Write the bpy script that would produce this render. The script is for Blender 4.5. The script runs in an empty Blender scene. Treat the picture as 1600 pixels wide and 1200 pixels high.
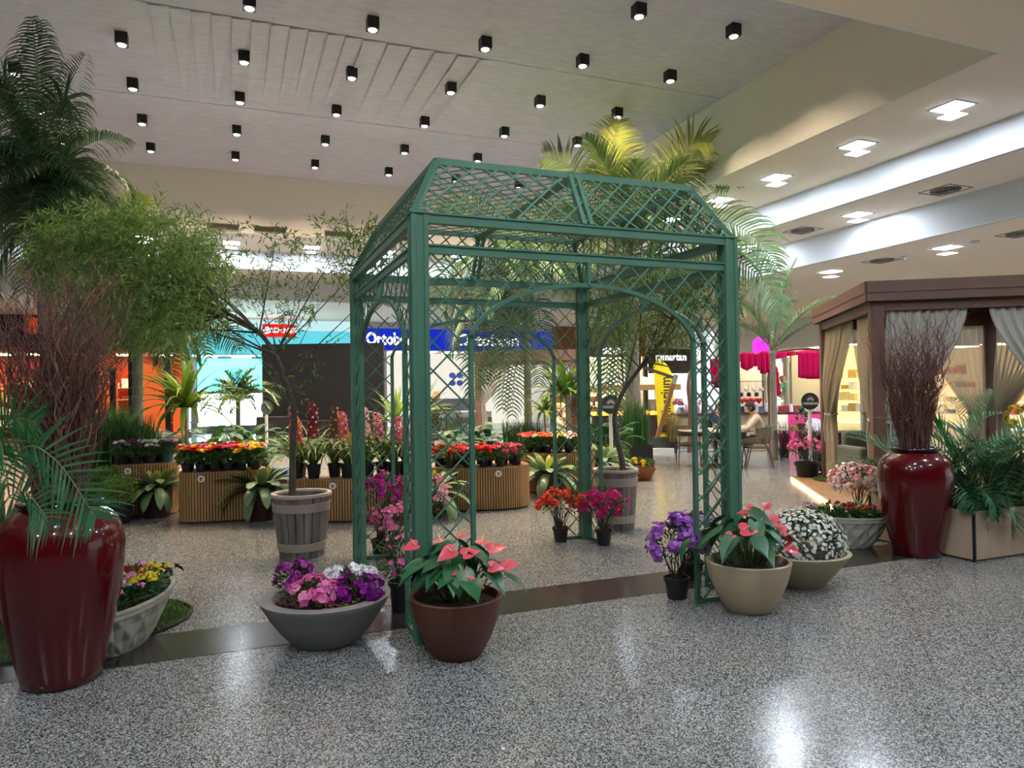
import bpy, math, random
from mathutils import Vector, Matrix, Euler
from math import sin, cos, pi, radians, sqrt, atan2
SC = bpy.context.scene
COL = SC.collection
# ------------------------------------------------------------------ camera
YAW, PITCH, ROLL = 0.3750, 0.0120, -0.0148
CAM = Vector((-1.0447, -4.3001, 1.55)); FOC = 1110.0
_F = Vector((sin(YAW)*cos(PITCH), cos(YAW)*cos(PITCH), sin(PITCH)))
_R = Vector((cos(YAW), -sin(YAW), 0)); _U = _R.cross(_F)
_R, _U = cos(ROLL)*_R + sin(ROLL)*_U, -sin(ROLL)*_R + cos(ROLL)*_U
cd = bpy.data.cameras.new('camera'); cam = bpy.data.objects.new('camera', cd); COL.objects.link(cam)
cd.sensor_fit = 'HORIZONTAL'; cd.sensor_width = 36; cd.lens = 36*FOC/1600; cd.clip_end = 200; cd.clip_start = 0.05
cam.matrix_world = Matrix(((_R.x, _U.x, -_F.x, CAM.x), (_R.y, _U.y, -_F.y, CAM.y), (_R.z, _U.z, -_F.z, CAM.z), (0, 0, 0, 1)))
SC.camera = cam
# ------------------------------------------------------------------ view, world
SC.view_settings.view_transform = 'Standard'
try: SC.view_settings.look = 'None'
except Exception: pass
SC.view_settings.gamma = 1.0
SC.view_settings.use_curve_mapping = False
SC.view_settings.exposure = 1.1
w = bpy.data.worlds.new('world'); SC.world = w; w.use_nodes = True
w.node_tree.nodes['Background'].inputs[0].default_value = (.93, .97, 1.0, 1)
w.node_tree.nodes['Background'].inputs[1].default_value = 0.5
# lamp strengths (the meshes that glow are built with their fittings)
L_CUBE, L_PANEL = 7000.0, 105.0

def at(px, py, z=0.0):            # the point at height z that the photograph shows at a pixel
    d = _F + _R*((px-800)/FOC) - _U*((py-600)/FOC)
    return CAM + d*((z-CAM.z)/d.z)
def aty(px, py, y):
    d = _F + _R*((px-800)/FOC) - _U*((py-600)/FOC)
    return CAM + d*((y-CAM.y)/d.y)
def atx(px, py, x):
    d = _F + _R*((px-800)/FOC) - _U*((py-600)/FOC)
    return CAM + d*((x-CAM.x)/d.x)
def dep(px, py, depth):
    return CAM + (_F + _R*((px-800)/FOC) - _U*((py-600)/FOC))*depth
def depth_of(p): return (Vector(p)-CAM).dot(_F)

# ------------------------------------------------------------------ materials
MATS = {}
def lin(c):
    if isinstance(c, str):
        c = [int(c[i:i+2], 16)/255 for i in (0, 2, 4)]
    return tuple((x/12.92 if x <= .04045 else ((x+.055)/1.055)**2.4) for x in c) + (1,)
def base_mat(name):
    m = bpy.data.materials.new(name); m.use_nodes = True
    return m, m.node_tree, m.node_tree.nodes['Principled BSDF']
def mat(name, col, rough=.5, metal=0, noise=0, nscale=8, bump=0, bscale=40, coat=0, spec=.5, stretch=None, trans=0):
    if name in MATS: return MATS[name]
    m, t, b = base_mat(name); N, L = t.nodes, t.links
    c = lin(col); b.inputs['Base Color'].default_value = c
    b.inputs['Roughness'].default_value = rough; b.inputs['Metallic'].default_value = metal
    b.inputs['Specular IOR Level'].default_value = spec
    if coat: b.inputs['Coat Weight'].default_value = coat; b.inputs['Coat Roughness'].default_value = .04
    co = None
    if noise or bump:
        tc = N.new('ShaderNodeTexCoord'); mp = N.new('ShaderNodeMapping'); L.new(tc.outputs['Object'], mp.inputs[0])
        if stretch: mp.inputs['Scale'].default_value = stretch
        co = mp.outputs[0]
    if noise:
        n = N.new('ShaderNodeTexNoise'); n.inputs['Scale'].default_value = nscale; n.inputs['Detail'].default_value = 5; L.new(co, n.inputs[0])
        r = N.new('ShaderNodeMapRange'); r.inputs[1].default_value = .3; r.inputs[2].default_value = .7
        r.inputs[3].default_value = 1-noise; r.inputs[4].default_value = 1+noise; L.new(n.outputs[0], r.inputs[0])
        x = N.new('ShaderNodeMix'); x.data_type = 'RGBA'; x.blend_type = 'MULTIPLY'; x.inputs[0].default_value = 1
        x.inputs[6].default_value = c; L.new(r.outputs[0], x.inputs[7]); L.new(x.outputs[2], b.inputs['Base Color'])
    if bump:
        n2 = N.new('ShaderNodeTexNoise'); n2.inputs['Scale'].default_value = bscale; n2.inputs['Detail'].default_value = 4; L.new(co, n2.inputs[0])
        bp = N.new('ShaderNodeBump'); bp.inputs['Strength'].default_value = bump; bp.inputs['Distance'].default_value = .02
        L.new(n2.outputs[0], bp.inputs['Height']); L.new(bp.outputs[0], b.inputs['Normal'])
    MATS[name] = m; return m
def leafmat(name, c1, c2, rough=.45, trans=.25, spec=.4):
    """two-tone leaves or petals: each separate leaf takes its own mix of the two colours"""
    if name in MATS: return MATS[name]
    m, t, b = base_mat(name); N, L = t.nodes, t.links
    g = N.new('ShaderNodeNewGeometry'); x = N.new('ShaderNodeMix'); x.data_type = 'RGBA'
    L.new(g.outputs['Random Per Island'], x.inputs[0]); x.inputs[6].default_value = lin(c1); x.inputs[7].default_value = lin(c2)
    L.new(x.outputs[2], b.inputs['Base Color']); b.inputs['Roughness'].default_value = rough
    b.inputs['Specular IOR Level'].default_value = spec
    if trans:
        tr = N.new('ShaderNodeBsdfTranslucent'); L.new(x.outputs[2], tr.inputs[0]); mx = N.new('ShaderNodeMixShader')
        mx.inputs[0].default_value = trans; L.new(b.outputs[0], mx.inputs[1]); L.new(tr.outputs[0], mx.inputs[2])
        L.new(mx.outputs[0], N['Material Output'].inputs[0])
    MATS[name] = m; return m
def glow(name, col, strength):
    if name in MATS: return MATS[name]
    m = bpy.data.materials.new(name); m.use_nodes = True; t = m.node_tree; t.nodes.remove(t.nodes['Principled BSDF'])
    e = t.nodes.new('ShaderNodeEmission'); e.inputs[0].default_value = lin(col); e.inputs[1].default_value = strength
    t.links.new(e.outputs[0], t.nodes['Material Output'].inputs[0]); MATS[name] = m; return m
def fabric(name, col, trans=.45, rough=.9, transp=0.0):
    if name in MATS: return MATS[name]
    m, t, b = base_mat(name); N, L = t.nodes, t.links
    b.inputs['Base Color'].default_value = lin(col); b.inputs['Roughness'].default_value = rough
    b.inputs['Specular IOR Level'].default_value = .1
    tr = N.new('ShaderNodeBsdfTranslucent'); tr.inputs[0].default_value = lin(col); mx = N.new('ShaderNodeMixShader')
    mx.inputs[0].default_value = trans; L.new(b.outputs[0], mx.inputs[1]); L.new(tr.outputs[0], mx.inputs[2])
    last = mx.outputs[0]
    if transp:
        tp = N.new('ShaderNodeBsdfTransparent'); m2 = N.new('ShaderNodeMixShader'); m2.inputs[0].default_value = transp
        L.new(last, m2.inputs[1]); L.new(tp.outputs[0], m2.inputs[2]); last = m2.outputs[0]
    L.new(last, N['Material Output'].inputs[0]); MATS[name] = m; return m

# ------------------------------------------------------------------ mesh building
V = Vector
def frame(t, up=V((0, 0, 1))):
    t = t.normalized(); s = t.cross(up)
    if s.length < 1e-3: s = t.cross(V((1, 0, 0)))
    s.normalize(); return s, s.cross(t).normalized()
class MB:
    def __init__(s): s.v, s.f, s.m = [], [], []
    def add(s, vs, fs, mi=0):
        o = len(s.v); s.v += [tuple(p) for p in vs]
        for f in fs: s.f.append(tuple(i+o for i in f)); s.m.append(mi)
    def box(s, a, b, mi=0, M=None):
        (x0, y0, z0), (x1, y1, z1) = a, b
        vs = [V(p) for p in ((x0,y0,z0),(x1,y0,z0),(x1,y1,z0),(x0,y1,z0),(x0,y0,z1),(x1,y0,z1),(x1,y1,z1),(x0,y1,z1))]
        if M: vs = [M @ p for p in vs]
        s.add(vs, [(0,3,2,1),(4,5,6,7),(0,1,5,4),(1,2,6,5),(2,3,7,6),(3,0,4,7)], mi)
    def bar(s, p, q, w, h, mi=0, up=V((0, 0, 1))):
        """rectangular bar from p to q, w across, h along up"""
        p, q = V(p), V(q); a, u = frame(q-p, up); a = a*w/2; u = u*h/2
        s.add([p-a-u, p+a-u, p+a+u, p-a+u, q-a-u, q+a-u, q+a+u, q-a+u],
              [(0,1,2,3),(7,6,5,4),(0,4,5,1),(1,5,6,2),(2,6,7,3),(3,7,4,0)], mi)
    def tube(s, pts, r, n=8, mi=0, caps=True, sq=None):
        pts = [V(p) for p in pts]; k = len(pts)
        rr = r if isinstance(r, (list, tuple)) else [r]*k
        o = len(s.v); a = None
        for i, p in enumerate(pts):
            t = (pts[min(i+1, k-1)]-pts[max(i-1, 0)])
            if t.length < 1e-9: t = V((0,0,1))
            t.normalize()
            if a is None: a, b = frame(t)
            else:
                a = a - t*a.dot(t)
                if a.length < 1e-6: a, b = frame(t)
                a.normalize(); b = a.cross(t)
            for j in range(n):
                g = 2*pi*j/n + (pi/4 if n == 4 else 0)
                s.v.append(tuple(p + (a*cos(g)+b*sin(g))*rr[i]))
        for i in range(k-1):
            for j in range(n):
                j2 = (j+1) % n
                s.f.append((o+i*n+j, o+i*n+j2, o+(i+1)*n+j2, o+(i+1)*n+j)); s.m.append(mi)
        if caps:
            s.f.append(tuple(o+j for j in reversed(range(n)))); s.m.append(mi)
            s.f.append(tuple(o+(k-1)*n+j for j in range(n))); s.m.append(mi)
    def lathe(s, prof, n=48, c=(0, 0, 0), mi=0, sx=1, sy=1, rot=0, fn=None):
        """profile of (r, z) turned about z; fn(angle, r, z) may change r"""
        o = len(s.v); k = len(prof); cr, sr = cos(rot), sin(rot)
        for r, z in prof:
            for j in range(n):
                g = 2*pi*j/n; q = fn(g, r, z) if fn else r
                x, y = q*cos(g)*sx, q*sin(g)*sy
                s.v.append((c[0]+x*cr-y*sr, c[1]+x*sr+y*cr, c[2]+z))
        for i in range(k-1):
            for j in range(n):
                j2 = (j+1) % n
                s.f.append((o+i*n+j, o+i*n+j2, o+(i+1)*n+j2, o+(i+1)*n+j)); s.m.append(mi)
    def ribbon(s, pts, ws, mi=0, up=None, fold=0.0, side=None):
        """leaf blade along pts; fold>0 lowers the midrib (three across)"""
        pts = [V(p) for p in pts]; k = len(pts); o = len(s.v); u0 = up or V((0, 0, 1)); c = 3 if fold else 2
        for i, p in enumerate(pts):
            t = (pts[min(i+1, k-1)]-pts[max(i-1, 0)]).normalized()
            if side is not None: a = (side - t*side.dot(t)).normalized(); b = a.cross(t)
            else: a, b = frame(t, u0)
            w = ws[i]/2
            if fold: s.v += [tuple(p-a*w), tuple(p-b*w*fold), tuple(p+a*w)]
            else: s.v += [tuple(p-a*w), tuple(p+a*w)]
        for i in range(k-1):
            for j in range(c-1):
                s.f.append((o+i*c+j, o+i*c+j+1, o+(i+1)*c+j+1, o+(i+1)*c+j)); s.m.append(mi)
    def leaf(s, p, d, nrm, L, w, mi=0, fold=.25):
        """small pointed leaf: four triangles folded on the midrib"""
        d = d.normalized(); a = d.cross(nrm)
        if a.length < 1e-4: a = d.cross(V((.3, .5, .8)))
        a.normalize(); u = a.cross(d)
        m = p + d*L*.45
        s.add([p, m-a*w/2+u*w*fold, p+d*L, m+a*w/2+u*w*fold, m], [(0, 4, 1), (1, 4, 2), (0, 3, 4), (3, 2, 4)], mi)
    def flower(s, c, nrm, r, n=5, mi=0, cup=.35, rot=0.0, pw=1.1, cm=None):
        a, b = frame(nrm); nrm = nrm.normalized(); st = 2*pi/n
        vs = [c]; fs = []
        for i in range(n):
            g = rot+i*st
            d = a*cos(g)+b*sin(g); e = a*cos(g+pi/2)+b*sin(g+pi/2); w = r*sin(st/2)*pw
            k = len(vs)
            vs += [c+d*r*.6-e*w*.8+nrm*r*cup*.5, c+d*r-e*w*.45+nrm*r*cup, c+d*r+e*w*.45+nrm*r*cup, c+d*r*.6+e*w*.8+nrm*r*cup*.5]
            fs += [(0, k, k+1, k+2), (0, k+2, k+3)]
        s.add(vs, fs, mi)
        if cm is not None:
            q = c+nrm*r*.12; R = r*.22
            s.add([q+a*R, q+b*R, q-a*R, q-b*R, q+nrm*R], [(0, 1, 4), (1, 2, 4), (2, 3, 4), (3, 0, 4)], cm)
    def build(s, name, mats, parent=None, smooth=True, bevel=0, loc=None, rotz=None):
        me = bpy.data.meshes.new(name); me.from_pydata(s.v, [], s.f)
        mats = mats if isinstance(mats, (list, tuple)) else [mats]
        for m in mats: me.materials.append(m)
        if len(mats) > 1: me.polygons.foreach_set('material_index', s.m)
        if smooth: me.polygons.foreach_set('use_smooth', [True]*len(s.f))
        me.update()
        if smooth and smooth != 'all':
            try: me.set_sharp_from_angle(angle=radians(40))
            except Exception: pass
        o = bpy.data.objects.new(name, me); COL.objects.link(o)
        if parent: o.parent = parent
        if loc is not None: o.location = loc
        if rotz is not None: o.rotation_euler.z = rotz
        if bevel:
            b = o.modifiers.new('bevel', 'BEVEL'); b.width = bevel; b.segments = 2; b.limit_method = 'ANGLE'
        return o
def thing(name, label, cat, loc=(0, 0, 0), rotz=0, group=None):
    o = bpy.data.objects.new(name, None); COL.objects.link(o); o.empty_display_size = .1
    o.location = loc; o.rotation_euler.z = rotz; o['label'] = label; o['category'] = cat
    if group: o['group'] = group
    return o
def tag(o, label, cat, group=None, kind=None):
    o['label'] = label; o['category'] = cat
    if group: o['group'] = group
    if kind: o['kind'] = kind
    return o
def struct(o): o['kind'] = 'structure'; return o
def dup(root, loc, rotz=None, label=None, group=None, scale=None):
    r = root.copy(); COL.objects.link(r); r.location = loc
    if rotz is not None: r.rotation_euler.z = rotz
    if label: r['label'] = label
    if group: r['group'] = group
    if scale: r.scale = (scale,)*3
    for ch in list(root.children):
        c = ch.copy(); COL.objects.link(c); c.parent = r
        for g in list(ch.children):
            d = g.copy(); COL.objects.link(d); d.parent = c
    return r
def text(name, s, size, m, parent=None, loc=(0, 0, 0), rot=(pi/2, 0, 0), ext=.004, align='CENTER', sx=1.0, shear=0, bold=0):
    c = bpy.data.curves.new(name, 'FONT'); c.body = s; c.size = size; c.extrude = ext; c.align_x = align; c.align_y = 'CENTER'
    c.resolution_u = 3; c.offset = bold; c.shear = shear
    c.materials.append(m); tmp = bpy.data.objects.new(name, c); COL.objects.link(tmp)
    me = bpy.data.meshes.new_from_object(tmp.evaluated_get(bpy.context.evaluated_depsgraph_get())); bpy.data.objects.remove(tmp)
    if not me.materials: me.materials.append(m)
    o = bpy.data.objects.new(name, me); COL.objects.link(o)
    o.location = loc; o.rotation_euler = rot; o.scale = (sx, 1, 1)
    if parent: o.parent = parent
    return o
ORD = ['first', 'second', 'third', 'fourth', 'fifth', 'sixth', 'seventh', 'eighth']
def lerp(a, b, t): return a+(b-a)*t
def spline(P, n):
    """Catmull-Rom through P, n steps per span"""
    P = [V(p) for p in P]; Q = [P[0]*2-P[1]]+P+[P[-1]*2-P[-2]]; out = []
    for i in range(1, len(Q)-2):
        for k in range(n):
            t = k/n; a, b, c, d = Q[i-1:i+3]
            out.append(.5*((2*b)+(c-a)*t+(2*a-5*b+4*c-d)*t*t+(3*b-a-3*c+d)*t**3))
    return out+[P[-1]]
def rvec(R): 
    while True:
        v = V((R.uniform(-1, 1), R.uniform(-1, 1), R.uniform(-1, 1)))
        if .05 < v.length < 1: return v.normalized()
# ------------------------------------------------------------------ the hall
def terrazzo():
    m, t, b = base_mat('terrazzo'); N, L = t.nodes, t.links
    tc = N.new('ShaderNodeTexCoord'); co = tc.outputs['Object']
    v = N.new('ShaderNodeTexVoronoi'); v.inputs['Scale'].default_value = 165; L.new(co, v.inputs[0])
    bw = N.new('ShaderNodeRGBToBW'); L.new(v.outputs['Color'], bw.inputs[0])
    n = N.new('ShaderNodeTexNoise'); n.inputs['Scale'].default_value = 260; n.inputs['Detail'].default_value = 3; L.new(co, n.inputs[0])
    ad = N.new('ShaderNodeMath'); ad.operation = 'ADD'; L.new(bw.outputs[0], ad.inputs[0]); L.new(n.outputs[0], ad.inputs[1])
    r = N.new('ShaderNodeValToRGB'); e = r.color_ramp.elements
    e[0].position = .42; e[0].color = lin('383938'); e[1].position = .66; e[1].color = lin('b2b2b0')
    x = r.color_ramp.elements.new(.52); x.color = lin('808180')
    hl = N.new('ShaderNodeMath'); hl.operation = 'MULTIPLY'; hl.inputs[1].default_value = .5; L.new(ad.outputs[0], hl.inputs[0]); L.new(hl.outputs[0], r.inputs[0])
    n3 = N.new('ShaderNodeTexNoise'); n3.inputs['Scale'].default_value = .9; n3.inputs['Detail'].default_value = 3; L.new(co, n3.inputs[0])
    mr = N.new('ShaderNodeMapRange'); mr.inputs[3].default_value = .84; mr.inputs[4].default_value = 1.1; L.new(n3.outputs[0], mr.inputs[0])
    mm = N.new('ShaderNodeMix'); mm.data_type = 'RGBA'; mm.blend_type = 'MULTIPLY'; mm.inputs[0].default_value = 1
    L.new(r.outputs[0], mm.inputs[6]); L.new(mr.outputs[0], mm.inputs[7])
    # joints: square slabs laid at 45 degrees
    mp = N.new('ShaderNodeMapping'); mp.inputs['Rotation'].default_value = (0, 0, pi/4); L.new(co, mp.inputs[0])
    sp = N.new('ShaderNodeSeparateXYZ'); L.new(mp.outputs[0], sp.inputs[0]); S = .3767; prev = None
    for ax, off in ((0, 1.328), (1, -.575)):
        a = N.new('ShaderNodeMath'); a.operation = 'SUBTRACT'; L.new(sp.outputs[ax], a.inputs[0]); a.inputs[1].default_value = off-50*S+S/2
        md = N.new('ShaderNodeMath'); md.operation = 'MODULO'; L.new(a.outputs[0], md.inputs[0]); md.inputs[1].default_value = S
        c = N.new('ShaderNodeMath'); c.operation = 'SUBTRACT'; L.new(md.outputs[0], c.inputs[0]); c.inputs[1].default_value = S/2
        d = N.new('ShaderNodeMath'); d.operation = 'ABSOLUTE'; L.new(c.outputs[0], d.inputs[0])
        lt = N.new('ShaderNodeMath'); lt.operation = 'LESS_THAN'; L.new(d.outputs[0], lt.inputs[0]); lt.inputs[1].default_value = .0016
        if prev:
            mx = N.new('ShaderNodeMath'); mx.operation = 'MAXIMUM'; L.new(prev, mx.inputs[0]); L.new(lt.outputs[0], mx.inputs[1]); prev = mx.outputs[0]
        else: prev = lt.outputs[0]
    sc = N.new('ShaderNodeMath'); sc.operation = 'MULTIPLY'; sc.inputs[1].default_value = .6; L.new(prev, sc.inputs[0])
    jm = N.new('ShaderNodeMix'); jm.data_type = 'RGBA'; L.new(sc.outputs[0], jm.inputs[0]); L.new(mm.outputs[2], jm.inputs[6]); jm.inputs[7].default_value = lin('2e2f2e')
    L.new(jm.outputs[2], b.inputs['Base Color'])
    b.inputs['Roughness'].default_value = .16; b.inputs['Specular IOR Level'].default_value = .36
    n4 = N.new('ShaderNodeTexNoise'); n4.inputs['Scale'].default_value = 2.2; n4.inputs['Detail'].default_value = 2; L.new(co, n4.inputs[0])
    rr = N.new('ShaderNodeMapRange'); rr.inputs[3].default_value = .12; rr.inputs[4].default_value = .24; L.new(n4.outputs[0], rr.inputs[0]); L.new(rr.outputs[0], b.inputs['Roughness'])
    return m
def plane(name, a, b, m, up=True):
    mb = MB(); (x0, y0, z), (x1, y1, _) = a, b
    mb.add([(x0, y0, z), (x1, y0, z), (x1, y1, z), (x0, y1, z)], [(0, 1, 2, 3) if up else (3, 2, 1, 0)]); return struct(mb.build(name, m, smooth=False))
mb = MB(); mb.box((-14, -16, -.2), (24, 31, 0)); struct(mb.build('floor', terrazzo(), smooth=False))
strip_m = mat('dark_granite', '35322d', .2, noise=.16, nscale=3)
mb = MB()
for i in range(-12, 23):
    x0 = -1.006+i*1.16
    mb.box((x0+.003, .366, -.001), (x0+1.157, .888, .0025))
struct(mb.build('trim_1', strip_m, smooth=False))
cream = mat('cream_plaster', 'ece6dd', .9, bump=.25, bscale=60)
peach = mat('soffit_plaster', 'f4e6d4', .85)
white = mat('white_plaster', 'ccd0d6', .8)
# raised dark ceiling with the grey fibre panels; one field of it sags in ridges
gm, gt, gb = base_mat('grey_ceiling_panel'); N, L = gt.nodes, gt.links
tc = N.new('ShaderNodeTexCoord'); mp = N.new('ShaderNodeMapping'); mp.inputs['Scale'].default_value = (1, 3.2, 1); L.new(tc.outputs['Object'], mp.inputs[0])
n = N.new('ShaderNodeTexNoise'); n.inputs['Scale'].default_value = 3.5; n.inputs['Detail'].default_value = 8; n.inputs['Roughness'].default_value = .65; L.new(mp.outputs[0], n.inputs[0])
r = N.new('ShaderNodeValToRGB'); r.color_ramp.elements[0].position = .3; r.color_ramp.elements[0].color = lin('bebccf'); r.color_ramp.elements[1].position = .75; r.color_ramp.elements[1].color = lin('d6d3e4')
L.new(n.outputs[0], r.inputs[0]); L.new(r.outputs[0], gb.inputs['Base Color']); gb.inputs['Roughness'].default_value = .85
HC, H1, H2, H3 = 7.634, 6.0, 5.43, 4.73
XW, YW, YN = 8.55, 16.3, 2.1
mb = MB()
def field(y0, y1, x0, x1, ridged=False):
    if not ridged:
        mb.box((x0, y0+.012, HC), (x1, y1-.012, HC+.08)); return
    x = x0; k = 0
    while x < x1-.01:
        wd = .30 if x < 1 else .42; x2 = min(x+wd, x1); s = .035
        mb.add([(x, y0+.012, HC-s), (x2, y0+.012, HC), (x2, y1-.012, HC), (x, y1-.012, HC), (x, y0+.012, HC+.05), (x2, y0+.012, HC+.05)],
               [(3, 2, 1, 0), (0, 1, 5, 4)]); x = x2
field(YN, 7.82, -11, XW); field(7.82, 11.6, -11, -2.2); field(7.82, 11.6, -2.2, 3.4, True); field(7.82, 11.6, 3.4, XW); field(11.6, YW, -11, XW)
mb.box((-11, YN, HC+.03), (XW, YW, HC+.12))
struct(mb.build('ceiling', gm, smooth=False))
def wallbox(name, a, b, m): mb = MB(); mb.box(a, b); return struct(mb.build(name, m, smooth=False))
wallbox('wall_right', (XW, YN, H1), (XW+.1, YW+.1, HC+.1), cream)
wallbox('wall_back', (-11, YW, H1), (XW, YW+.1, HC+.1), cream)
wallbox('wall_front', (-11, YN-.1, H1), (XW+.1, YN, HC+.1), cream)
dimw = mat('rear_wall_dim', '57524c', .8); wallbox('wall_rear', (-14, -16.1, 0), (24, -16, H1), dimw); wallbox('wall_outer', (-14.1, -16, 0), (-14, 27, H1), dimw)
wallbox('wall_left', (-11.1, YN, H1), (-11, YW, HC+.1), cream)
# stepped soffits around it
XS = [XW+.1, 11.0, 12.79, 23.2]; YS = [YW+.1, 18.7, 20.5, 27.2]; HS = [H1, H2, H3]
mb = MB()
for i, h in enumerate(HS):
    mb.box((XS[i], -16, h), (XS[i+1], YS[i+1], h+.04)); mb.box((-14, YS[i], h), (XS[i], YS[i+1], h+.04))
mb.box((-14, -16, H1), (XW+.1, YN-.1, H1+.04)); mb.box((-14, YN-.1, H1), (-11.1, YW+.1, H1+.04))
struct(mb.build('ceiling_soffit', peach, smooth=False))
for i in (1, 2):
    mb = MB(); mb.box((XS[i]-.012, -16, HS[i]-.004), (XS[i]+.08, YS[i]+.08, HS[i-1]-.001)); mb.box((-14, YS[i]-.012, HS[i]-.004), (XS[i], YS[i]+.08, HS[i-1]-.001))
    struct(mb.build('trim_%d' % (i+1), white, smooth=False))
# ------------------------------------------------------------------ cube downlights
blk = mat('black_metal', '141416', .45); cubeglow = glow('cube_lamp_light', 'ffe4c2', L_CUBE); reflm = mat('lamp_reflector', '8a8a8a', .4, metal=1)
def make_cube(name, label):
    t = thing(name, label, 'downlight', group='black cube downlights on the dark ceiling')
    mb = MB(); a = .088; h = .19   # open-bottomed box
    for s in (-1, 1):
        mb.box((s*a-.006, -a, -h), (s*a+.006, a, 0)); mb.box((-a, s*a-.006, -h), (a, s*a+.006, 0))
    mb.box((-a, -a, -.01), (a, a, 0)); mb.build('housing', blk, t, smooth=False)
    mb = MB(); mb.lathe([(.046, -h+.004), (.044, -h+.03), (.040, -h+.062), (0, -h+.064)], 24); mb.build('reflector', reflm, t)
    mb = MB(); mb.lathe([(0, -h+.034), (.034, -h+.034), (.034, -h+.05), (0, -h+.05)], 20); mb.build('bulb', cubeglow, t, smooth=False)
    mb = MB(); mb.lathe([(.046, -h+.002), (.052, -h-.010), (.068, -h-.010), (.074, -h+.002)], 28); mb.build('glint_ring', glow('cube_glint_glow', 'fff0dc', 2.2), t, smooth=False)  # glowing ring added to imitate the glints of the reflector
    mb = MB(); mb.lathe([(.072, -h+.001), (.0875, -h+.001), (.12, -h+.003)], 4, rot=pi/4); mb.lathe([(.046, -h+.004), (.074, -h+.004)], 28); mb.build('baffle', blk, t, smooth=False)
    return t
rows = {14.6: [-4.65, -2.81, -.92, 1.0, 2.92, 4.8, 6.69], 12.76: [-4.65, -2.8, -.9, 1.04, 2.93, 4.82, 6.69], 10.88: [-4.65, -2.76, -.85, 1.05, 2.95, 4.83, 6.71],
        9.02: [-2.71, -.80, 1.08, 3.0, 4.91, 6.73], 7.12: [-.75, 1.12, 3.05, 4.92, 6.79], 5.3: [3.09, 4.98, 6.81]}
cube0 = None
rn = ['farthest row', 'second farthest row', 'third farthest row', 'third nearest row', 'second nearest row', 'nearest row']
for ri, (y, xs) in enumerate(rows.items()):
    for xi, x in enumerate(xs):
        lb = 'black cube downlight, %s from the left in the %s' % (ORD[xi], rn[ri])
        if cube0 is None: cube0 = make_cube('cube_downlight', lb); cube0.location = (x, y, HC)
        else: dup(cube0, (x, y, HC), label=lb)
# ------------------------------------------------------------------ square recessed lights
pg = glow('panel_light', 'e8f3ff', L_PANEL)
def make_panel(name, label):
    t = thing(name, label, 'ceiling light', group='square recessed lights in the stepped soffits')
    mb = MB(); a = .235
    for s in (-1, 1): mb.box((s*a-.02, -a-.02, -.012), (s*a+.02, a+.02, 0)); mb.box((-a, s*a-.02, -.012), (a, s*a+.02, 0))
    mb.build('frame', white, t, smooth=False)
    mb = MB(); mb.box((-a+.02, -a+.02, -.006), (a-.02, a-.02, -.002)); mb.build('diffuser', pg, t, smooth=False)
    mb = MB(); mb.box((-.15, -.15, -.150), (.15, .15, -.144)); mb.build('glass_plate', fabric('frosted_plate', 'dce6ea', .6, transp=.6), t, smooth=False); return t
pan = [((9.68, 3.6, H1), 'nearest of the row beside the dark ceiling'), ((9.68, 5.45, H1), 'second of the row beside the dark ceiling'),
       ((9.66, 7.52, H1), 'third of the row beside the dark ceiling'), ((9.65, 9.34, H1), 'fourth of the row beside the dark ceiling'),
       ((9.65, 11.4, H1), 'fifth of the row, seen behind the gazebo roof'), ((9.65, 13.6, H1), 'sixth of the row, behind the tall palm'),
       ((-1.03, 17.7, H1), 'above the dense tree crown on the far soffit'), ((1.21, 17.7, H1), 'above the sparse twigs on the far soffit'),
       ((3.5, 17.7, H1), 'on the far soffit seen through the gazebo side'), ((5.8, 17.7, H1), 'on the far soffit seen through the gazebo front'), ((-3.3, 17.7, H1), 'on the far soffit behind the left tree'), ((-5.6, 17.7, H1), 'on the far soffit behind the tall left palm'),
       ((12.03, 7.62, H2), 'alone on the middle step between two round vents'), ((12.0, 11.2, H2), 'on the middle step behind the palm leaves'),
       ((14.21, 10.53, H3), 'on the lowest step above the small palm'), ((14.22, 7.14, H3), 'on the lowest step left of the cabana roof'),
       ((14.3, 4.0, H3), 'on the lowest step over the cabana roof edge')]
p0 = None
for loc, tx in pan:
    lb = 'square recessed ceiling light, ' + tx
    if p0 is None: p0 = make_panel('recessed_ceiling_light', lb); p0.location = loc
    else: dup(p0, loc, label=lb)
NEARL = ['far left of the row behind the camera', 'left of the row behind the camera', 'right of the row behind the camera', 'far right of the row behind the camera', 'behind the camera over the right aisle',
         'first of the rear row behind the camera', 'second of the rear row behind the camera', 'third of the rear row behind the camera', 'fourth of the rear row behind the camera', 'over the right vase', 'on the lowest step over the cabana']
for i, (x, y) in enumerate([(-6, -2), (-2.2, -2.4), (1.6, -2.4), (5.4, -2.0), (9.6, -1.6), (-6, -5.6), (-2.2, -5.6), (1.6, -5.6), (5.6, -5.6), (9.68, 1.4), (14.3, .5)]):  # unseen lamps, added to light the foreground
    dup(p0, (x, y, H1 if x < 11 else H3), label='added unseen ceiling light in the near soffit, ' + NEARL[i])
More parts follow.
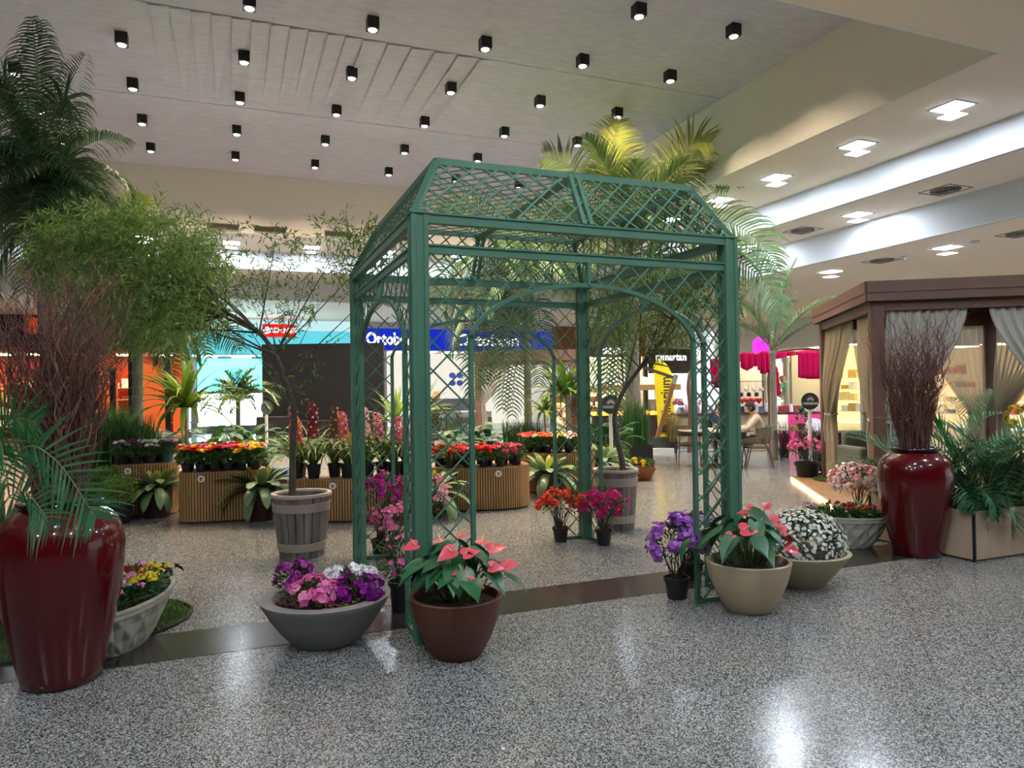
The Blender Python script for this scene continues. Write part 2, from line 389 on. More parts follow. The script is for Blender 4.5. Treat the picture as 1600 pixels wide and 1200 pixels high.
# ------------------------------------------------------------------ vents
vm = mat('vent_metal', '8d8880', .6); vd = mat('vent_dark', '3a3733', .9)
def slot_vent(x, w, tx):
    t = thing('wall_vent', 'dark slot vent on the far upper wall, ' + tx, 'vent', (x, YW-.01, 6.14), group='slot vents on the far upper wall')
    mb = MB(); mb.box((-w/2, -.004, -.075), (w/2, .004, .075)); mb.build('duct_opening', vd, t, smooth=False)
    mb = MB()
    for z in (-.075, .063): mb.box((-w/2-.02, -.03, z), (w/2+.02, 0, z+.012))
    for k in range(3): mb.box((-w/2, -.025, -.045+k*.04), (w/2, -.012, -.037+k*.04))
    for xx in (-w/2-.02, w/2): mb.box((xx, -.03, -.075), (xx+.02, 0, .075))
    mb.build('frame', vm, t, smooth=False)
for px0, px1, py, tx in ((126, 160, 331, 'above the left end of the dense tree'), (240, 275, 344, 'behind the tip of the dense tree'), (324, 372, 350, 'just left of the pale spot'), (398, 446, 356, 'just right of the pale spot'), (508, 550, 364, 'next to the gazebo eave'), (600, 640, 372, 'behind the left gazebo eave')):
    a = aty(px0, py, YW); b = aty(px1, py, YW); slot_vent((a.x+b.x)/2, b.x-a.x, tx)
def round_vent(p, tx):
    t = thing('ceiling_vent', 'square vent with round diffuser in the right soffits, ' + tx, 'vent', p, group='round diffusers in the stepped soffits')
    mb = MB(); a = .33
    for s in (-1, 1): mb.box((s*a-.012, -a, -.01), (s*a+.012, a, 0)); mb.box((-a, s*a-.012, -.01), (a, s*a+.012, 0))
    mb.build('frame', vm, t, smooth=False); mb = MB()
    for rr in (.08, .14, .2, .26): mb.lathe([(rr-.02, -.004), (rr-.02, -.02), (rr, -.03), (rr+.004, -.004)], 24)
    mb.build('diffuser', vm, t)
    mb = MB(); mb.lathe([(0, -.002), (.28, -.002), (.28, -.001), (0, -.001)], 24); mb.build('duct_opening', vd, t)
for q, h, tx in (((1477, 297), H2, 'on the middle step nearest the camera'), ((1254, 360), H2, 'on the middle step farther away'), ((1378, 407), H3, 'on the lowest step between two lights'), ((1595, 365), H3, 'at the right edge of the photo')):
    round_vent(at(q[0], q[1], h), tx)
p = at(1412, 401, H3); mb = MB(); mb.lathe([(0, -.09), (.03, -.09), (.05, -.05), (.09, -.02), (.09, 0)], 20); tag(mb.build('smoke_detector', white, loc=p), 'small white smoke detector on the lowest soffit step', 'detector')
mb = MB(); mb.lathe([(0, -.03), (.08, -.03), (.1, 0)], 20); tag(mb.build('sprinkler_cover', white, loc=at(1523, 377, H3)), 'flat round cover on the lowest soffit near the cabana', 'sprinkler')
# ------------------------------------------------------------------ green trellis gazebo
green = mat('gazebo_green_paint', '446f58', .5, noise=.08, nscale=5); 
GW, GD, GH, GA, GB, GT, GP = 2.462, 2.477, 2.685, .224, .236, .402, .379
gz = thing('gazebo', 'dark green trellis gazebo with arched openings and hipped lattice roof', 'gazebo', (0, 0, 0))
def clip_lattice(mb, O, ux, uz, w, h, inside, spacing=.131, sw=.0105, th=.006, nrm=None, off=0):
    """slats at +-45 degrees on the plane O + u*ux + v*uz, kept where inside(u, v)"""
    st = spacing*sqrt(2); nrm = nrm or ux.cross(uz)
    for s in (1, -1):
        c = -h if s == 1 else 0.0
        c0 = -h if s == 1 else 0
        k = 0
        val = (-h + off) if s == 1 else off
        while val < (w if s == 1 else w+h):
            # s=1: u - v = val ; s=-1: u + v = val
            run = None; n = 260; pts = []
            for i in range(n+1):
                v = h*i/n; u = val+v if s == 1 else val-v
                ok = 0 <= u <= w and inside(u, v)
                if ok: 
                    if run is None: run = (u, v)
                    last = (u, v)
                if (not ok or i == n) and run is not None:
                    if abs(last[1]-run[1]) > .015:
                        P = O+ux*run[0]+uz*run[1]+nrm*(th*.5*s); Q = O+ux*last[0]+uz*last[1]+nrm*(th*.5*s)
                        mb.bar(P, Q, sw, th, up=nrm)
                    run = None
            val += st
ZE, ZL, ZLb, ZS, ZA = GH-.065, 2.49, 2.43, 1.90, 2.275
def post(x, y, sx, sy):
    mb = MB(); a = .095
    x0, x1 = (x, x+a*sx) if sx > 0 else (x-a, x); y0, y1 = (y, y+a) if sy > 0 else (y-a, y)
    mb.box((x0, y0, 0), (x1, y1, GH-.01)); e = .022
    for (cx, cy) in ((x0, y0), (x1, y0), (x1, y1), (x0, y1)):
        dx = -1 if cx == x0 else 1; dy = -1 if cy == y0 else 1
        mb.box((min(cx-dx*e, cx+dx*.007), min(cy-dy*e, cy+dy*.007), 0.0), (max(cx-dx*e, cx+dx*.007), max(cy-dy*e, cy+dy*.007), GH-.004))
    mb.box((x0-.012, y0-.012, GH-.012), (x1+.012, y1+.012, GH+.004))
    mb.build('post', green, gz, smooth=False, bevel=.002)
for x, y, sx, sy in ((0, 0, 1, 1), (GW, 0, -1, 1), (0, GD, 1, -1), (GW, GD, -1, -1)): post(x, y, sx, sy)
def arch_z(u, w):   # height of the arch underside at u
    h = (w-2*GP)/2; t = (u-w/2)/h
    return None if abs(t) > 1 else ZS+(ZA-ZS)*(1-abs(t)**2.1)**.62
def face(O, ux, w, front=False):
    O = V(O); ux = V(ux); uz = V((0, 0, 1)); n = ux.cross(uz)
    def P(u, z): return O+ux*u+uz*z
    a = .095
    for z0, z1, wd in ((ZE, GH, .055), (ZLb, ZL, .03)):
        mb = MB(); mb.bar(P(a, (z0+z1)/2), P(w-a, (z0+z1)/2), wd, z1-z0); mb.bar(P(a, z1-.006), P(w-a, z1-.006), wd+.016, .012); mb.build('beam', green, gz, smooth=False)
    for u in (GP, w-GP):
        mb = MB(); mb.bar(P(u, 0), P(u, ZS+.02), .028, .034, up=n); mb.build('arch_jamb', green, gz, smooth=False)
    mb = MB(); mb.bar(P(w/2, ZA), P(w/2, ZLb), .02, .05, up=n); mb.build('arch_strut', green, gz, smooth=False)
    # arch: flat ring with depth
    mb = MB(); N = 40; pr = None
    for i in range(N+1):
        t = -1+2*i/N; s_ = sin(t*pi/2); u = w/2+s_*(w-2*GP)/2; z = arch_z(min(max(u, GP+1e-5), w-GP-1e-5), w)
        if pr is not None: mb.bar(P(*pr), P(u, z), .034, .026, up=uz if abs(u-w/2) < .7*(w-2*GP)/2 else ux)
        pr = (u, z)
    mb.build('arch', green, gz, smooth=False)
    for u0, u1 in ((a, GP-.014), (w-GP+.014, w-a)):
        mb = MB(); mb.bar(P(u0-.01, .018), P(u1+.01, .018), .03, .03); mb.build('base_rail', green, gz, smooth=False)
        mb = MB(); clip_lattice(mb, P(u0, .03), ux, uz, u1-u0, ZLb-.03, lambda u, v: True, nrm=n, off=.03); mb.build('lattice_panel', green, gz, smooth=False)
    mb = MB()
    def ins(u, v):
        uu = u+GP; z = arch_z(uu, w); return z is not None and v+ZS > z+.004
    clip_lattice(mb, P(GP, ZS), ux, uz, w-2*GP, ZLb-ZS, ins, nrm=n, off=.05); mb.build('arch_lattice', green, gz, smooth=False)
    if not front:   # wrought scrolls between the two beams
        k = 10
        for i in range(k):
            mb = MB()
            cu = a+(w-2*a)*(i+.5)/k; sg = 1 if i % 2 else -1
            pts = []
            for q in range(26):
                tt = q/25; ang = tt*2.6*pi-1.3*pi; r_ = .022+.038*abs(tt-.5)*0+.018*(1-abs(2*tt-1))
                pts.append(P(cu+sg*(tt-.5)*.07+r_*cos(ang), (ZE+ZL)/2+(tt-.5)*.05+r_*sin(ang)))
            mb.tube(pts, .0035, 5); mb.build('scroll', green, gz)
face((0, .03, 0), (1, 0, 0), GW, True)
face((0, GD-.03, 0), (1, 0, 0), GW)
face((.03, 0, 0), (0, 1, 0), GD)
face((GW-.03, 0, 0), (0, 1, 0), GD)
C0 = [V((.02, .02, GH)), V((GW-.02, .02, GH)), V((GW-.02, GD-.02, GH)), V((.02, GD-.02, GH))]
C1 = [V((GA, GB, GH+GT)), V((GW-GA, GB, GH+GT)), V((GW-GA, GD-GB, GH+GT)), V((GA, GD-GB, GH+GT))]
for i in range(4):
    mb = MB(); mb.bar(C0[i], C1[i], .045, .03); mb.build('hip_rafter', green, gz, smooth=False)
    mb = MB(); mb.bar(C1[i], C1[(i+1) % 4], .03, .045); mb.build('top_rail', green, gz, smooth=False)
    A, B, Ct, Dt = C0[i], C0[(i+1) % 4], C1[(i+1) % 4], C1[i]
    ux = (B-A).normalized(); mA, mD = (A+B)/2, (Ct+Dt)/2; uz = (mD-mA).normalized(); w = (B-A).length; h = (mD-mA).length
    ins_ = (w-(Ct-Dt).length)/2
    mb = MB(); clip_lattice(mb, A, ux, uz, w, h, lambda u, v: v*ins_/h < u < w-v*ins_/h, spacing=.115, nrm=ux.cross(uz), sw=.013); mb.build('roof_lattice', green, gz, smooth=False)
    if i in (0, 2):
        for d in (-.028, .028):
            mb = MB(); mb.bar(mA+ux*d, mD+ux*d, .03, .035); mb.build('rafter', green, gz, smooth=False)
for d in (-.0,):
    mb = MB(); mb.bar(V((GW/2, GB, GH+GT-.01)), V((GW/2, GD-GB, GH+GT-.01)), .05, .035); mb.build('ridge_tie', green, gz, smooth=False)
mb = MB(); clip_lattice(mb, C1[0], V((1, 0, 0)), V((0, 1, 0)), GW-2*GA, GD-2*GB, lambda u, v: True, spacing=.115, nrm=V((0, 0, 1)), sw=.010); mb.build('top_lattice', green, gz, smooth=False)
# ------------------------------------------------------------------ pots and the plants in them
soil_m = mat('soil', '2a211b', .95, noise=.5, nscale=60, bump=.8, bscale=60)
redglaze = mat('red_glaze', '50030a', .25, coat=.8, spec=.2, noise=.12, nscale=3)
blackrim = mat('black_glaze', '0c0b0c', .12, coat=.6)
twig_m = leafmat('willow_twig', '4a2a26', '80584a', .7, trans=0)
VASE = [(0, 0), (.18, 0), (.196, .012), (.205, .06), (.232, .18), (.268, .34), (.297, .5), (.312, .63), (.316, .74), (.306, .82), (.284, .87), (.25, .912), (.215, .938), (.196, .952), (.19, .962)]
def red_vase(loc, label, group, seed, n=210, spread=.62, hgt=1.55, near=.0):
    t = thing('tall_vase', label, 'vase', loc, group=group)
    mb = MB(); mb.lathe(VASE, 72); mb.lathe([(.17, .93), (.175, .965), (.19, .962)], 72); mb.build('body', redglaze, t, smooth='all')
    mb = MB(); R = .196; mb.lathe([(R-.02, .962), (R+.004, .958), (R+.018, .972), (R+.012, .990), (R-.006, .996), (R-.02, .985), (R-.03, .95)], 72); mb.build('rim', blackrim, t, smooth='all')
    mb = MB(); mb.lathe([(0, .93), (.18, .93)], 32); mb.build('filling', soil_m, t)
    return t
def willow(loc, label, seed, n, spread, hgt, group):
    R = random.Random(seed); mb = MB()
    for i in range(n):
        g = R.uniform(0, 2*pi); rr = sqrt(R.random()); 
        H = hgt*(R.uniform(.62, 1.0) if R.random() < .75 else R.uniform(.35, .7)); out = spread*rr*H/hgt
        p0 = V((.13*rr*cos(g)*R.uniform(.4, 1), .13*rr*sin(g), 0)); p1 = V((out*cos(g), out*sin(g), H))
        k = 28; ph1, ph2 = R.uniform(0, 6.3), R.uniform(0, 6.3); f1, f2 = R.uniform(10, 20), R.uniform(10, 20); A = R.uniform(.014, .036)
        pts = []
        for j in range(k):
            s = j/(k-1); e = s**1.25
            q = V((lerp(p0.x, p1.x, e), lerp(p0.y, p1.y, e), H*s))
            amp = A*(.35+1.3*s)
            pts.append(q+V((amp*sin(ph1+f1*s*H), amp*sin(ph2+f2*s*H), amp*.5*sin(ph1+8*s))))
        r0 = R.uniform(.003, .006)
        mb.tube(pts, [r0*(1-.75*j/(k-1)) for j in range(k)], 4, caps=False)
        for q in range(R.randint(2, 5)):   # side shoots
            j = R.randint(7, k-3); a = pts[j]; d = ((pts[j+1]-pts[j]).normalized()+rvec(R)*.55).normalized(); L_ = R.uniform(.12, .34); pp = [a]
            for m_ in range(1, 9):
                d = (d+V((0, 0, .12))+rvec(R)*.32).normalized(); pp.append(pp[-1]+d*L_/8)
            mb.tube(pp, [r0*.55*(1-.8*m_/8) for m_ in range(9)], 3, caps=False)
    o = mb.build('curly_willow_branches', twig_m, loc=loc); tag(o, label, 'branches', group, 'stuff'); return o
vl = at(97, 1062); vr = at(1432, 866)
gv = 'tall glossy red vases'
red_vase(vl, 'tall glossy dark red vase standing behind arching palm fronds in the front corner', gv, 1)
red_vase(vr, 'tall glossy dark red vase beside the pale wooden planter box', gv, 2)
willow(vl+V((0, 0, .9)), 'brown curly willow branches fanning out of the red vase behind the palm fronds', 11, 330, .46, 1.45, 'curly willow bundles')
willow(vr+V((0, 0, .9)), 'brown curly willow branches standing in the red vase in front of the cabana curtain', 12, 210, .45, 1.42, 'curly willow bundles')
# round pots --------------------------------------------------------
def pot_shape(parent, prof, m, sr=None, name='pot', inner=.03, soil=None, n=64, fn=None):
    """outer profile bottom to rim, then a thick lip and the inside down to the soil"""
    r1, z1 = prof[-1]; mb = MB()
    p = [(0, 0)]+prof+[(r1-inner*.15, z1+.004), (r1-inner*.85, z1+.004), (r1-inner, z1-.004), (r1-inner-.012, z1-.05)]
    mb.lathe(p, n, fn=fn); mb.build(name, m, parent)
    rs = r1-inner-.008; mb = MB(); R = random.Random(int(r1*1000))
    mb.lathe([(rs, z1-.045), (rs*.8, z1-.035), (rs*.4, z1-.028), (0, z1-.03)], 28, fn=lambda g, r, z: r*(1+.02*sin(5*g))); mb.build('soil', soil or soil_m, parent)
BELLY = [(.135, 0), (.15, .012), (.185, .07), (.218, .14), (.245, .21), (.263, .28), (.272, .33), (.277, .352)]
brown_m = mat('brown_clay', '5c3022', .55, noise=.1, nscale=4, bump=.08, bscale=90)
beige_m = mat('beige_cement', 'b4a284', .8, noise=.05, nscale=4, bump=.1, bscale=120)
grey_m = mat('grey_cement', '7c7876', .8, noise=.12, nscale=3, bump=.15, bscale=50, stretch=(1, 1, 4))
pale_m = mat('pale_cement', 'b0ac9e', .8, noise=.07, nscale=5)
anth_leaf = leafmat('anthurium_leaf', '1a4a2a', '2c6a3e', .32, trans=.1, spec=.5)
stem_m = leafmat('green_stem', '41602c', '6b7a3c', .6, trans=0)
def heart(mb, c, nrm, d, L, mi=0, curl=.15, w=.8):
    """heart-shaped leaf or spathe lying at c, tip along d, facing nrm"""
    d = (d-nrm*d.dot(nrm)).normalized(); a = d.cross(nrm); nrm = nrm.normalized()
    out = [(-.18, 0.0), (-.30, .16), (-.27, .32), (-.10, .42), (.12, .43), (.38, .34), (.62, .2), (.84, .07), (1.0, 0)]
    mid = [(x if x > -.18 else -.18, 0) for x, _ in out]
    vs = []
    for (x, y), (mx_, _) in zip(out, mid):
        zc = curl*(y*1.6)-abs(max(x, 0))**2*curl*1.2
        for sy, yy in ((1, y), (0, 0), (-1, y)):
            if sy == 0: xx = mx_ if x < 0 else x; zz = -abs(max(xx, 0))**2*curl*1.2
            else: xx = x; zz = zc
            vs.append(c+d*(xx*L)+a*(sy*yy*L*w)+nrm*(zz*L))
    fs = []
    for i in range(len(out)-1):
        b = i*3; fs += [(b, b+1, b+4, b+3), (b+1, b+2, b+5, b+4)]
    mb.add(vs, fs, mi)
spath = {}
def anthurium(parent, z0, seed, spathe, blooms, nleaf=34, R0=.2, H=.33, sc=1.0):
    R = random.Random(seed); lf, st = MB(), MB()
    for i in range(nleaf):
        g = i*2.4+R.uniform(-.4, .4); rr = R0*sc*sqrt((i+.5)/nleaf)*R.uniform(.8, 1.5); h = H*(1.05-.55*(rr/(R0*sc*1.3)))*R.uniform(.7, 1.12)
        base = V((rr*.3*cos(g), rr*.3*sin(g), z0)); tip = V((rr*cos(g), rr*sin(g), z0+h))
        st.tube([base, (base+tip)/2+V((0, 0, .03)), tip], [.004, .0035, .003], 5)
        out = V((cos(g), sin(g), 0)); dr = R.uniform(.3, .95)
        heart(lf, tip, (V((0, 0, 1))+out*dr+rvec(R)*.25).normalized(), out+V((0, 0, -dr*.7))+rvec(R)*.3, R.uniform(.11, .17)*sc, curl=R.uniform(.05, .3), w=.9)
    st.build('stems', stem_m, parent); lf.build('leaves', anth_leaf, parent)
    m = leafmat('spathe_'+spathe[0], spathe[0], spathe[1], .28, trans=.1, spec=.6); sp = mat('spadix', 'f0d9a0', .5)
    for (x, y, z, dx, dy, L, tilt) in blooms:
        c = V((x, y, z)); d = V((dx, dy, -.15)); n_ = (V((0, 0, 1))+V((-.35, -.85, 0))*tilt).normalized()
        mb = MB(); L *= .86; heart(mb, c, n_, d, L, curl=.12, w=1.15); s0 = V((x*.35, y*.35, z0)); o = mb.build('spathe', m, parent)
        mb = MB(); mb.tube([c+n_*.004, c+n_*.03+d.normalized()*L*.12, c+n_*.055+d.normalized()*L*.25], [.006, .005, .003], 6); mb.build('spadix', sp, o)
        mb = MB(); mb.tube([s0, (s0+c)/2+V((0, 0, .04)), c-n_*.003], [.004, .0035, .003], 5); mb.build('flower_stalk', stem_m, parent)
bp = at(714, 1022); pt = thing('anthurium_pot', 'dark brown round pot of coral pink anthuriums at the gazebo corner', 'potted plant', bp, group='round anthurium pots'); pot_shape(pt, BELLY, brown_m)
def rel(px, py, base, dd):   # local offset of the point seen at a pixel, dd nearer/farther than the base
    p = dep(px, py, depth_of(base)+dd); return p-V(base)
def blooms(lst, base):
    out = []
    for px, py, dd, ax, L, tl in lst:
        p = rel(px, py, base, dd); out.append((p.x, p.y, p.z, cos(ax), sin(ax), L, tl))
    return out
anthurium(pt, .32, 5, ('e0455c', 'ee6672'), blooms([(648, 852, -.02, pi, .10, .7), (705, 862, -.16, pi+.3, .12, .9), (728, 866, -.12, 0.2, .11, .7), (718, 838, .05, -.2, .085, .2), (768, 858, .0, 0.1, .12, .5),
    (790, 884, -.05, .1, .10, .8), (768, 886, -.12, -.3, .09, 1.2), (734, 905, -.22, -1.6, .065, 1.6), (746, 911, -.24, -1.2, .06, 1.6), (722, 893, -.18, pi, .08, .5), (752, 848, .1, .4, .1, .2), (688, 846, .12, 2.2, .09, .1)], bp), nleaf=46, R0=.25)
gp = at(1170, 952); pt = thing('anthurium_pot', 'cream beige round pot of rose and scarlet anthuriums', 'potted plant', gp, group='round anthurium pots')
pot_shape(pt, [(r*1.06, z*.98) for r, z in BELLY], beige_m)
anthurium(pt, .31, 6, ('d8304f', 'ea4f5f'), blooms([(1162, 828, -.2, -.3, .13, 1.1), (1143, 838, -.18, -2.6, .10, 1.4), (1186, 818, -.1, .2, .10, .7), (1221, 828, -.08, 1.4, .10, 1.3), (1227, 838, -.1, -1.2, .08, 1.5), (1232, 856, -.16, -1.0, .10, 1.0),
    (1175, 796, .05, 1.2, .08, .8), (1196, 792, .05, .5, .08, 1.0), (1166, 802, .05, 2.4, .08, .7), (1208, 812, 0, .6, .09, .8), (1186, 845, -.22, -1.4, .1, .5)], gp), nleaf=44, R0=.28, H=.36)
# flowers on a mound ------------------------------------------------
azleaf = leafmat('azalea_leaf', '2a4424', '4c662e', .5, trans=.1)
twigd = mat('dark_twig', '3a2c20', .85)
AZ = {}
def petalmat(a, b): return leafmat('petal_%s_%s' % (a, b), a, b, .55, trans=.3, spec=.2)
def mound_pts(R, n, c, rx, ry, rz, lo=-.25, jit=.12):
    out = []
    for i in range(n):
        while True:
            d = rvec(R)
            if d.z > lo: break
        k = 1+R.uniform(-jit*1.6, jit)
        out.append((c+V((d.x*rx*k, d.y*ry*k, d.z*rz*k)), V((d.x/rx, d.y/ry, d.z/rz)).normalized()))
    return out
def clustered(R, n, c, rx, ry, rz, ncl, cr, lo=-.25):
    cl = mound_pts(R, ncl, c, rx, ry, rz, lo, .1); out = []
    for i in range(n):
        p, nn = R.choice(cl); q = rvec(R)*cr*R.uniform(.4, 1); q = q+nn*max(0, -q.dot(nn))*1.2
        out.append((p+q, (nn+q.normalized()*.9).normalized()))
    return out
def leaves_in(mb, R, n, c, rx, ry, rz, L=.045, w=.016, lo=-.6, mi=0):
    for i in range(n):
        d = rvec(R); 
        if d.z < lo: d.z = -d.z
        k = R.uniform(.45, 1.0)**.6
        p = c+V((d.x*rx*k, d.y*ry*k, d.z*rz*k)); mb.leaf(p, (d+V((0, 0, .25))+rvec(R)*.7), rvec(R)+V((0, 0, 1)), L*R.uniform(.7, 1.2), w, mi)
def azalea_bush(parent, R, c, rx, ry, rz, cols, n=150, fr=.026, base=V((0, 0, 0)), nst=14, name='blossoms', nl=420, lo=-.3, ncl=None, cr=.05, lname='foliage'):
    mb = MB()
    for i in range(nst):
        d = rvec(R); d.z = abs(d.z); q = c+V((d.x*rx*.75, d.y*ry*.75, d.z*rz*.6)); b = base+V((R.uniform(-.03, .03), R.uniform(-.03, .03), 0))
        mb.tube([b, lerp(b, q, .5)+rvec(R)*.02, q], [.006, .004, .002], 5)
    mb.build('stems', twigd, parent)
    mb = MB(); leaves_in(mb, R, nl, c, rx*.95, ry*.95, rz*.95, lo=-.75); mb.build(lname, azleaf, parent)
    ms = [petalmat(*k) for k in cols]; mb = MB()
    n = int(n*1.7)
    for p, nn in clustered(R, n, c, rx, ry, rz, ncl or max(10, n//9), cr, lo):
        mb.flower(p, (nn+rvec(R)*.45).normalized(), fr*.74*R.uniform(.8, 1.2), 5, R.randrange(len(ms)), cup=R.uniform(.2, .6), rot=R.random()*2, pw=1.25)
    mb.build(name, ms, parent)
potblk = mat('black_plastic_pot', '1b1b1d', .5); potblue = mat('teal_plastic_pot', '1d5a55', .5)
def nursery_pot(parent, r=.085, h=.15, m=None, n=28):
    mb = MB(); mb.lathe([(0, 0), (r*.76, 0), (r*.78, .006), (r*.96, h*.82), (r*1.06, h*.83), (r*1.08, h), (r*1.0, h), (r*.94, h*.86)], n); mb.build('pot', m or potblk, parent)
    mb = MB(); mb.lathe([(r*.95, h*.86), (0, h*.9)], 16); mb.build('soil', soil_m, parent)
def az_pot(px, py, label, cols, r, zc, rx, rz, seed, n=150, fr=.026, pr=.085, ph=.15, **k):
    b = at(px, py); t = thing('azalea_pot', label, 'potted plant', b, group='potted azaleas on the floor'); nursery_pot(t, pr, ph)
    azalea_bush(t, random.Random(seed), V((k.pop('ox', 0), k.pop('oy', 0), zc)), rx, rx, rz, cols, n, fr, base=V((0, 0, ph*.85)), **k); return t
az_pot(876, 846, 'scarlet flowering azalea in black pot by the far gazebo post', [('c62417', 'e2452c'), ('d83a2a', 'ee6a4a')], 0, .40, .23, .13, 21, n=170, pr=.082, ph=.15)
az_pot(944, 851, 'magenta azalea in black pot in front of the second barrel', [('b3125c', 'd62a7e'), ('c41f70', 'e0488f')], 0, .40, .21, .17, 22, n=170, pr=.082, ph=.15)
az_pot(1058, 934, 'lilac azalea in dark grey pot beside the right gazebo leg', [('a24bc4', 'bd72da'), ('b263d0', 'd195e4')], 0, .40, .19, .18, 23, n=210, fr=.03, pr=.092, ph=.155)
az_pot(1082, 905, 'small white and mauve azalea half hidden behind the lilac one', [('c9a6c8', 'eee2ec'), ('b87ab8', 'd6b0d8')], 0, .40, .15, .14, 24, n=60, pr=.09, ph=.15, ox=.05)
az_pot(608, 872, 'pink azalea in black pot inside the gazebo near its left side', [('e0609c', 'f08ab8'), ('e87aa8', 'f6a6c8')], 0, .37, .22, .16, 25, n=150, ox=.07)
az_pot(594, 866, 'magenta and purple azalea rising behind the pink one inside the gazebo', [('c01a78', 'dc3a92'), ('8e1a94', 'b23ab0')], 0, .60, .24, .17, 26, n=190)
az_pot(660, 868, 'pale pink azalea behind the front gazebo post', [('f2b8c8', 'fae0e6'), ('e88498', 'f6a8b4')], 0, .58, .19, .25, 27, n=120, ox=.03)
az_pot(628, 955, 'leafy azalea with few pink flowers in tall black pot behind the gazebo post', [('e0609c', 'f08ab8')], 0, .38, .17, .19, 28, n=22, pr=.09, ph=.22)
az_pot(1262, 750, 'pink azalea in brown pot beside the lit deck edge', [('cf4f8e', 'e985b5'), ('d86aa0', 'f0a0c4')], 0, .52, .30, .17, 29, n=260, fr=.03, pr=.2, ph=.30, nl=500)
b = dep(1343, 800, 7.75); b.z = 0; t = thing('azalea_pot', 'coral and white azalea standing behind the faceted bowl by the red vase', 'potted plant', b, group='potted azaleas on the floor'); nursery_pot(t, .11, .2)
azalea_bush(t, random.Random(30), V((0, 0, .53)), .30, .24, .18, [('f6f2f0', 'fdf8f6'), ('f6f2f0', 'fdf8f6'), ('ee6a74', 'f59aa0'), ('f2a0a8', 'f8c8cc')], 400, .026, base=V((0, 0, .17)))
# grey bowl of azaleas ----------------------------------------------
gbp = at(510, 1000); t = thing('azalea_bowl', 'wide grey cement bowl of pink, purple and white azaleas', 'planter', gbp)
PR = [(.2, 0), (.215, .012), (.28, .085), (.345, .175), (.39, .255), (.403, .278)]
bark = mat('bark_mulch', '6e5138', .9, noise=.5, nscale=50, bump=1, bscale=50)
mb = MB(); mb.lathe([(0, 0)]+PR+[(.405, .288), (.335, .292), (.325, .286), (.31, .25)], 72); mb.build('bowl', grey_m, t)
mb = MB(); R = random.Random(4); mb.lathe([(.315, .25), (.2, .262), (0, .265)], 28)
chip = leafmat('bark_chip', '4a3322', 'a88760', .9, trans=0)
mb.build('soil', soil_m, t); mb = MB()
for i in range(700):
    g = R.uniform(0, 6.3); rr = .3*sqrt(R.random()); mb.leaf(V((rr*cos(g), rr*sin(g), .265+R.uniform(0, .015))), V((cos(R.uniform(0, 6)), sin(R.uniform(0, 6)), R.uniform(-.1, .5))), V((0, 0, 1)), R.uniform(.02, .045), R.uniform(.01, .02))
o = mb.build('bark_chips', chip, t); o['kind'] = 'stuff'
def L2(px, py, dd=0): return rel(px, py, gbp, dd)
R = random.Random(44)
for nm, (px, py, dd), (rx, rz), cols, n, fr in (('violet_azalea', (458, 908, .06), (.11, .11), [('8d1a8e', 'b545ac'), ('a23a9c', 'c95fb6')], 70, .03), ('pink_azalea', (486, 930, -.14), (.15, .085), [('ea5fae', 'f58fc8'), ('f07ab8', 'f9a8d0')], 130, .03),
                                       ('purple_azalea', (556, 925, -.06), (.14, .09), [('7e1184', 'a224a0'), ('901a90', 'b238ae')], 150, .028), ('white_azalea', (545, 905, .16), (.15, .07), [('f4f2f4', 'ffffff')], 100, .034), ('violet_sprig', (452, 950, -.12), (.05, .03), [('a3238e', 'bb3fa6')], 14, .024)):
    c = L2(px, py, dd); e = bpy.data.objects.new(nm, None); COL.objects.link(e); e.parent = t
    azalea_bush(e, R, c, rx, rx, rz, cols, n, fr, base=V((c.x, c.y, .26)), nst=8, nl=160, cr=.035)
p = L2(470, 900, .02)
# beige bowl of white chrysanthemums --------------------------------
cb = at(1250, 912); t = thing('chrysanthemum_bowl', 'beige conical bowl holding a dome of small white daisies', 'planter', cb)
mb = MB(); mb.lathe([(0, 0), (.17, 0), (.18, .012), (.25, .09), (.33, .19), (.375, .25), (.38, .262), (.345, .264), (.335, .22)], 72); mb.build('bowl', mat('sand_cement', 'a49a80', .8, noise=.05, nscale=4), t)
mb = MB(); mb.lathe([(.345, .225), (0, .25)], 28); mb.build('soil', soil_m, t)
dz = leafmat('daisy_leaf', '22381f', '3c5a30', .6, trans=.1); wp = leafmat('daisy_petal', 'd9dcd6', 'f4f5f2', .6, trans=.25, spec=.2); yc = mat('daisy_centre', 'b9b86a', .8)
R = random.Random(50); c = V((.03, .02, .30)); mb = MB(); leaves_in(mb, R, 900, c, .33, .33, .25, lo=-.1); mb.build('foliage', dz, t)
mb = MB()
for p, nn in mound_pts(R, 820, c, .355, .335, .29, -.32, .05): mb.flower(p, (nn+rvec(R)*.2).normalized(), R.uniform(.0125, .0165), 9, 0, cup=.1, rot=R.random(), pw=.95, cm=1)
o = mb.build('blossoms', [wp, yc], t); o['kind'] = 'stuff'
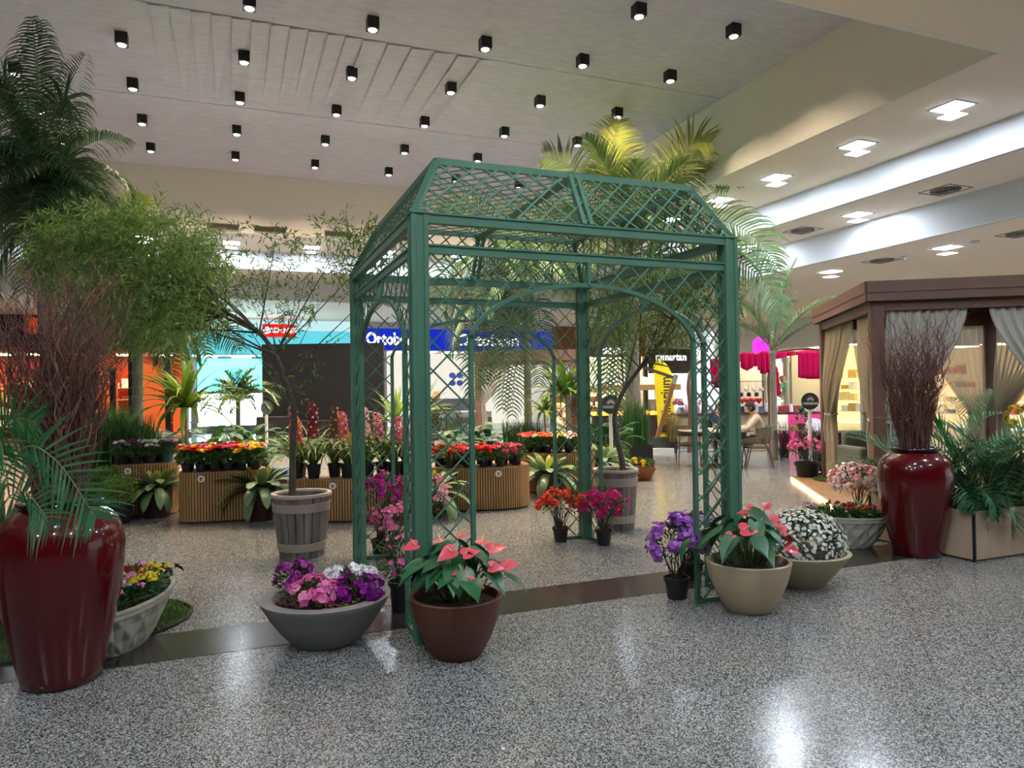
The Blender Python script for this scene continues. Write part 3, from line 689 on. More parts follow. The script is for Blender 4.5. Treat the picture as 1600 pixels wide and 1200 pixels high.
# oval faceted bowls -------------------------------------------------
def oval_bowl(name, label, loc, rot, La, Sa, h, seed, patches, extra=None):
    t = thing(name, label, 'planter', loc, rot, group='oval faceted planters')
    mb = MB(); n = 192; K = 30; prof = [(lerp(.52, 1.0, (i/K)**.85), h*i/K) for i in range(K+1)]
    def fn(g, r, z):
        s = z/h; u = g*16/(2*pi); a = abs(((u+s*1.5) % 1)-.5)*2; b = abs(((u-s*1.5) % 1)-.5)*2
        f = max(a, b) if s < .86 else 1; return r*(1+(.09*(f-.75) if .04 < s < .9 else 0.006))
    mb.lathe([(0, 0)]+prof+[(1.01, h), (1.01, h+.012), (.93, h+.012), (.91, h-.04)], n, sx=La, sy=Sa, fn=fn); mb.build('bowl', pale_m, t)
    mb = MB(); mb.lathe([(.92, h-.03), (0, h-.02)], 32, sx=La, sy=Sa); mb.build('soil', soil_m, t)
    R = random.Random(seed); mb = MB()
    kl = leafmat('kalanchoe_leaf', '234a26', '44703a', .4, trans=.1)
    for i in range(520):
        g = R.uniform(0, 6.3); rr = sqrt(R.random())*.9; p = V((rr*La*cos(g), rr*Sa*sin(g), h-.02+R.uniform(0, .09)))
        mb.leaf(p, V((cos(g), sin(g), .5))+rvec(R)*.8, V((0, 0, 1)), R.uniform(.05, .085), .035, fold=.1)
    mb.build('foliage', kl, t)
    for nm, cx, cy, rx, ry, cols, k in patches:
        ms = [petalmat(*q) for q in cols]; mb = MB()
        heads = [(V((cx*La+R.uniform(-rx, rx), cy*Sa+R.uniform(-ry, ry), h+.085+R.uniform(-.02, .02))), R.randrange(len(ms))) for _ in range(k)]
        for p, mi in heads:
            for j in range(26):
                d = rvec(R); d.z = abs(d.z)*.7; mb.flower(p+d*.026, (d+V((0, 0, .6))).normalized(), .0085, 4, mi, cup=.2, rot=R.random(), pw=1.2)
        mb.build(nm, ms, t)
    return t
ob = V((-1.72, .80, 0))
t = oval_bowl('flower_bowl', 'pale faceted oval bowl of mixed kalanchoes behind the left red vase', ob, atan2(.958, .287), .52, .27, .30, 61,
  [('yellow_blossoms', .62, -.3, .1, .07, [('e8c81e', 'f0da4a')], 8), ('yellow_blossoms', .1, -.42, .14, .06, [('e8c81e', 'f0da4a')], 10), ('maroon_blossoms', .6, .15, .12, .08, [('7c1c24', '9c2c30')], 10), ('white_blossoms', .15, .0, .1, .05, [('d8dcc8', 'f0f0e4')], 7), ('pink_blossoms', .25, -.15, .07, .06, [('d884b8', 'e8a0c8')], 6),
   ('pink_blossoms', -.45, -.45, .12, .06, [('d070ac', 'e498c4')], 9), ('maroon_blossoms', .35, .35, .14, .07, [('7c1c24', '9c2c30')], 12), ('pale_green_blossoms', -.15, .25, .1, .07, [('b8c49c', 'dfe2c4')], 8), ('red_blossoms', -.5, .25, .1, .06, [('b8201c', 'd83a2a')], 7), ('pink_blossoms', .85, .0, .05, .05, [('d884b8', 'e8a0c8')], 3)])
mb = MB(); R = random.Random(8); dark = leafmat('maroon_leaf', '2c1016', '4a1a22', .4, trans=.1)
for i in range(26):
    p = V((.47+R.uniform(-.06, .1), R.uniform(-.18, .2), .33+R.uniform(0, .06))); heart(mb, p, (V((.4, 0, 1))+rvec(R)*.5).normalized(), V((1, R.uniform(-.7, .7), -.1)), R.uniform(.05, .09), curl=.2)
mb.build('dark_leaves', dark, t)
t = oval_bowl('flower_bowl', 'pale faceted oval bowl of red and yellow kalanchoes beside the right red vase', V((4.52, 1.0, 0)), -.62, .42, .25, .30, 62,
  [('red_blossoms', .35, -.35, .14, .07, [('a82420', 'c84030')], 14), ('red_blossoms', -.05, .3, .12, .06, [('8c2824', 'b03a30')], 9), ('yellow_blossoms', -.55, .05, .1, .07, [('e0c850', 'f0e8a0')], 8), ('pink_blossoms', -.8, -.1, .05, .05, [('d08cb8', 'e8b8d4')], 4), ('pink_blossoms', .75, -.15, .06, .06, [('c87878', 'e0a8a0')], 4)])
# barrel tubs ----------------------------------------------------------
stave = mat('grey_stave', '716a64', .75, noise=.35, nscale=8, stretch=(1, 1, .12), bump=.2, bscale=30); band_m = mat('greige_band', '9c8e80', .7)
rimw = mat('barrel_rim', 'b0a496', .7)
def barrel(loc, label, h, rt, rb, nst=20):
    t = thing('barrel_tub', label, 'planter', loc, group='wooden barrel tubs holding trees')
    rad = lambda z: lerp(rb, rt, (z/h)**.8)
    mb = MB()
    for i in range(nst):
        g0, g1 = 2*pi*i/nst+.018, 2*pi*(i+1)/nst-.018; vs = []; K = 6
        for k in range(K+1):
            z = h*k/K; r = rad(z)
            for g, q in ((g0, r-.004), ((g0+g1)/2, r), (g1, r-.004), (g1, r-.03), (g0, r-.03)): vs.append((q*cos(g), q*sin(g), z))
        fs = []
        for k in range(K):
            for j in range(5): a, b = k*5+j, k*5+(j+1) % 5; fs.append((a, b, b+5, a+5))
        fs.append(tuple(K*5+j for j in range(5))); mb.add(vs, fs)
    mb.build('staves', stave, t, smooth=False)
    mb = MB(); mb.lathe([(rt-.035, h-.01), (rt-.03, h+.012), (rt+.004, h+.014), (rt+.01, h), (rt+.005, h-.02)], 64); mb.build('rim', rimw, t)
    for z0, z1 in ((h*.74, h*.88), (h*.12, h*.25)):
        mb = MB(); mb.lathe([(rad(z0)-.004, z0), (rad(z0)+.006, z0+.002), (rad(z1)+.006, z1-.002), (rad(z1)-.004, z1)], 64); mb.build('band', band_m, t)
    mb = MB(); mb.lathe([(rt-.034, h-.09), (0, h-.07)], 32); mb.build('soil', soil_m, t)
    mb = MB(); mb.lathe([(0, .02), (rb-.03, .02)], 24); mb.build('bottom', stave, t); return t
B1 = at(472, 868); B2 = at(963, 825)
barrel(B1, 'weathered grey barrel tub with two bands left of the gazebo', .60, .278, .205)
barrel(B2, 'weathered grey barrel tub behind the far gazebo post', .66, .25, .2)
# ------------------------------------------------------------------ trees in the barrels
bark_m = mat('grey_bark', '4f4940', .9, noise=.25, nscale=12, bump=.5, bscale=30)
bamb = leafmat('fine_green_leaf', '507632', 'a0b866', .5, trans=.4); bambd = leafmat('fine_dark_leaf', '38562a', '74903e', .5, trans=.35)
def sprays(mb, R, n, pts, lsz=(.05, .1), wd=.011, per=9, sp=.25, grav=-.15):
    """narrow leaves on twigs: each twig starts near a point of pts"""
    for i in range(n):
        p = R.choice(pts)+rvec(R)*sp*R.random()**.5; d = (rvec(R)+V((0, 0, .1))).normalized(); q = p
        for k in range(per):
            d = (d+rvec(R)*.25+V((0, 0, grav*.5))).normalized(); q = q+d*.026
            mb.leaf(q, (d+rvec(R)*.9+V((0, 0, grav))).normalized(), rvec(R)+V((0, 0, 1)), R.uniform(*lsz), wd, fold=.15)
def tree_base(t, base, trunk, r0, r1):
    pts = [p-base for p in spline(trunk, 6)]; k = len(pts); mb = MB()
    mb.tube(pts, [lerp(r0, r1, i/(k-1)) for i in range(k)], 10); mb.build('trunk', bark_m, t, smooth='all'); return pts
d1 = depth_of(B1)
t = thing('ornamental_tree', 'leaning feathery tree growing from the left barrel tub', 'tree', B1+V((0, 0, .52)), group='feathery trees in barrel tubs')
bs = B1+V((0, 0, .52))
tr = [dep(456, 790, d1), dep(457, 745, d1), dep(458, 690, d1), dep(459, 640, d1), dep(444, 590, d1), dep(430, 555, d1), dep(405, 520, d1), dep(360, 492, d1+.05), dep(315, 468, d1+.1), dep(270, 440, d1+.1)]
tree_base(t, bs, tr, .036, .014)
R = random.Random(70); mbw = MB(); tips = []; sparse = []
def limb(p, q, r, mid=None, n=6):
    m = (V(p)+V(q))/2+(mid or V((0, 0, 0))); pts = spline([V(p)-bs, m-bs, V(q)-bs], n); k = len(pts)
    mbw.tube(pts, [r*(1-.75*i/(k-1)) for i in range(k)], 6); return pts
for a, b, r in (((444, 590), (600, 440), .009), ((459, 635), (500, 560), .007), ((430, 555), (520, 400), .010), ((405, 520), (430, 380), .009), ((444, 590), (545, 520), .007), ((459, 615), (395, 585), .006), ((430, 555), (585, 395), .008)):
    dd = R.uniform(-.35, .35); sparse += limb(dep(*a, d1), dep(*b, d1+dd), r)
for i in range(22):
    a = R.choice(tr[5:]); q = dep(R.uniform(120, 345), R.uniform(330, 520), d1+R.uniform(-.45, .5)); tips += limb(a, q, .012, rvec(R)*.08)
for i in range(12):
    a = R.choice(tr[3:7]); q = dep(R.uniform(330, 590), R.uniform(345, 520), d1+R.uniform(-.4, .4)); sparse += limb(a, q, .006, rvec(R)*.06)
mbw.build('branches', bark_m, t, smooth='all')
cl = []
for i in range(330):   # dense crown
    g = R.uniform(0, 2*pi); rr = sqrt(R.random()); px, py = 222+rr*cos(g)*125, 425+rr*sin(g)*108
    if py < 330+(abs(px-210)/110)**2*30: continue
    cl.append(dep(px, py, d1+R.uniform(-.55, .55))-bs)
for i in range(50): cl.append(dep(R.uniform(50, 130), R.uniform(350, 430), d1+R.uniform(-.3, .3))-bs)
mb = MB(); sprays(mb, R, 2300, cl, (.06, .11), .014, 9, .13); mb.build('dense_foliage', bamb, t)
sc = []
for i in range(60):
    x = R.uniform(330, 590); sc.append(dep(x, R.uniform(345 if x > 345 else 380, 500-(x-330)*.12), d1+R.uniform(-.4, .4))-bs)
mb = MB(); sprays(mb, R, 420, sc, (.05, .09), .013, 6, .10); sprays(mb, R, 110, sparse, (.05, .08), .013, 4, .05); mb.build('sparse_foliage', bambd, t)
d2 = depth_of(B2)
bs = B2+V((0, 0, .58)); t = thing('ornamental_tree', 'feathery tree with curved trunk in the right barrel tub', 'tree', bs, group='feathery trees in barrel tubs')
tr = [dep(974, 745, d2), dep(971, 715, d2), dep(963, 680, d2), dep(961, 645, d2), dep(975, 610, d2), dep(1000, 575, d2), dep(1025, 545, d2), dep(1050, 500, d2+.1), dep(1065, 465, d2+.15)]
tree_base(t, bs, tr, .036, .014); mbw = MB()
R = random.Random(71); limb(dep(1010, 565, d2), dep(1055, 575, d2-.1), .016)
for i in range(16):
    a = R.choice(tr[4:]); limb(a, dep(R.uniform(930, 1150), R.uniform(400, 520), d2+R.uniform(-.4, .4)), .010, rvec(R)*.08)
mbw.build('branches', bark_m, t, smooth='all'); cl = []
for i in range(110):
    g = R.uniform(0, 2*pi); rr = sqrt(R.random()); cl.append(dep(1035+rr*cos(g)*125, 465+rr*sin(g)*72, d2+R.uniform(-.5, .5))-bs)
mb = MB(); sprays(mb, R, 1500, cl, (.05, .085), .011, 8, .15); mb.build('foliage', bambd, t)
# ------------------------------------------------------------------ palms
palm_l = leafmat('palm_leaflet', '3e5c34', '7c945a', .4, trans=.2, spec=.5); palm_d = leafmat('palm_leaflet_dark', '34543a', '6a8a5a', .4, trans=.15, spec=.5)
palm_y = leafmat('palm_leaflet_young', '6e8238', 'a8ac58', .45, trans=.35); rach = mat('palm_rachis', '6c7a44', .6); ptrunk = mat('palm_trunk', '8a8474', .85, noise=.2, nscale=6, bump=.4, bscale=20)
arec = leafmat('areca_leaflet', '245a2c', '3f8040', .4, trans=.3, spec=.5); sago = leafmat('areca_leaflet_dark', '225636', '4c8256', .35, trans=.15, spec=.55)
def frond_pts(base, az, el, L, droop, n=14, twist=0):
    p = V(base); pts = [p.copy()]; e = el
    for i in range(n):
        s = (i+1)/n; e2 = e-droop*s**1.4; a2 = az+twist*s
        p = p+V((cos(a2)*cos(e2), sin(a2)*cos(e2), sin(e2)))*(L/n); pts.append(p.copy())
    return pts
def frond(ml, mr, pts, ll, npair, R, w=.03, hang=.5, sw=.7, r0=.012, start=.12, seg=4, prof=.9, up=.25, mi=0, plume=0, face=None, tw=1.0):
    k = len(pts)-1; mr.tube(pts, [r0*(1-.85*i/k) for i in range(k+1)], 5, caps=False)
    for j in range(npair):
        s = start+(1-start)*(j+.5)/npair; x = s*k; i = min(int(x), k-1); p = lerp(pts[i], pts[i+1], x-i); t = (pts[i+1]-pts[i]).normalized()
        a, b = frame(t)
        if b.z < 0: b = -b
        if face is not None: a = t.cross(face).normalized(); b = face
        l = ll*(sin(pi*min(1, (s-start)/(1-start)*.82+.14))**prof)*R.uniform(.88, 1.1)
        for sd in (-1, 1):
            d = (a*sd*sw+t*(.55+.45*s)*tw+b*(up+R.uniform(-plume, plume))+rvec(R)*.06).normalized(); q = p.copy(); pp = [q]; ww = [w*.5]
            for m_ in range(seg):
                f = (m_+1)/seg; q = q+d*l/seg; pp.append(q); d = (d+V((0, 0, -hang*f*.9))).normalized(); ww.append(w*(1-f)**.7 if f < 1 else .001)
            ml.ribbon(pp, ww, mi, up=face)
def palm(name, label, base, crown, fr, seed, trunk_r=.12, ml=palm_l, ll=.55, npair=46, w=.03, hang=.6, shaft=True, group=None, lean=None, trunk=True, **k):
    t = thing(name, label, 'palm', base, group=group); base = V(base); c = V(crown)-base
    if trunk:
        mb = MB(); pts = spline([V((0, 0, 0)), c*.5+(lean or V((0, 0, 0))), c], 14); n = len(pts)
        mb.tube(pts, [trunk_r*(1.1-.35*i/n)*(1+(.05 if i % 2 else 0)) for i in range(n)], 14); mb.build('trunk', ptrunk, t, smooth='all')
    if shaft:
        mb = MB(); mb.tube([c-V((0, 0, .35)), c, c+V((0, 0, .35))], [trunk_r*.75, trunk_r*.7, trunk_r*.3], 12); mb.build('crownshaft', mat('crownshaft', '5e7a44', .5), t, smooth='all')
    R = random.Random(seed)
    for f in fr:
        az, el, L, dr = f[:4]; m = f[4] if len(f) > 4 else ml; kk = dict(k); kk.update(f[5] if len(f) > 5 else {})
        e = bpy.data.objects.new('frond', None); a, b = MB(), MB()
        frond(a, b, frond_pts(c, az, el, L, dr, twist=R.uniform(-.2, .2)), kk.pop('ll', ll)*R.uniform(.9, 1.1), npair, R, w, kk.pop('hang', hang), **kk)
        vo = len(a.v); a.v += b.v; a.f += [tuple(i+vo for i in q) for q in b.f]; a.m = [0]*(len(a.f)-len(b.f))+[1]*len(b.f)
        a.build('frond', [m, rach], t)
    return t
AZR = -YAW      # world azimuth of the direction to the right of the view
def ring(R, n, el, L, dr, j=.25, **kw): return [(2*pi*i/n+R.uniform(-j, j), el+R.uniform(-.2, .2), L*R.uniform(.85, 1.1), dr+R.uniform(-.2, .2)) for i in range(n)]
R = random.Random(80)
# tall left palm
c = dep(66, 330, 9.6); b = V((c.x+.15, c.y, 0))
fr = [(pi+AZR+.1, 1.54, 2.65, .03, palm_d, dict(ll=.72, hang=.9, up=.1, face=-_F, sw=1.0, tw=.25)), (pi+AZR+.8, 1.42, 2.2, .5, palm_d), (AZR-.2, 1.5, 2.2, .6, palm_d), (pi+AZR, 1.2, 2.1, .9, palm_d), (pi/2+AZR, 1.35, 2.0, 1.0, palm_d), (-pi/2+AZR, 1.3, 1.9, 1.2, palm_d), (AZR+.2, 1.45, 1.7, 1.6, palm_d), (AZR-.5, 1.0, 1.3, 1.9, palm_d)]+[(q[0], q[1], q[2], q[3], palm_d) for q in ring(R, 8, 1.35, 1.6, 2.6)+ring(R, 9, .9, 1.3, 2.4)+ring(R, 7, .2, 1.2, 1.7)+ring(R, 7, -.6, 1.4, .7)]
palm('tall_palm', 'very tall dark palm with hanging leaflets rising past the left photo edge', b, c, fr, 81, .12, palm_d, .62, 52, .030, 1.1, tw=.5, group='tall palms with ringed trunks')
# left middle palm behind the feathery tree
c = dep(214, 452, 11.2); b = V((c.x, c.y, 0))
fr = [(pi/2, 1.45, 1.5, .3, palm_y, dict(ll=.4, hang=.1))]+ring(R, 11, .95, 1.75, 2.0)+ring(R, 9, .3, 1.5, 1.5)+ring(R, 10, -.1, 1.8, 1.1)
palm('tall_palm', 'palm with pale ringed trunk behind the leaning tree, yellow spear on top', b, c, fr, 82, .085, palm_d, .55, 46, .03, .8, group='tall palms with ringed trunks')
# big palm behind the gazebo
c = dep(985, 395, 15.2); b = V((c.x, c.y, 0))
fr = [(pi/2+AZR, 1.5, 2.9, .35, palm_y, dict(ll=.75, hang=.15)), (pi+AZR, 1.45, 2.6, .6), (AZR, 1.15, 2.9, .95, palm_l, dict(ll=.8)), (AZR+.3, .75, 3.1, 1.5), (AZR-.4, .35, 3.0, 1.35), (AZR-.2, -.1, 2.8, 1.0), (pi+AZR, 1.0, 2.4, 1.5), (pi+AZR+.4, .8, 2.2, 1.9), (pi+AZR-.5, .2, 2.2, 1.3), (-pi/2+AZR, .9, 2.3, 1.9), (-pi/2+.6+AZR, .5, 2.3, 1.7), (-pi/2-.6+AZR, .4, 2.3, 1.9), (-pi/2+AZR-.3, -.5, 2.2, .9, palm_d), (-pi/2+AZR-.9, -.8, 2.6, .6, palm_d), (pi/2+AZR, .9, 2.4, 1.4)]+[q+(palm_d,) for q in ring(R, 9, 1.1, 2.4, 1.9)]+ring(R, 7, 1.35, 2.5, .9)
palm('tall_palm', 'tallest palm with thick pale trunk behind the gazebo roof', b, c, fr, 83, .16, palm_l, .75, 58, .045, .45, group='tall palms with ringed trunks', r0=.02)
# hanging dark palm seen through the front arch
c = dep(822, 452, 14.0); b = V((c.x, c.y, 0))
fr = [(pi+AZR-.2, 1.1, 2.6, .8, palm_d), (pi+AZR, .7, 2.2, 2.3, palm_d), (pi+AZR+.5, .5, 2.2, 2.4, palm_d), (-pi/2+AZR, .8, 2.3, 2.4, palm_d), (-pi/2+AZR-.5, .4, 2.3, 2.0, palm_d), (AZR, .8, 1.3, 2.0, palm_d), (pi+AZR-.4, .2, 2.3, 1.9, palm_d), (-pi/2-1+AZR, 0, 2.4, 1.5, palm_d), (pi/2+AZR, 1, 2, 1.6, palm_d)]+[q+(palm_d,) for q in ring(R, 9, 1.0, 2.0, 2.3)]
palm('tall_palm', 'slim palm with long dark hanging fronds seen through the gazebo front arch', b, c, fr, 84, .075, palm_d, .66, 56, .034, 1.1, group='tall palms with ringed trunks')
# small palm right of the gazebo
c = dep(1207, 548, 15.5); b = V((c.x, c.y, 0))
fr = [(AZR+.1, 1.45, 2.1, .35), (AZR, 1.0, 1.9, .7), (AZR-.3, .75, 1.6, .6, palm_d), (pi+AZR, 1.25, 1.7, .8), (pi+AZR+.3, .9, 1.3, 1.0), (AZR+.9, 1.2, 1.8, .9), (-pi/2+AZR, 1.2, 1.5, 1.0)]
palm('small_palm', 'upright small palm with stiff fronds between gazebo and cabana', b, c, fr, 85, .075, palm_l, .42, 34, .035, .15, shaft=False, sw=.8)
# areca palm arching over the left vase
c0 = at(-40, 1010); c0.z = 0
t = thing('potted_palm', 'areca palm at the left edge arching over the red vase', 'palm', c0, group='areca palms')
def areca_frond(t, pix, depth_off, base, ll, n, seed, m, w=.022, hang=.35, r0=.006, up=.05, start=.3, sw=1.0, prof=.6, seg=4, face=None):
    P_ = [dep(px, py, dd)-V(base) for px, py, dd in pix]; pts = spline(P_, 5); a, b = MB(), MB()
    frond(a, b, pts, ll, n, random.Random(seed), w, hang, r0=r0, up=up, start=start, sw=sw, prof=prof, seg=seg, face=(face or -_F))
    a.build('leaflets', m, t); b.build('frond_stalk', rach, t)
D = 3.35
areca_frond(t, [(-30, 960, 4.0), (-10, 830, 3.7), (12, 740, 3.5), (45, 697, D), (90, 722, D-.08), (128, 775, D-.14), (150, 810, D-.16)], 0, c0, .31, 24, 1, sago, .017, .14, start=.36, sw=1.0)
areca_frond(t, [(-30, 960, 4.0), (-12, 870, 3.6), (5, 790, 3.4), (35, 768, D), (60, 790, D-.1), (78, 820, D-.15)], 0, c0, .26, 16, 2, sago, .013, .13, start=.45, sw=.9)
areca_frond(t, [(-30, 960, 4.0), (-25, 800, 3.8), (-10, 690, 3.6), (20, 655, 3.5), (60, 660, 3.45)], 0, c0, .28, 20, 3, arec, .015, .1, start=.4, sw=.9)
areca_frond(t, [(-30, 960, 4.0), (-35, 800, 3.6), (-15, 720, 3.4), (0, 690, 3.3), (12, 760, 3.2)], 0, c0, .24, 20, 4, arec, .014, .3, start=.4)
mb = MB(); R = random.Random(5)
for i in range(9): mb.tube([V((R.uniform(-.08, .08), R.uniform(-.08, .08), .2)), V((R.uniform(-.1, .15), R.uniform(-.1, .1), .95))], [.010, .006], 6)
mb.build('canes', rach, t); nursery_pot(t, .16, .24)
# wooden box planter with areca palm and fern -------------------------
pale_wood = mat('pale_wood_laminate', 'c0a68c', .55, noise=.12, nscale=6, stretch=(1, 1, .12))
bx = V((5.012, .045, 0)); t = thing('planter_box', 'pale wooden box planter with black corner strip beside the right red vase', 'planter', bx)
mb = MB(); mb.box((.012, 0, .015), (1.6, .02, .44)); mb.box((0, .012, .015), (.02, 1.1, .44)); mb.box((.0, 1.08, .015), (1.6, 1.1, .44)); mb.box((1.58, 0, .015), (1.6, 1.1, .44)); mb.build('side_panels', pale_wood, t, smooth=False)
mb = MB(); mb.box((-.006, -.006, 0), (.014, .014, .442)); mb.box((-.006, 1.09, 0), (.014, 1.11, .442)); mb.box((.01, .01, 0), (1.59, 1.09, .016)); mb.build('corner_strips', blk, t, smooth=False)
mb = MB(); mb.box((.02, .02, .3), (1.58, 1.08, .38)); mb.build('soil', soil_m, t, smooth=False)
def fr_local(base, frs, ml, seed, ll, n, w, hang, t, r0=.008, **k):
    R = random.Random(seed)
    for i, (ox, oy, z, az, el, L, dr) in enumerate(frs):
        a, b = MB(), MB(); frond(a, b, frond_pts((ox, oy, z), az, el, L, dr), ll*R.uniform(.85, 1.1), n, R, w, hang, r0=r0, **k)
        vo = len(a.v); a.v += b.v; a.f += [tuple(i_+vo for i_ in q) for q in b.f]; a.m = [0]*(len(a.f)-len(b.f))+[1]*len(b.f); a.build('frond', [ml, rach], t)
R = random.Random(90); pb = bx+V((.75, .55, .38)); t = thing('areca_palm', 'bushy areca palm growing in the pale wooden box', 'palm', pb, group='areca palms')
L_ = []
for i in range(34):
    L_.append((R.uniform(-.35, .5), R.uniform(-.3, .3), 0, R.uniform(0, 6.28), R.uniform(1.0, 1.5), R.uniform(.9, 1.5), R.uniform(1.1, 2.1)))
for i in range(14): L_.append((R.uniform(-.4, .3), R.uniform(-.3, .1), 0, R.uniform(pi, 1.75*pi)+AZR, R.uniform(.7, 1.2), R.uniform(.6, .9), R.uniform(1.8, 2.6)))
fr_local(pb, L_, sago, 91, .30, 26, .020, .35, t)
fr_local(pb, [(.0, .1, .1, pi/2+AZR+.9, 1.4, 1.2, .6), (.15, .1, .1, AZR+.7, 1.3, 1.25, .7), (.3, .0, .1, AZR+.2, 1.2, 1.2, .9)], arec, 92, .34, 30, .022, .1, t)
fr_local(pb, [(-.5, -.3, .1, -1.9, .9, .55, 2.6), (-.55, -.25, .1, -2.3, 1.0, .5, 2.6), (-.45, -.35, .05, -1.6, .8, .5, 2.4)], sago, 93, .22, 30, .020, .25, t)
fb = bx+V((1.0, .12, .38)); t = thing('boston_fern', 'light green fern spilling over the front of the wooden box', 'fern', fb)
fern = leafmat('fern_leaflet', '3d6a2a', '6b9a3e', .5, trans=.3)
L_ = [(R.uniform(-.3, .35), R.uniform(-.05, .1), 0, R.uniform(-2.4, -.6), R.uniform(.4, 1.2), R.uniform(.4, .62), R.uniform(1.6, 2.6)) for i in range(26)]+[(R.uniform(-.3, .35), 0, 0, R.uniform(0, 6.3), R.uniform(.9, 1.4), R.uniform(.3, .5), 1.4) for i in range(14)]
fr_local(fb, L_, fern, 94, .055, 34, .014, .1, t, r0=.003, start=.08)
# areca behind the right vase, fronds reaching over the cabana post
pb = dep(1455, 800, 7.2); pb.z = 0; t = thing('areca_palm', 'areca palm behind the right red vase reaching across the cabana post', 'palm', pb, group='areca palms')
nursery_pot(t, .17, .28)
L_ = [(0, 0, .25, pi+AZR+a, el, L, dr) for a, el, L, dr in ((-.1, 1.15, 1.05, 1.35), (.1, 1.2, 1.15, 1.5), (-.3, 1.0, .8, 1.9), (.3, .95, .85, 2.0), (0, .8, .7, 2.1), (.6, 1.25, 1.2, 1.3), (-.6, 1.3, 1.2, 1.2))]+[(0, 0, .25, R.uniform(0, 6.3), R.uniform(.9, 1.4), R.uniform(.9, 1.3), R.uniform(1.1, 2.0)) for i in range(12)]
fr_local(pb, L_, sago, 95, .26, 24, .018, .2, t)
# ------------------------------------------------------------------ single fronds that give the tall palms their outline
def pixfrond(t, pts, d, ll, n, seed, m=palm_l, w=.04, hang=.6, tw=.7, start=.15, sw=.9, prof=.6, r0=.018, dz=0):
    base = V(t.location); P_ = [dep(px, py, d+dz*i/(len(pts)-1))-base for i, (px, py) in enumerate(pts)]; a, b = MB(), MB()
    frond(a, b, spline(P_, 5), ll, n, random.Random(seed), w, hang, r0=r0, up=.05, start=start, sw=sw, prof=prof, face=-_F, tw=tw)
    vo = len(a.v); a.v += b.v; a.f += [tuple(i+vo for i in q) for q in b.f]; a.m = [0]*(len(a.f)-len(b.f))+[1]*len(b.f); a.build('frond', [m, rach], t)
PT = [bpy.data.objects[n] for n in ('tall_palm', 'tall_palm.001', 'tall_palm.002', 'tall_palm.003')]
# tallest palm behind the gazebo
for i, (pts, ll, n, m, hg, dz) in enumerate((([(985, 395), (965, 320), (955, 250), (968, 188)], .8, 40, palm_y, .35, -.5), ([(985, 392), (1015, 320), (1070, 262), (1120, 250), (1142, 290)], .85, 40, palm_l, .5, .4),
    ([(988, 392), (1060, 345), (1130, 345), (1185, 375), (1215, 420)], .8, 42, palm_l, .8, -.6), ([(988, 400), (1070, 385), (1140, 400), (1195, 440), (1222, 500)], .8, 42, palm_d, .9, -1.0), ([(982, 392), (930, 330), (890, 260), (850, 245)], .75, 36, palm_l, .5, .5),
    ([(982, 395), (900, 345), (830, 340), (780, 390)], .75, 40, palm_l, .8, -.7), ([(982, 400), (890, 380), (820, 410), (790, 480)], .7, 38, palm_d, .9, -1.2), ([(982, 420), (962, 470), (950, 540), (945, 640)], .6, 34, palm_d, .6, -.5),
    ([(985, 420), (972, 500), (966, 580), (962, 660)], .5, 30, palm_d, .6, -.7), ([(990, 395), (1040, 300), (1075, 230), (1110, 222)], .75, 36, palm_y, .4, -.8), ([(988, 398), (1030, 400), (1062, 450), (1070, 520)], .7, 34, palm_d, .8, -.8))):
    pixfrond(PT[2], pts, 15.2, ll, n, 700+i, m, .055, hg, dz=dz)
# dark palm whose fronds hang into the front arch
for i, (pts, dz) in enumerate((([(822, 452), (790, 470), (768, 520), (760, 600)], -.5), ([(822, 452), (800, 485), (790, 545), (785, 640)], -.7), ([(822, 450), (770, 450), (735, 490), (722, 560)], .3), ([(822, 452), (812, 500), (806, 560), (800, 650)], -.4),
    ([(822, 450), (760, 410), (705, 420), (680, 480)], .4), ([(822, 448), (790, 370), (735, 320), (690, 330)], .2), ([(822, 448), (845, 400), (880, 410), (895, 470)], -.3), ([(822, 452), (840, 480), (846, 540), (842, 600)], .4), ([(822, 450), (780, 500), (750, 560), (740, 620)], -.8))):
    pixfrond(PT[3], pts, 14.0, .55, 40, 720+i, palm_d, .036, .9, dz=dz, tw=.5)
# left palm: fronds hanging down the edge of the picture
for i, (pts, dz) in enumerate((([(66, 330), (60, 220), (58, 120), (62, 32)], .4), ([(66, 330), (95, 250), (118, 270), (128, 360)], -.5), ([(66, 330), (85, 280), (108, 330), (112, 450)], -.8), ([(66, 330), (50, 240), (20, 220), (8, 330)], -.6), ([(66, 330), (78, 200), (105, 150), (122, 220)], -.3),
    ([(66, 332), (60, 290), (40, 340), (38, 460)], -1.0), ([(66, 330), (30, 180), (5, 130), (-10, 200)], .2), ([(66, 335), (75, 320), (84, 380), (84, 480)], -1.1), ([(66, 330), (40, 270), (0, 280), (-20, 400)], -.4))):
    pixfrond(PT[0], pts, 9.6, .52, 46, 740+i, palm_d, .026, 1.1, dz=dz, tw=.35)
# middle left palm below the feathery tree
for i, (pts, dz) in enumerate((([(214, 460), (160, 450), (125, 500), (112, 570)], -.5), ([(214, 462), (180, 480), (165, 540), (160, 600)], -.7), ([(214, 460), (260, 455), (300, 490), (325, 560)], -.4), ([(214, 462), (245, 490), (262, 540), (268, 590)], -.7), ([(214, 460), (290, 500), (340, 505), (372, 545)], .2), ([(214, 455), (200, 380), (212, 330), (222, 305)], .1))):
    pixfrond(PT[1], pts, 11.2, .45, 36, 760+i, palm_y if i == 5 else palm_d, .03, .1 if i == 5 else .9, dz=dz, tw=.5)
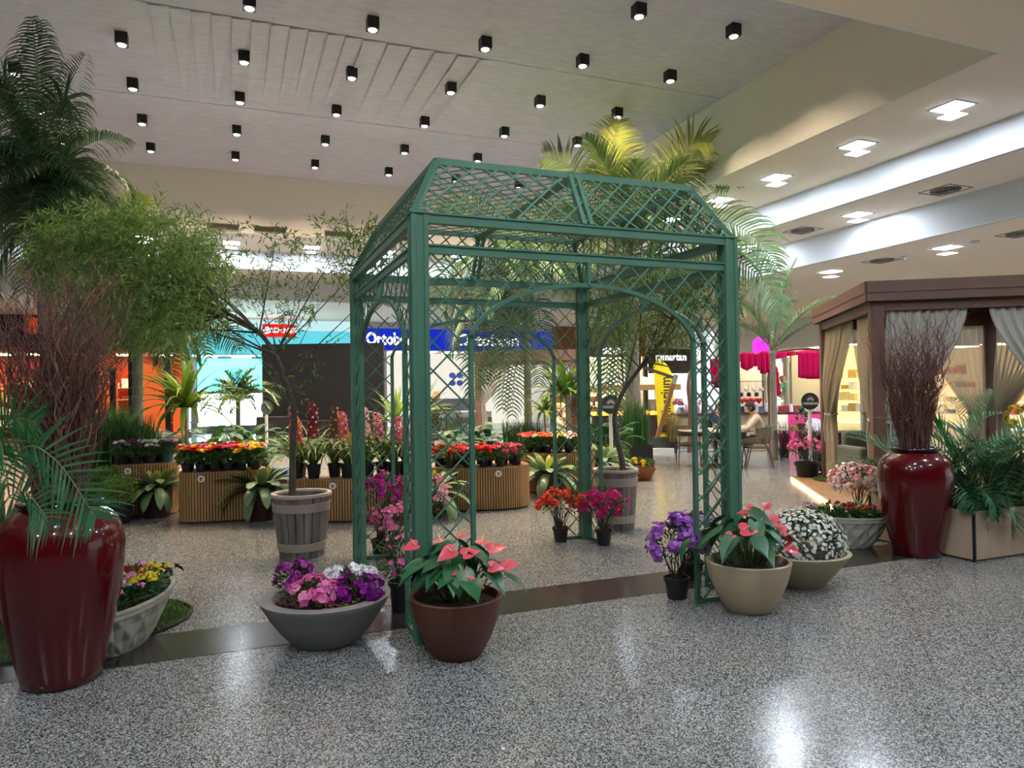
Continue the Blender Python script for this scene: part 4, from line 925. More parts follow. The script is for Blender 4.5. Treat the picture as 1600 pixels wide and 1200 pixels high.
# ------------------------------------------------------------------ slatted display drums
slat_m = mat('display_slat', 'a88050', .55, noise=.18, nscale=9, stretch=(1, 1, .1)); core_m = mat('display_core', '3c2c1c', .9); top_m = mat('display_top', '8a6a44', .6)
stk_m = mat('sticker_white', 'e8e8e4', .5); stk_d = mat('sticker_mark', '1f1f22', .6)
def drum(label, front, w, d, h, rot, e, spx, spy):
    """rounded drum whose front middle touches `front`; e is the squareness of the plan"""
    f = V(front); f.z = 0; ax = V((cos(rot), sin(rot), 0)); ay = V((-sin(rot), cos(rot), 0)); c = f+ay*(d/2)
    t = thing('slatted_display', label, 'display stand', c, rot, group='slatted wooden display drums')
    def pt(g, k=1.0): cx, sx = cos(g), sin(g); return V((w/2*k*math.copysign(abs(cx)**e, cx), d/2*k*math.copysign(abs(sx)**e, sx), 0))
    raw = [pt(2*pi*i/720) for i in range(721)]; L_ = [0]
    for i in range(720): L_.append(L_[-1]+(raw[i+1]-raw[i]).length)
    n = int(L_[-1]/.034); mb = MB(); j = 0
    for i in range(n):
        s = L_[-1]*i/n
        while L_[j+1] < s: j += 1
        p = lerp(raw[j], raw[j+1], (s-L_[j])/max(1e-6, L_[j+1]-L_[j])); tg = (raw[j+1]-raw[j]).normalized(); nn = V((tg.y, -tg.x, 0))
        M = Matrix(((tg.x, nn.x, 0, p.x), (tg.y, nn.y, 0, p.y), (0, 0, 1, 0), (0, 0, 0, 1))); mb.box((-.011, -.012, .02), (.011, .006, h), M=M)
    mb.build('slats', slat_m, t, smooth=False)
    def disc(nm, k, z0, z1, m):
        mb = MB(); P_ = [raw[i*12]*k for i in range(60)]; mb.add([V((p.x, p.y, z0)) for p in P_]+[V((p.x, p.y, z1)) for p in P_], [tuple(reversed(range(60))), tuple(range(60, 120))]+[(i, (i+1) % 60, 60+(i+1) % 60, 60+i) for i in range(60)]); mb.build(nm, m, t, smooth=False)
    disc('core', .975, .01, h-.01, core_m); disc('top_board', .99, h-.01, h+.004, top_m); disc('plinth', .93, 0, .02, core_m)
    # round sticker on the slats
    best = None
    for i in range(0, 720, 2):
        p = c+ax*raw[i].x+ay*raw[i].y+V((0, 0, h-.07)); q = p-CAM; px = 800+FOC*q.dot(_R)/q.dot(_F)
        if (p-CAM).length < (c-CAM).length and (best is None or abs(px-spx) < best[0]): best = (abs(px-spx), i)
    i = best[1]; p = raw[i]; tg = (raw[(i+2) % 720]-raw[i]).normalized(); nn = V((tg.y, -tg.x, 0)); b = MB(); cc = V((p.x, p.y, h-.075))+nn*.008
    o = bpy.data.objects.new('x', None)
    def dsk(nm, r, off, m, par):
        mb = MB(); N = 24; fr_ = [cc+nn*off+tg*(r*cos(2*pi*k/N))+V((0, 0, r*sin(2*pi*k/N))) for k in range(N)]; bk = [q-nn*.003 for q in fr_]
        mb.add(fr_+bk, [tuple(range(N)), tuple(reversed(range(N, 2*N)))]+[(k, (k+1) % N, N+(k+1) % N, N+k) for k in range(N)]); return mb.build(nm, m, par, smooth=False)
    s = dsk('round_sticker', .042, .0, stk_m, t); mb = MB()
    for k in range(3): mb.box((-.018+.004*k, 0, -.01-.008*k), (.018-.004*k, .001, -.006-.008*k), M=Matrix(((tg.x, nn.x, 0, cc.x+nn.x*.001), (tg.y, nn.y, 0, cc.y+nn.y*.001), (0, 0, 1, cc.z), (0, 0, 0, 1))))
    for k in range(5):
        g = radians(30+30*k); mb.leaf(cc+nn*.002+V((0, 0, -.002)), tg*cos(g)+V((0, 0, sin(g))), nn, .026, .009)
    mb.build('sticker_mark', stk_d, s, smooth=False)
    bpy.data.objects.remove(o); return t, c, ax, ay, h
DA = drum('low slatted wooden display under the purple and white flowers', at(222, 808), .78, .6, .68, -.05, .6, 200, 723)
DB = drum('slatted wooden display covered with red and yellow flower pots', at(345, 816), 1.0, .62, .62, -.10, .55, 314, 736)
DC = drum('long slatted wooden display carrying the potted orchids', at(545, 816), 1.5, .7, .52, -.30, .75, 520, 746)
DD = drum('round slatted wooden display carrying red and pink begonias', at(748, 799), 1.42, 1.0, .56, -.30, .8, 779, 733)
DE = drum('slatted wooden display carrying cream and orange flowers behind the far arch', at(868, 771), 1.25, .75, .60, -.45, .8, 905, 715)
# ------------------------------------------------------------------ pots of flowers on them
def ruffled(mb, R, c, nn, r, mi, layers=3):
    for k in range(layers): mb.flower(c+nn*(.006*k), (nn+rvec(R)*.25).normalized(), r*(1-.25*k), 9+R.randint(0, 2), mi, cup=.12+.25*k, rot=R.random()*3, pw=1.3)
def display_pot(loc, label, group, cols, seed, kind, pr=.062, ph=.10, pm=None, sp=.11, hh=.27, nh=7, hr=.056):
    R = random.Random(seed); t = thing('flower_pot', label, 'potted plant', loc, R.uniform(0, 6), group=group); nursery_pot(t, pr, ph, pm)
    mb = MB(); leaves_in(mb, R, 190, V((0, 0, (ph+hh)/2-.01)), sp*1.05, sp*1.05, .07, L=.055, w=.03, lo=-.9); mb.build('foliage', leafmat('pot_leaf', '2c5024', '5a8040', .5, trans=.15), t)
    ms = [petalmat(*k) for k in cols]; mb = MB()
    if kind == 'ruffled':
        for i in range(nh):
            g = i*2.4; rr = sp*sqrt((i+.4)/nh); mb.tube([V((rr*.4*cos(g), rr*.4*sin(g), ph)), V((rr*cos(g), rr*sin(g), hh))], .002, 4, mi=len(ms))
            ruffled(mb, R, V((rr*cos(g), rr*sin(g), hh+.012-rr*.15+R.uniform(-.03, .035))), (V((cos(g)*rr*4, sin(g)*rr*4, 1))).normalized(), hr*R.uniform(.85, 1.1), R.randrange(len(ms)))
        mb.build('blossoms', ms+[stem_m], t)
    else:
        for p, nn in clustered(R, nh*9, V((0, 0, hh-.03)), sp, sp, .05, nh, .035, .0): mb.flower(p, nn, hr*R.uniform(.8, 1.1), 5, R.randrange(len(ms)), cup=.3, rot=R.random(), pw=1.3)
        mb.build('blossoms', ms, t)
    return t
RED, YEL, ORA, PNK, COR = ('b80f14', 'd92a20'), ('dfb90c', 'f2d838'), ('d8551a', 'ec7a30'), ('c8385c', 'e0688a'), ('dc5c58', 'f08a7c')
CRM, WHT, PUR, MAG = ('dccf9a', 'efe6be'), ('e4e6e2', 'fafaf8'), ('6c2474', '8e3c94'), ('b01f5c', 'd0407c')
def on(dr, u, v): t, c, ax, ay, h = dr; p = c+ax*u+ay*v; return V((p.x, p.y, h+.004))
NM = {RED: 'red', YEL: 'yellow', ORA: 'orange', PNK: 'pink', COR: 'coral', CRM: 'cream', WHT: 'white', PUR: 'purple', MAG: 'crimson'}
def rowset(dr, vrow, us, cols, nm, group, kind, seed0, **k):
    for i, (u, cc) in enumerate(zip(us, cols)):
        lb = '%s flowers, %s pot from the left, %s' % (' and '.join(NM[q] for q in cc), ORD[i], nm)
        display_pot(on(dr, u, vrow), lb, group, cc, seed0+i, kind, **k)
g = 'flower pots on the tall slatted display'
rowset(DB, -.20, [-.40, -.24, -.08, .08, .24, .40], [(RED, YEL), (YEL, RED), (RED,), (RED, PNK), (ORA, YEL), (YEL, COR)], 'front row of the tall display', g, 'ruffled', 200)
rowset(DB, .0, [-.40, -.20, 0, .20, .40], [(YEL,), (PNK, RED), (RED, MAG), (PNK,), (YEL, RED)], 'middle row of the tall display', g, 'ruffled', 210)
rowset(DB, .19, [-.30, -.1, .12, .32], [(YEL,), (YEL, RED), (RED,), (YEL, PNK)], 'back row of the tall display', g, 'ruffled', 220)
g = 'flower pots on the low left display'
rowset(DA, -.14, [-.26, -.10, .08], [(PUR, WHT), (PUR,), (WHT,)], 'front row of the low left display', g, 'ruffled', 230, pr=.075, ph=.11, hr=.036, nh=13, sp=.12, hh=.26)
rowset(DA, .08, [-.2, -.0, .16], [(PUR,), (WHT, PUR), (WHT,)], 'back row of the low left display', g, 'ruffled', 236, hr=.036, nh=13, sp=.12, hh=.26)
display_pot(on(DA, .27, -.08), 'purple flowers in a teal pot at the right end of the low display', g, (PUR,), 240, 'ruffled', pr=.085, ph=.12, pm=potblue, hr=.034, nh=13, sp=.11, hh=.26)
g = 'begonia pots on the round display'
rowset(DD, -.36, [-.36, -.14, .08, .30], [(RED,), (RED, COR), (RED,), (PNK,)], 'front row on the round display', g, 'cluster', 250, ph=.12, pr=.065, sp=.11, hh=.24, nh=9, hr=.026)
rowset(DD, -.16, [-.52, -.3, -.08, .15, .36, .54], [(RED,), (RED,), (COR,), (RED,), (RED, PNK), (PNK,)], 'second row on the round display', g, 'cluster', 256, ph=.12, pr=.065, sp=.11, hh=.24, nh=9, hr=.026)
rowset(DD, .08, [-.45, -.2, .05, .3, .5], [(PNK,), (RED,), (RED,), (PNK, RED), (PNK,)], 'back row on the round display', g, 'cluster', 264, ph=.12, pr=.065, sp=.11, hh=.24, nh=9, hr=.026)
g = 'flower pots on the far slatted display'
rowset(DE, -.2, [-.45, -.28, -.11, .06, .23, .4], [(CRM, COR), (PNK, CRM), (ORA,), (CRM, YEL), (COR, WHT), (YEL, CRM)], 'front row of the far display', g, 'ruffled', 270, hr=.042, nh=10, sp=.12, hh=.26)
rowset(DE, .02, [-.4, -.2, 0, .2, .4], [(PNK,), (ORA, YEL), (CRM,), (PNK, WHT), (MAG,)], 'back row of the far display', g, 'ruffled', 278, hr=.042, nh=10, sp=.12, hh=.27)
# ------------------------------------------------------------------ orchids
orl = leafmat('orchid_leaf', '2e501e', '7c9440', .45, trans=.3); sheetw = mat('white_sheet', 'b9bcc0', .8)
def strap_leaves(mb, R, n, z, L0, L1, w, el0, el1, droop, c=V((0, 0, 0)), fold=.3, seg=8, rad=.02):
    for i in range(n):
        az = i*2.4+R.uniform(-.3, .3); L = R.uniform(L0, L1); pts = frond_pts(c+V((rad*cos(az), rad*sin(az), z)), az, R.uniform(el0, el1), L, R.uniform(droop*.7, droop*1.3), seg)
        ws = [w*(.55+.45*sin(pi*min(1, (k/seg)*1.1+.15)))*(1 if k < seg*.7 else max(.03, (1-k/seg)/.3)) for k in range(seg+1)]; mb.ribbon(pts, ws, fold=fold, side=V((-sin(az), cos(az), 0)))
def orchid(loc, label, seed, cols, zt, spikes=1, lip=None, lean=0):
    R = random.Random(seed); t = thing('potted_orchid', label, 'orchid', loc, group='potted orchids on the slatted display'); nursery_pot(t, .085, .17)
    mb = MB(); strap_leaves(mb, R, 34, .15, .5, .85, .028, .95, 1.48, 1.8); mb.build('leaves', orl, t)
    ms = [petalmat(*c) for c in cols]+[petalmat(*(lip or ('e8d8c8', 'f8eee6')))]
    for s in range(spikes):
        dx = R.uniform(-.06, .06)+lean; dy = R.uniform(-.04, .04); pts = spline([V((0, 0, .16)), V((dx*.5, dy, zt*.55)), V((dx, dy, zt))], 8); mb = MB(); mb.tube(pts, .004, 5); o = mb.build('flower_spike', stem_m, t)
        mb = MB(); n = 24
        for i in range(n):
            s_ = lerp(.5, .99, i/n); p = pts[min(int(s_*(len(pts)-1)), len(pts)-1)]; g = i*2.4; d = V((cos(g), sin(g), .15)); q = p+d*lerp(.06, .045, i/n)+V((0, 0, R.uniform(-.012, .012)+(s_*16 % 1)*.01))
            fr_ = lerp(.044, .032, i/n); mb.flower(q, d, fr_, 5, R.randrange(len(cols)), cup=.1, rot=R.random(), pw=1.0); mb.flower(q+d*.006, d, fr_*.38, 4, len(cols), cup=.5)
        mb.build('florets', ms, t)
    return t
MAR, PKL, OR2, BRN = ('6c1428', '94304a'), ('c05878', 'dc8ca4'), ('c8682c', 'e09050'), ('4c3a20', '6c5430')
PK3 = ('d898a8', 'ecc4cc')
for i, (px, v, zt, cols, tx, ln) in enumerate(((470, -.10, .80, (('a04060', 'c06880'),), 'dusky pink spike just right of the tree trunk', 0), (500, -.16, .86, (MAR,), 'tallest dark maroon spike before the black screen', 0), (528, -.05, .80, (BRN,), 'brown bud spike between maroon and pink ones', 0),
        (549, -.16, .74, (('c85880', 'de88a4'), OR2), 'pink and orange spike beside the gazebo post', -.05), (578, -.1, .78, (PK3,), 'pale pink round cluster behind the left lattice', 0), (598, .0, .70, (PKL,), 'rose spike leaning behind the lattice', 0), (617, -.08, .66, (('b84868', 'd8788c'),), 'rosy red spike near the gazebo arch jamb', 0), (455, .02, .66, (OR2,), 'orange spike mostly hidden by the tree trunk', -.04), (640, .0, .62, (PKL,), 'short pink one at the right end of the display', 0))):
    t_, c, ax, ay, h = DC; p = at(px, 742, .52); u = (p-c).dot(ax); orchid(on(DC, max(-.66, min(.66, u)), v), 'potted orchid, ' + tx, 300+i, cols, zt+.10, 1, lean=ln)
orc = on(DC, -.5, .22)
mb = MB(); mb.box((-.34, -.1, 0), (.3, .1, .10)); tag(mb.build('blue_crate', mat('blue_plastic', '244a86', .5), loc=at(430, 775)+V((-.05, .5, .28)), rotz=-.3, bevel=.01), 'blue plastic crate end showing behind the left barrel tree', 'crate')
mb = MB(); mb.box((-.36, -.25, 0), (.33, .18, .28)); tag(mb.build('crate_support', core_m, loc=at(430, 775)+V((-.05, .55, 0)), rotz=-.3), 'dark block under the blue crate behind the barrel tree', 'block')
# ------------------------------------------------------------------ bromeliads
brl = leafmat('bromeliad_leaf', '4a6844', '86a070', .35, trans=.15, spec=.5); brc = leafmat('bromeliad_heart', '7c8a2a', 'a8b048', .35, trans=.3); brpot = mat('dark_terracotta', '3a2620', .8)
def bromeliad(px, py, cy, label, seed, s=1.0):
    b = at(px, py); d = depth_of(b); zc = dep(px, cy, d).z; R = random.Random(seed)
    t = thing('bromeliad', label, 'bromeliad', b, group='giant bromeliads between the displays')
    mb = MB(); mb.lathe([(0, 0), (.14, 0), (.19, zc-.12), (.2, zc-.10), (.18, zc-.10), (.17, zc-.14)], 32); mb.lathe([(.17, zc-.13), (0, zc-.11)], 16); mb.build('pot', brpot, t)
    mb = MB()
    for (n, L, w, el, dr) in ((9, .60, .12, .30, 1.5), (10, .52, .125, .65, 1.1), (8, .42, .11, .98, .7), (6, .55, .12, -.1, 1.6)):
        for i in range(n):
            az = 2*pi*i/n+R.uniform(-.2, .2); Lq = L*s*R.uniform(.88, 1.1); pts = frond_pts((.05*cos(az), .05*sin(az), zc-.12), az, el+R.uniform(-.12, .12), Lq, dr*R.uniform(.8, 1.15), 12)
            ws = [w*s*(.6+.4*sin(pi*k/12*.9))*(1 if k < 8 else sqrt(max(0.0, 1-((k-8)/4)**2))+.02) for k in range(13)]; mb.ribbon(pts, ws, fold=.22, side=V((-sin(az), cos(az), 0)))
    mb.build('leaves', brl, t); mb = MB()
    for i in range(7):
        az = i*2.4; pts = frond_pts((.02*cos(az), .02*sin(az), zc-.1), az, 1.2, .3*s, .4, 8); ws = [.08*(1 if k < 5 else sqrt(max(0, 1-((k-5)/3)**2))+.02) for k in range(9)]; mb.ribbon(pts, ws, fold=.25, side=V((-sin(az), cos(az), 0)))
    mb.build('heart_leaves', brc, t); return t
bromeliad(246, 808, 748, 'giant grey green bromeliad between the two left displays', 401, .92)
bromeliad(408, 812, 748, 'giant bromeliad left of the barrel tub, before the yellow and red flowers', 402)
bromeliad(672, 808, 755, 'giant bromeliad behind the front gazebo post', 403)
bromeliad(855, 775, 728, 'giant bromeliad seen through the gazebo between round and far displays', 404)
bromeliad(940, 762, 712, 'giant bromeliad behind the far gazebo post and second barrel', 405)
# ------------------------------------------------------------------ bushes, grasses, strap plants
box_l = leafmat('boxwood_leaf', '3a6020', '84a63c', .5, trans=.2); boxd = leafmat('boxwood_leaf_dark', '1a3016', '3a5622', .5, trans=.15)
def bush(px, py, cyp, r, label, seed, m=box_l, pr=.15, ph=.2, dd=0, pm=None, n=1500, name='boxwood_bush', group='clipped round bushes'):
    b = at(px, py) if not dd else V((dep(px, py, dd).x, dep(px, py, dd).y, 0)); zc = dep(px, cyp, depth_of(b)).z
    t = thing(name, label, 'bush', b, group=group); nursery_pot(t, pr, ph, pm); mb = MB(); mb.tube([V((0, 0, ph*.8)), V((0, 0, zc))], .015, 6); mb.build('stem', twigd, t)
    mb = MB(); leaves_in(mb, random.Random(seed), n, V((0, 0, zc)), r, r, r*.85, L=.03, w=.02, lo=-1); mb.build('foliage', m, t)
bush(184, 818, 768, .24, 'light green boxwood in black pot right of the left red vase', 501, pr=.17, ph=.25)
bush(162, 812, 752, .22, 'yellow green boxwood behind the potted one by the left display', 502, pr=.15, ph=.22)
bush(962, 745, 710, .28, 'round clipped bush behind the second barrel tub', 503, pr=.15, ph=.2, n=1600)
bush(698, 690, 655, .36, 'dark round boxwood in a pale square pot seen through the front lattice', 504, m=boxd, dd=15, pr=.24, ph=.55, pm=mat('pale_pot', 'a8a49a', .7), n=2000)
gr_d = leafmat('horsetail_stem', '1e4424', '4c7c3a', .5, trans=.15)
def grass_clump(mb, R, n, c, rx, ry, h, w, spread=.1):
    for i in range(n):
        p = c+V((R.uniform(-rx, rx), R.uniform(-ry, ry), 0)); H = h*R.uniform(.7, 1.05); d = V((R.uniform(-1, 1), R.uniform(-1, 1), 0))*spread*H
        mb.ribbon([p, p+d*.3+V((0, 0, H*.5)), p+d+V((0, 0, H))], [w, w*.9, w*.2], side=V((cos(i), sin(i), 0)))
def trough(label, px0, px1, pybase, h, dd, gh, seed, n, m=gr_d, pm=None, name='horsetail_planter', ybox=.5, w=.014, sp=.1, grp='black troughs of horsetail'):
    a, b = dep(px0, pybase, dd), dep(px1, pybase, dd); c = (a+b)/2; c.z = 0; W = (b-a).length; t = thing(name, label, 'planter', c, AZR, group=grp)
    mb = MB(); mb.box((-W/2, -ybox/2, 0), (W/2, ybox/2, .02)); T = .02
    mb.box((-W/2, -ybox/2, 0), (W/2, -ybox/2+T, h)); mb.box((-W/2, ybox/2-T, 0), (W/2, ybox/2, h)); mb.box((-W/2, -ybox/2, 0), (-W/2+T, ybox/2, h)); mb.box((W/2-T, -ybox/2, 0), (W/2, ybox/2, h)); mb.build('trough', pm or blk, t, smooth=False)
    mb = MB(); mb.box((-W/2+T, -ybox/2+T, h-.08), (W/2-T, ybox/2-T, h-.05)); mb.build('soil', soil_m, t, smooth=False)
    mb = MB(); grass_clump(mb, random.Random(seed), n, V((0, 0, h-.06)), W/2-.04, ybox/2-.04, gh, w, sp); mb.build('stems', m, t); return t
trough('tall black box planter of horsetail beside the thick palm trunk', 974, 1016, 716, .45, 14.7, .95, 510, 420, ybox=.6)
trough('low black trough of horsetail behind the round begonia display', 782, 850, 690, .55, 13.4, .55, 511, 400, ybox=.4)
trough('dark green grass planter behind the low left display', 148, 240, 760, .5, 10.2, .85, 512, 900, ybox=.7, w=.018, sp=.18)
trough('grass planter farther behind the yellow and red flowers', 150, 205, 720, .5, 12.5, 1.0, 513, 500, ybox=.6, sp=.15)
drl = leafmat('dracaena_leaf', '3c6424', '8aa83c', .4, trans=.3); drd = leafmat('broad_leaf_dark', '1c4224', '40703a', .35, trans=.15)
def dracaena(px, cyp, dd, label, seed, L=.75, w=.065, n=34, m=None, stem=.02, name='strap_leaf_plant', droop=1.0, potr=.16):
    b = dep(px, 620, dd); b.z = 0; zc = dep(px, cyp, dd).z; t = thing(name, label, 'plant', b, group='strap leaved plants among the displays'); nursery_pot(t, potr, .28)
    mb = MB(); mb.tube([V((0, 0, .22)), V((.02, 0, zc*.6)), V((0, 0, zc))], [stem*1.3, stem, stem], 8); mb.build('stem', mat('dracaena_stem', '8a7a58', .8), t)
    R = random.Random(seed); mb = MB(); strap_leaves(mb, R, n, zc-.05, L*.7, L, w, .1, 1.5, droop, fold=.25, seg=9, rad=.02); mb.build('leaves', m or drl, t); return t
dracaena(289, 632, 9.9, 'large yellow green strap leaf plant rising behind the yellow and red flowers', 520, 1.1, .075, 64, droop=1.25)
dracaena(884, 612, 12.6, 'large strap leaf plant behind the far display, seen through the arch', 521, .95, .095, 50, droop=1.2)
dracaena(850, 640, 12.2, 'smaller strap leaf plant with pale arching leaves left of the big one', 522, .6, .07, 20, droop=1.8)
dracaena(618, 655, 12.4, 'strap leaf plant between black screen and front gazebo post', 523, .95, .06, 30, droop=.7)
dracaena(660, 640, 13.2, 'upright leafy plant half hidden by the front gazebo post', 524, .95, .06, 30, droop=.6)
def paddle(px, py, dd, label, seed, H=1.1, n=30, name='broad_leaf_plant', LL=.36, W=.15, m=drd, spr=.45):
    b = dep(px, py, dd); b.z = 0; t = thing(name, label, 'plant', b, group='dark broad leaved plants behind the displays'); nursery_pot(t, .17, .3); R = random.Random(seed); lf, st = MB(), MB()
    for i in range(n):
        az = i*2.4; rr = spr*sqrt((i+.5)/n); tip = V((rr*cos(az), rr*sin(az), H*R.uniform(.55, 1))); st.tube([V((0, 0, .27)), V((tip.x*.4, tip.y*.4, tip.z*.7)), tip], [.008, .006, .004], 5)
        pts = frond_pts(tip, az, R.uniform(.1, 1.1), LL, 1.1, 8); lf.ribbon(pts, [W*sqrt(max(0.01, 1-((k-3.6)/4.5)**2)) for k in range(9)], fold=.2, side=V((-sin(az), cos(az), 0)))
    st.build('stalks', stem_m, t); lf.build('leaves', m, t)
for i, (px, py, dd, tx) in enumerate(((250, 700, 11.0, 'left of the strap leaf plant'), (325, 700, 10.8, 'right of the strap leaf plant'), (370, 700, 11.4, 'below the round topped palm'), (410, 700, 11.8, 'at the left edge of the black screen'), (212, 700, 11.8, 'below the middle left palm'), (720, 680, 13.0, 'seen through the front lattice'), (765, 685, 13.6, 'under the hanging palm fronds'), (905, 660, 13.5, 'behind the far gazebo post'), (945, 680, 13.2, 'behind the left round sign'))):
    paddle(px, py, dd, 'dark broad leaved plant ' + tx, 530+i, H=1.0 if px < 600 else .85)
c = dep(372, 625, 13.0); b = V((c.x, c.y, 0)); R = random.Random(9)
palm('small_palm', 'compact round topped palm left of the black screen', b, c, ring(R, 16, .9, .85, 1.7)+ring(R, 14, .4, .75, 1.4)+ring(R, 8, 1.3, .6, .8), 87, .05, palm_l, .32, 28, .026, .3, shaft=False)
# flowering extras
b = dep(1003, 735, 12.0); b.z = 0; t = thing('terracotta_bowl', 'small terracotta bowl of yellow and white flowers behind the second barrel', 'planter', at(1003, 750)); mb = MB()
mb.lathe([(0, 0), (.14, 0), (.15, .01), (.24, .2), (.25, .22), (.23, .22), (.2, .15)], 40); mb.build('bowl', mat('terracotta', '8a4c30', .7), t); mb = MB(); mb.lathe([(.22, .18), (0, .2)], 20); mb.build('soil', soil_m, t)
R = random.Random(12); mb = MB(); leaves_in(mb, R, 260, V((0, 0, .27)), .22, .22, .09, L=.06, w=.035, lo=-.2); mb.build('foliage', leafmat('pot_leaf', '2c5024', '5a8040'), t); mb = MB()
for p, nn in clustered(R, 80, V((-.03, 0, .28)), .19, .18, .1, 14, .03, 0): mb.flower(p, nn, .028, 5, 0 if p.x < 0 else 1, cup=.3, pw=1.2)
mb.build('blossoms', [petalmat(*YEL), petalmat('d8d49a', 'ece8b8')], t)
def red_plant(px, py, dd, cols, label, seed):
    b = dep(px, py, dd); b.z = 0; zc = dep(px, py, dd).z; t = thing('flowering_plant', label, 'potted plant', b, group='bright flowering plants in the middle distance'); nursery_pot(t, .14, .25)
    R = random.Random(seed); mb = MB(); strap_leaves(mb, R, 22, .22, .4, zc*.8, .04, 1.0, 1.5, 1.0); mb.build('leaves', drd, t); mb = MB()
    for p, nn in clustered(R, 50, V((0, 0, zc)), .2, .2, .12, 7, .05, -.5): mb.leaf(p, nn+V((0, 0, .6)), rvec(R), .08, .03, R.randrange(len(cols)))
    mb.build('blossoms', [petalmat(*c) for c in cols], t)
red_plant(935, 642, 13.8, [('b81418', 'd82c28')], 'red flowering plant just right of the far gazebo post', 540)
red_plant(893, 655, 13.9, [('d88a1c', 'eab03c'), ('8c1f30', 'b04058')], 'orange and maroon flowering plant left of the far gazebo post', 541)
red_plant(876, 655, 14.6, [('a04058', 'c87088')], 'dusky pink flowering plant behind the far display', 542)
red_plant(5, 655, 6.5, [('c84848', 'e87068')], 'coral flowering plant at the left edge behind the palm', 543)
# ------------------------------------------------------------------ turf mats under the planters
turf = leafmat('turf_blade', '345424', '6a8c3a', .7, trans=.1); edging = mat('black_edging', '161616', .6)
def turf_mat(name, label, cx, cy, rx, ry, rot, seed, n=9000):
    t = thing(name, label, 'turf mat', (cx, cy, 0), rot, group='turf mats under the planters'); mb = MB(); mb.lathe([(0, .002), (1, .002), (1.0, .018), (.98, .018), (.975, .006)], 48, sx=rx, sy=ry); mb.build('edging', edging, t)
    mb = MB(); R = random.Random(seed)
    for i in range(n):
        g = R.uniform(0, 6.3); rr = sqrt(R.random())*.97; p = V((rr*rx*cos(g), rr*ry*sin(g), .004)); mb.ribbon([p, p+V((R.uniform(-.02, .02), R.uniform(-.02, .02), R.uniform(.015, .035)))], [.008, .002])
    o = mb.build('grass', turf, t); o['kind'] = 'stuff'
turf_mat('turf_mat', 'dark green turf mat under the faceted bowl and left red vase', -2.1, 1.3, .78, .62, .15, 1)
turf_mat('turf_mat', 'green turf mat behind the right red vase', 5.1, 1.6, .75, .55, -.4, 2, 5000)

b = dep(1594, 690, 7.6); b.z = 0; t = thing('potted_orchid', 'yellow orchid cluster at the right edge above the palm leaves', 'orchid', b); nursery_pot(t, .15, .7); R = random.Random(31); mb = MB(); strap_leaves(mb, R, 16, .66, .3, .5, .03, .6, 1.4, 1.4); mb.build('leaves', orl, t)
mb = MB(); mb.tube([V((0, 0, .65)), V((.02, 0, 1.1))], .006, 5); mb.build('stem', stem_m, t); mb = MB()
for p, nn in clustered(R, 120, V((.02, 0, 1.2)), .13, .13, .14, 14, .04, -.8): mb.flower(p, nn, .028, 5, 0, cup=.3)
mb.build('blossoms', petalmat('b89a14', 'e0c83a'), t)
# ------------------------------------------------------------------ cabana
cab_m = mat('cabana_brown', '6b4d40', .5, noise=.08, nscale=4); cab_d = mat('cabana_slat', '2c1f1e', .5); drape = fabric('drape_linen', 'b4a894', .35); drape2 = fabric('drape_white', 'd6d2ca', .4); sheer = fabric('drape_sheer', 'c8bea8', .45, transp=.45)
U_, V_ = V((.550, .835, 0)), V((.835, -.550, 0)); P1 = V((6.36, 2.28, 0)); SD, SW, CH = 3.05, 2.6, 2.86
def cp(u, v, z=0): return P1+U_*u+V_*v+V((0, 0, z))
CO = V((0, 0, 0))
t = thing('cabana', 'brown slatted roof cabana with tied linen curtains at the right', 'cabana', P1)
def cb_part(nm, m, fn, bevel=0): mb = MB(); fn(mb); return mb.build(nm, m, t, smooth=False, bevel=bevel)
def lc(u, v, z=0): return U_*u+V_*v+V((0, 0, z))
for (u, v) in ((0, 0), (SD, 0), (0, SW), (SD, SW)):
    def f(mb, u=u, v=v):
        a = .085; su = .5; cx, cy = u, v
        c = lc(u+(a if u == 0 else -a), v+(a if v == 0 else -a)); mb.bar(c, c+V((0, 0, CH-.2)), .15, .15, up=U_); mb.bar(c, c+V((0, 0, CH-.2)), .12, .158, up=U_); mb.bar(c, c+V((0, 0, CH-.2)), .158, .12, up=U_)
    cb_part('post', cab_m, f)
ov = .06
for a, b in (((-ov, -ov), (SD+ov, -ov)), ((-ov, SW+ov), (SD+ov, SW+ov)), ((-ov, -ov), (-ov, SW+ov)), ((SD+ov, -ov), (SD+ov, SW+ov))):
    cb_part('fascia', cab_m, lambda mb: (mb.bar(lc(*a, CH-.07), lc(*b, CH-.07), .05, .14), mb.bar(lc(*a, CH-.19), lc(*b, CH-.19), .03, .11)))
for a, b in (((.05, .05), (SD-.05, .05)), ((.05, SW-.05), (SD-.05, SW-.05)), ((.05, .05), (.05, SW-.05)), ((SD-.05, .05), (SD-.05, SW-.05))):
    cb_part('lintel', cab_m, lambda mb: mb.bar(lc(*a, CH-.3), lc(*b, CH-.3), .07, .12))
mb = MB(); n = 34
for i in range(n): mb.bar(lc(.03+(SD-.06)*i/(n-1), 0, CH-.1), lc(.03+(SD-.06)*i/(n-1), SW, CH-.1), .035, .06)
mb.build('roof_slats', cab_d, t, smooth=False)
mb = MB(); mb.bar(lc(SD/2, SW/2, CH-.02), lc(SD/2+.001, SW/2, CH-.02), .001, .001)
